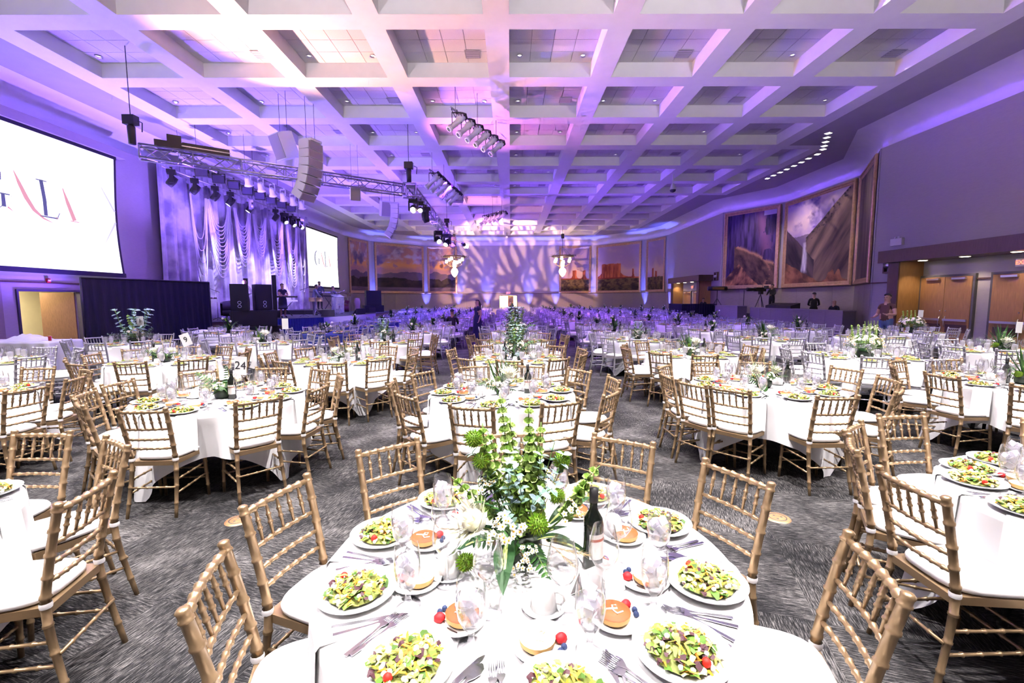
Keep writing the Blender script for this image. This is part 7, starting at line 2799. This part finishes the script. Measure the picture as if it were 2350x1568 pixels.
for k in range(3):
    a = k * 2.1
    MB().tube([(0, 0, 0.8), (0, 0, 0.3), (0.3 * math.cos(a), 0.3 * math.sin(a), 0.01)], 0.014, 6).build('stand_leg', M_CHROME, t)
t = thing('conga_drum', 'tall pale conga drum at the far end of the stage', 'drum', (-10.6, 31.6, SZ), 0)
MB().lathe([(0.13, 0.25), (0.20, 0.6), (0.21, 0.75), (0.17, 0.98), (0.175, 1.0), (0.0, 1.002)], 18).build('shell', M_CONGA, t)
for k in range(3):
    a = k * 2.1
    MB().tube([(0.15 * math.cos(a), 0.15 * math.sin(a), 0.5), (0.28 * math.cos(a), 0.28 * math.sin(a), 0.0)], 0.012, 6).build('stand_leg', M_CHROME, t)
t = thing('clear_lectern', 'clear acrylic lectern on the stage front', 'lectern', (-10.35, 27.4, SZ), 0.9)
MB().box(-0.02, 0.02, -0.2, 0.2, 0.02, 1.05).build('side_panel', M_CLEAR, t, (-0.26, 0, 0))
MB().box(-0.02, 0.02, -0.2, 0.2, 0.02, 1.05).build('side_panel', M_CLEAR, t, (0.26, 0, 0))
MB().box(-0.26, 0.26, -0.21, -0.19, 0.10, 1.05).build('front_panel', M_CLEAR, t)
MB().obox((0, 0, 1.12), (0.33, 0, 0), (0, 0.23, 0.08), (0, -0.004, 0.01)).build('reading_top', M_CLEAR, t)
MB().box(-0.3, 0.3, -0.25, 0.25, 0, 0.02).build('base', M_CLEAR, t)
for k, (x, y, h) in enumerate(((-11.0, 24.3, 1.45), (-10.7, 28.6, 1.35), (-11.6, 27.3, 1.4), (-13.2, 20.6, 1.3))):
    t = thing('microphone_stand', 'black microphone stand on stage, %s from the near end' % ORD[(k + 1)], 'microphone stand', (x, y, SZ), k, 'microphone stands')
    for q in range(3):
        a = q * 2.1
        MB().tube([(0, 0, 0.12), (0.26 * math.cos(a), 0.26 * math.sin(a), 0.01)], 0.01, 5).build('stand_leg', M_BLACK, t)
    MB().tube([(0, 0, 0.1), (0, 0, h)], 0.011, 6).build('pole', M_CHROME, t)
    MB().tube([(-0.15, 0, h - 0.05), (0.35, 0, h + 0.12)], 0.009, 6).build('boom', M_BLACK, t)
    MB().tube([(0.33, 0, h + 0.11), (0.43, 0, h + 0.14)], [0.018, 0.024], 8).build('microphone', M_DARKM, t)
for k, (x, y, rz) in enumerate(((-9.9, 24.7, 0.7), (-9.4, 28.3, 0.9), (-9.6, 31.2, 1.1))):
    t = thing('stage_monitor', 'black wedge stage monitor, %s along the stage front' % ORD[k + 1], 'loudspeaker', (x, y, SZ), rz, 'wedge stage monitors')
    MB().add([(-0.3, -0.22, 0), (0.3, -0.22, 0), (0.3, 0.22, 0), (-0.3, 0.22, 0), (-0.3, -0.22, 0.34), (0.3, -0.22, 0.34), (0.3, 0.1, 0.12), (-0.3, 0.1, 0.12)], [(0, 3, 2, 1), (0, 1, 5, 4), (4, 5, 6, 7), (1, 2, 6, 5), (3, 0, 4, 7), (2, 3, 7, 6)], 0, False).build('cabinet', M_CAB, t)
    MB().obox((0, -0.05, 0.25), (0.26, 0, 0), (0, 0.12, -0.085), (0, 0.01, 0.012)).build('grille', M_BLACK, t)
# things at the near end of the stage
t = thing('instrument_table', 'small black stand table with a tray at the near end of the stage', 'table', (-13.15, 19.6, SZ), 0.3)
MB().box(-0.45, 0.45, -0.22, 0.22, 0.95, 1.02).build('tray', M_BROWN, t)
MB().tube([(0, 0, 0), (0, 0, 0.95)], 0.03, 8).build('post', M_BLACK, t)
MB().box(-0.25, 0.25, -0.2, 0.2, 0, 0.03).build('base', M_BLACK, t)
t = thing('white_bucket', 'small white bucket on the stage edge beside the loudspeaker stack', 'bucket', (-12.0, 19.75, SZ))
MB().lathe([(0, 0), (0.10, 0), (0.135, 0.30), (0.142, 0.30), (0.142, 0.315), (0.13, 0.315), (0.0, 0.02)], 16).build('bucket_body', M_WHITEP, t)
t = thing('black_armchair', 'round-backed black armchair behind the loudspeaker stack', 'armchair', (-12.75, 20.9, SZ), 0.6)
MB().lathe([(0, 0.18), (0.36, 0.18), (0.38, 0.42), (0, 0.44)], 18).build('seat', M_BLACK, t)
vs, fs = [], []
for k in range(13):
    a = math.radians(0 + 15 * k)
    for r_, z_ in ((0.36, 0.2), (0.44, 0.2), (0.44, 0.75 + 0.12 * math.sin(a)), (0.36, 0.75 + 0.12 * math.sin(a))):
        vs.append((r_ * math.cos(a), r_ * math.sin(a), z_))
for k in range(12):
    for q in range(4):
        fs.append((4 * k + q, 4 * (k + 1) + q, 4 * (k + 1) + (q + 1) % 4, 4 * k + (q + 1) % 4))
MB().add(vs, fs, 0, True).build('backrest', M_BLACK, t)
for k in range(4):
    a = 0.8 + k * math.pi / 2
    MB().tube([(0.27 * math.cos(a), 0.27 * math.sin(a), 0.2), (0.3 * math.cos(a), 0.3 * math.sin(a), 0)], 0.02, 6).build('leg', M_METAL, t)

# ------------------------------------------------------------------ chandeliers under wreaths
M_SHADE = mat('frosted_shade', (0.9, 0.85, 0.75), 0.4, emit=(1, 0.72, 0.38), estr=3.2)
M_DRIED = mat('dried_branches', (0.07, 0.055, 0.03), 0.9)


def chandelier(x, y, label):
    t = thing('chandelier', label, 'chandelier', (x, y, 0), 0.3)
    zc = 5.85
    r = random.Random(int(x * 10))
    w = MB()
    for k in range(150):
        a = r.uniform(0, 6.28)
        q = 1.05 + r.uniform(-.15, .25)
        p = Vector((q * math.cos(a), q * math.sin(a), zc + r.uniform(-.06, .12)))
        d = Vector((-math.sin(a), math.cos(a), r.uniform(-.2, .3))) + Vector((math.cos(a), math.sin(a), 0)) * r.uniform(-.3, .6)
        leaf_shape(w, p, d, r.uniform(.2, .5), 0.03, None, 0.2, 2)
    w.lathe([(1.0, zc), (1.05, zc + 0.05), (1.1, zc), (1.05, zc - 0.05), (1.0, zc)], 30)
    w.c = [None] * len(w.c)
    w.build('branch_wreath', M_DRIED, t)
    for k in range(4):
        a = k * math.pi / 2
        MB().tube([(1.05 * math.cos(a), 1.05 * math.sin(a), zc), (0, 0, zc + 0.9)], 0.012, 5).build('wreath_cable', M_DARKM, t)
    MB().tube([(0, 0, zc - 1.1), (0, 0, zc + 0.2), (0, 0, hang_z(x, y))], 0.022, 6).build('stem', M_DARKM, t)
    MB().box(-0.12, 0.12, -0.1, 0.1, 7.55, 8.0).build('hoist_motor', M_BLACK, t)
    for k in range(6):
        a = k * math.pi / 3
        ca, sa = math.cos(a), math.sin(a)
        dz = -0.55 if k % 2 else -0.30
        MB().tube([(0, 0, zc - 0.8), (0.4 * ca, 0.4 * sa, zc - 0.95), (0.72 * ca, 0.72 * sa, zc - 0.75), (0.78 * ca, 0.78 * sa, zc + dz)], 0.02, 6).build('arm', mat('brass', (0.5, 0.35, 0.15), 0.35, 0.9), t)
        MB().lathe([(0.05, 0), (0.12, 0.03), (0.15, 0.12), (0.10, 0.26), (0.12, 0.32)], 12, (0.78 * ca, 0.78 * sa, zc + dz - 0.1)).build('lamp_shade', M_SHADE, t)
        g_ = MB()
        for q in range(8):
            leaf_shape(g_, (0.72 * ca, 0.72 * sa, zc - 0.55), (r.uniform(-1, 1), r.uniform(-1, 1), r.uniform(-.5, 1)), 0.22, 0.05, GR['dark'] if q % 2 else GR['beige'], 0.3, 2)
        g_.build('floral_sprig', M_LEAF, t)
    MB().lathe([(0.12, zc - 1.05), (0.30, zc - 1.25), (0.36, zc - 1.45), (0.26, zc - 1.72), (0.10, zc - 1.92), (0.0, zc - 1.98)], 16).build('crystal_bowl', M_SHADE, t)
    MB().lathe([(0.10, zc - 0.35), (0.18, zc - 0.6), (0.22, zc - 0.9), (0.14, zc - 1.05)], 14).build('crystal_column', mat('crystal_column', (0.8, 0.78, 0.8), 0.2, emit=(1, 0.75, 0.45), estr=0.8), t)
    l = bpy.data.lights.new('chandelier_lamp', 'POINT')
    l.energy = 180
    l.color = (1, 0.72, 0.42)
    l.shadow_soft_size = 0.3
    o = bpy.data.objects.new('chandelier_lamp', l)
    COL.objects.link(o)
    o.location = (x, y, zc - 0.2)
    return t


chandelier(-5.42, 44.6, 'glowing chandelier under a branch wreath, left of the centre aisle')
chandelier(5.05, 44.6, 'glowing chandelier under a branch wreath, right of the centre aisle')

# ------------------------------------------------------------------ floor uplights along the far walls
M_UPL = mat('uplight_lens', (1, 1, 1), 0.3, emit=(0.75, 0.8, 1.0), estr=12)
UPS = [(-9.2, 50.35), (-5.75, 50.35), (-2.55, 50.35), (2.05, 50.35), (5.0, 50.35), (9.0, 50.0), (13.2, 45.6), (14.3, 41.8), (-13.6, 46.2)]
UPW = ['left of the cloudy dusk mural', 'right of the cloudy dusk mural', 'left of the far door', 'right of the far door', 'left of the small-spires mural', 'left of the big-butte mural', 'left of the narrow desert mural', 'beside the far portal', 'left of the wide sunset mural']
for (x, y), wd in zip(UPS, UPW):
    t = thing('floor_uplight', 'white-blue floor uplight ' + wd, 'uplight', (x, y, 0), 0, 'floor uplights')
    MB().lathe([(0, 0), (0.13, 0), (0.13, 0.24), (0.11, 0.26)], 14).build('housing', M_BLACK, t)
    MB().lathe([(0, 0.25), (0.105, 0.25)], 14).build('lens', M_UPL, t)
    spot('uplight_lamp', (x, y, 0.30), (x * 1.012, y + 0.30 if abs(x) < 9.1 else y + 0.12, 6), 3200, (0.12, 0.14, 1.0), 36, 1.0, 0.05)

# ------------------------------------------------------------------ left corner: draped buffet table, cart, hand truck
t = thing('buffet_table', 'long buffet table under a white cloth at the left wall', 'table', (-12.6, 11.6, 0), 0.0)
MB().box(-1.2, 1.2, -0.45, 0.45, 0.70, 0.74).build('tabletop', M_STGWOOD, t)
for sx in (-1.05, 1.05):
    for sy in (-0.35, 0.35):
        MB().tube([(sx, sy, 0.7), (sx, sy, 0)], 0.02, 6).build('leg', M_DARKM, t)
vs, fs = [], []
per = []
for (ax, ay, bx, by) in ((-1.22, -0.47, 1.22, -0.47), (1.22, -0.47, 1.22, 0.47), (1.22, 0.47, -1.22, 0.47), (-1.22, 0.47, -1.22, -0.47)):
    L = math.hypot(bx - ax, by - ay)
    n = int(L / 0.05)
    for k in range(n):
        per.append((ax + (bx - ax) * k / n, ay + (by - ay) * k / n, (by - ay) / L, -(bx - ax) / L))
n = len(per)
mbx = MB()
vs = [(p[0], p[1], 0.752) for p in per]
for zz, amp in ((0.70, 0.01), (0.4, 0.03), (0.03, 0.05)):
    vs += [(p[0] + p[2] * (0.02 + amp * math.sin(k * 0.8)), p[1] + p[3] * (0.02 + amp * math.sin(k * 0.8)), zz) for k, p in enumerate(per)]
for r_ in range(3):
    for k in range(n):
        fs.append((r_ * n + k, (r_ + 1) * n + k, (r_ + 1) * n + (k + 1) % n, r_ * n + (k + 1) % n))
fs.append(tuple(range(n)))
mbx.add(vs, fs, 0, True)
tag(put('tablecloth', mbx.mesh('tablecloth', M_LINEN), None, (-12.6, 11.6, 0)), 'white cloth draped to the floor over the long buffet table', 'tablecloth')
rl = random.Random(9)
t = thing('crumpled_linen', 'heap of crumpled white linen on the buffet table', 'linen', (-12.3, 11.6, 0.754))
vs, fs = [], []
for a in range(15):
    for b_ in range(11):
        u, v = a / 14 * 2 - 1, b_ / 10 * 2 - 1
        vs.append((u * 0.5, v * 0.3, 0.16 * max(0, 1 - u * u) * max(0, 1 - v * v) * rl.uniform(0.6, 1.2) + 0.002))
for a in range(14):
    for b_ in range(10):
        fs.append((a * 11 + b_, (a + 1) * 11 + b_, (a + 1) * 11 + b_ + 1, a * 11 + b_ + 1))
MB().add(vs, fs, 0, True).build('cloth_heap', M_LINEN, t)
t = thing('coffee_urn', 'shiny arched coffee server on the buffet table at the picture edge', 'urn', (-13.3, 11.5, 0.754))
MB().lathe([(0, 0), (0.16, 0), (0.17, 0.2), (0.12, 0.3), (0.0, 0.33)], 18).build('urn_body', M_CHROME, t)
MB().tube([(-0.15, 0, 0.22), (-0.10, 0, 0.40), (0.10, 0, 0.40), (0.15, 0, 0.22)], 0.012, 6).build('handle', M_CHROME, t)
t = thing('drink_can', 'red drink can standing on the buffet table corner', 'can', (-11.65, 11.5, 0.754))
MB().lathe([(0, 0), (0.03, 0), (0.033, 0.01), (0.033, 0.11), (0.027, 0.12), (0, 0.12)], 14).build('can_body', mat('can_red', (0.5, 0.03, 0.05), 0.3), t)
MB().lathe([(0.027, 0.12), (0.024, 0.122), (0, 0.118)], 14).build('can_top', M_METAL, t)
t = thing('hand_truck', 'green hand truck parked in the cream corridor behind the left door', 'hand truck', (-16.6, 15.0, 0), 1.2)
for s in (-0.22, 0.22):
    MB().tube([(s, 0, 0.1), (s, 0.05, 1.05), (s, -0.12, 1.25)], 0.02, 7).build('side_rail', mat('green_paint', (0.02, 0.12, 0.10), 0.4), t)
    MB().tube([(s * 1.2 - 0.03, 0.1, 0.12), (s * 1.2 + 0.03, 0.1, 0.12)], 0.12, 14).build('wheel', M_BLACK, t)
for z in (0.3, 0.6, 0.9):
    MB().tube([(-0.22, 0.03, z), (0.22, 0.03, z)], 0.015, 6).build('cross_bar', MATS['green_paint'], t)
MB().box(-0.25, 0.25, -0.3, 0.02, 0.01, 0.03).build('toe_plate', M_METAL, t)
t = thing('draped_cart', 'low cart under a lavender-lit pale cover beside the black drape', 'cart', (-9.4, 14.7, 0), 0.3)
MB().box(-0.8, 0.8, -0.45, 0.45, 0.1, 0.72).build('cart_body', M_GREYL, t)
vs, fs = [], []
for a in range(15):
    for b_ in range(9):
        u, v = a / 14 * 2 - 1, b_ / 8 * 2 - 1
        vs.append((u * 0.86, v * 0.5, 0.74 + 0.10 * (1 - u * u) * (1 - v * v) + 0.03 * math.sin(u * 7 + v * 3)))
for a in range(14):
    for b_ in range(8):
        fs.append((a * 9 + b_, (a + 1) * 9 + b_, (a + 1) * 9 + b_ + 1, a * 9 + b_ + 1))
MB().add(vs, fs, 0, True).build('cover', M_LINEN, t)
for sx in (-0.7, 0.7):
    for sy in (-0.38, 0.38):
        MB().tube([(sx, sy - 0.02, 0.05), (sx, sy + 0.02, 0.05)], 0.05, 10).build('caster', M_BLACK, t)

# ------------------------------------------------------------------ patterned gobo and washes on the far wall
GS, GT = Vector((-3.0, 30.3, 5.3)), Vector((0.3, 50.7, 4.2))
spot('gobo_lamp', tuple(GS), tuple(GT), 11500, (1.0, 0.58, 0.34), 50, 0.25, 0.003)
gd = (GT - GS).normalized()
gx = gd.cross(Vector((0, 0, 1))).normalized()
gy = gx.cross(gd)
t = thing('pattern_projector', 'black pattern projector under the far truss end, throwing swirls on the back wall', 'stage light', tuple(GS))
mbq = MB()
GD = 0.40
rq = random.Random(4)


def gobo_ribbon(pts, w):
    vs, n = [], len(pts)
    pts = [(u_ * 0.74, v_ * 0.74) for u_, v_ in pts]
    w = w * 0.58
    for k, (u, v) in enumerate(pts):
        a, c = pts[max(0, k - 1)], pts[min(n - 1, k + 1)]
        d = Vector((c[0] - a[0], c[1] - a[1]))
        d.normalize()
        ww = w * (0.35 + 0.65 * math.sin(math.pi * k / (n - 1)))
        for s_ in (-1, 1):
            q = (u - d.y * ww * s_, v + d.x * ww * s_)
            vs.append(gd * GD + gx * q[0] + gy * q[1])
    mbq.add(vs, [(2 * k, 2 * k + 1, 2 * k + 3, 2 * k + 2) for k in range(n - 1)], 0, False)


for k in range(20):
    u0 = -0.23 + 0.024 * k
    gobo_ribbon([(u0 * (1 - 0.5 * q / 10) + 0.018 * math.sin(q * 0.7 + k), 0.16 - 0.21 * q / 10) for q in range(11)], 0.0085)
for k in range(9):
    v0 = -0.02 - 0.019 * k
    gobo_ribbon([(-0.23 + 0.46 * q / 16, v0 + 0.013 * math.sin(q * 0.9 + k * 1.7) - 0.02 * math.cos(q * 0.4)) for q in range(17)], 0.0075)
for k in range(22):
    a0 = rq.uniform(0, 6.28)
    c0 = (rq.uniform(-.16, .16), rq.uniform(-.10, .14))
    r0 = rq.uniform(0.03, 0.06)
    gobo_ribbon([(c0[0] + r0 * math.cos(a0 + q * 0.28), c0[1] + 1.5 * r0 * math.sin(a0 + q * 0.28)) for q in range(10)], 0.008)
mbq.build('pattern_glass', M_BLACK, t)['kind'] = 'stuff'
ring = []
for q in range(25):
    a = q * 2 * math.pi / 24
    ring.append(gd * GD + gx * 0.205 * math.cos(a) + gy * 0.205 * math.sin(a))
MB().tube(ring, 0.012, 6).build('lens_ring', M_BLACK, t)
for q in range(3):
    a = q * 2.094
    MB().tube([-gd * 0.1 + gx * 0.05 * math.cos(a) + gy * 0.05 * math.sin(a), gd * GD + gx * 0.205 * math.cos(a) + gy * 0.205 * math.sin(a)], 0.008, 5).build('bracket', M_BLACK, t)
MB().tube([-gd * 0.45, -gd * 0.06], [0.10, 0.13], 12).build('lamp_house', M_BLACK, t)
MB().tube([(0, 0, 0.1) - gd * 0.25 if False else Vector((0, 0, 0)) - gd * 0.25, Vector((-1.0, 0.1, 0.5))], 0.02, 6).build('hanging_arm', M_BLACK, t)
# picture lights of the alcove soffit
for x, y, tx, ty, pw in ((14.3, 23.0, 16.8, 23.8, 500), (14.3, 25.6, 16.8, 26.6, 500), (13.9, 28.6, 15.8, 30.0, 420), (13.6, 20.4, 15.6, 20.2, 200)):
    spot('alcove_soffit_lamp', (x, y, ZC - 0.05), (tx, ty, 4.4), pw, (1.0, 0.82, 0.72), 70, 0.9, 0.1)
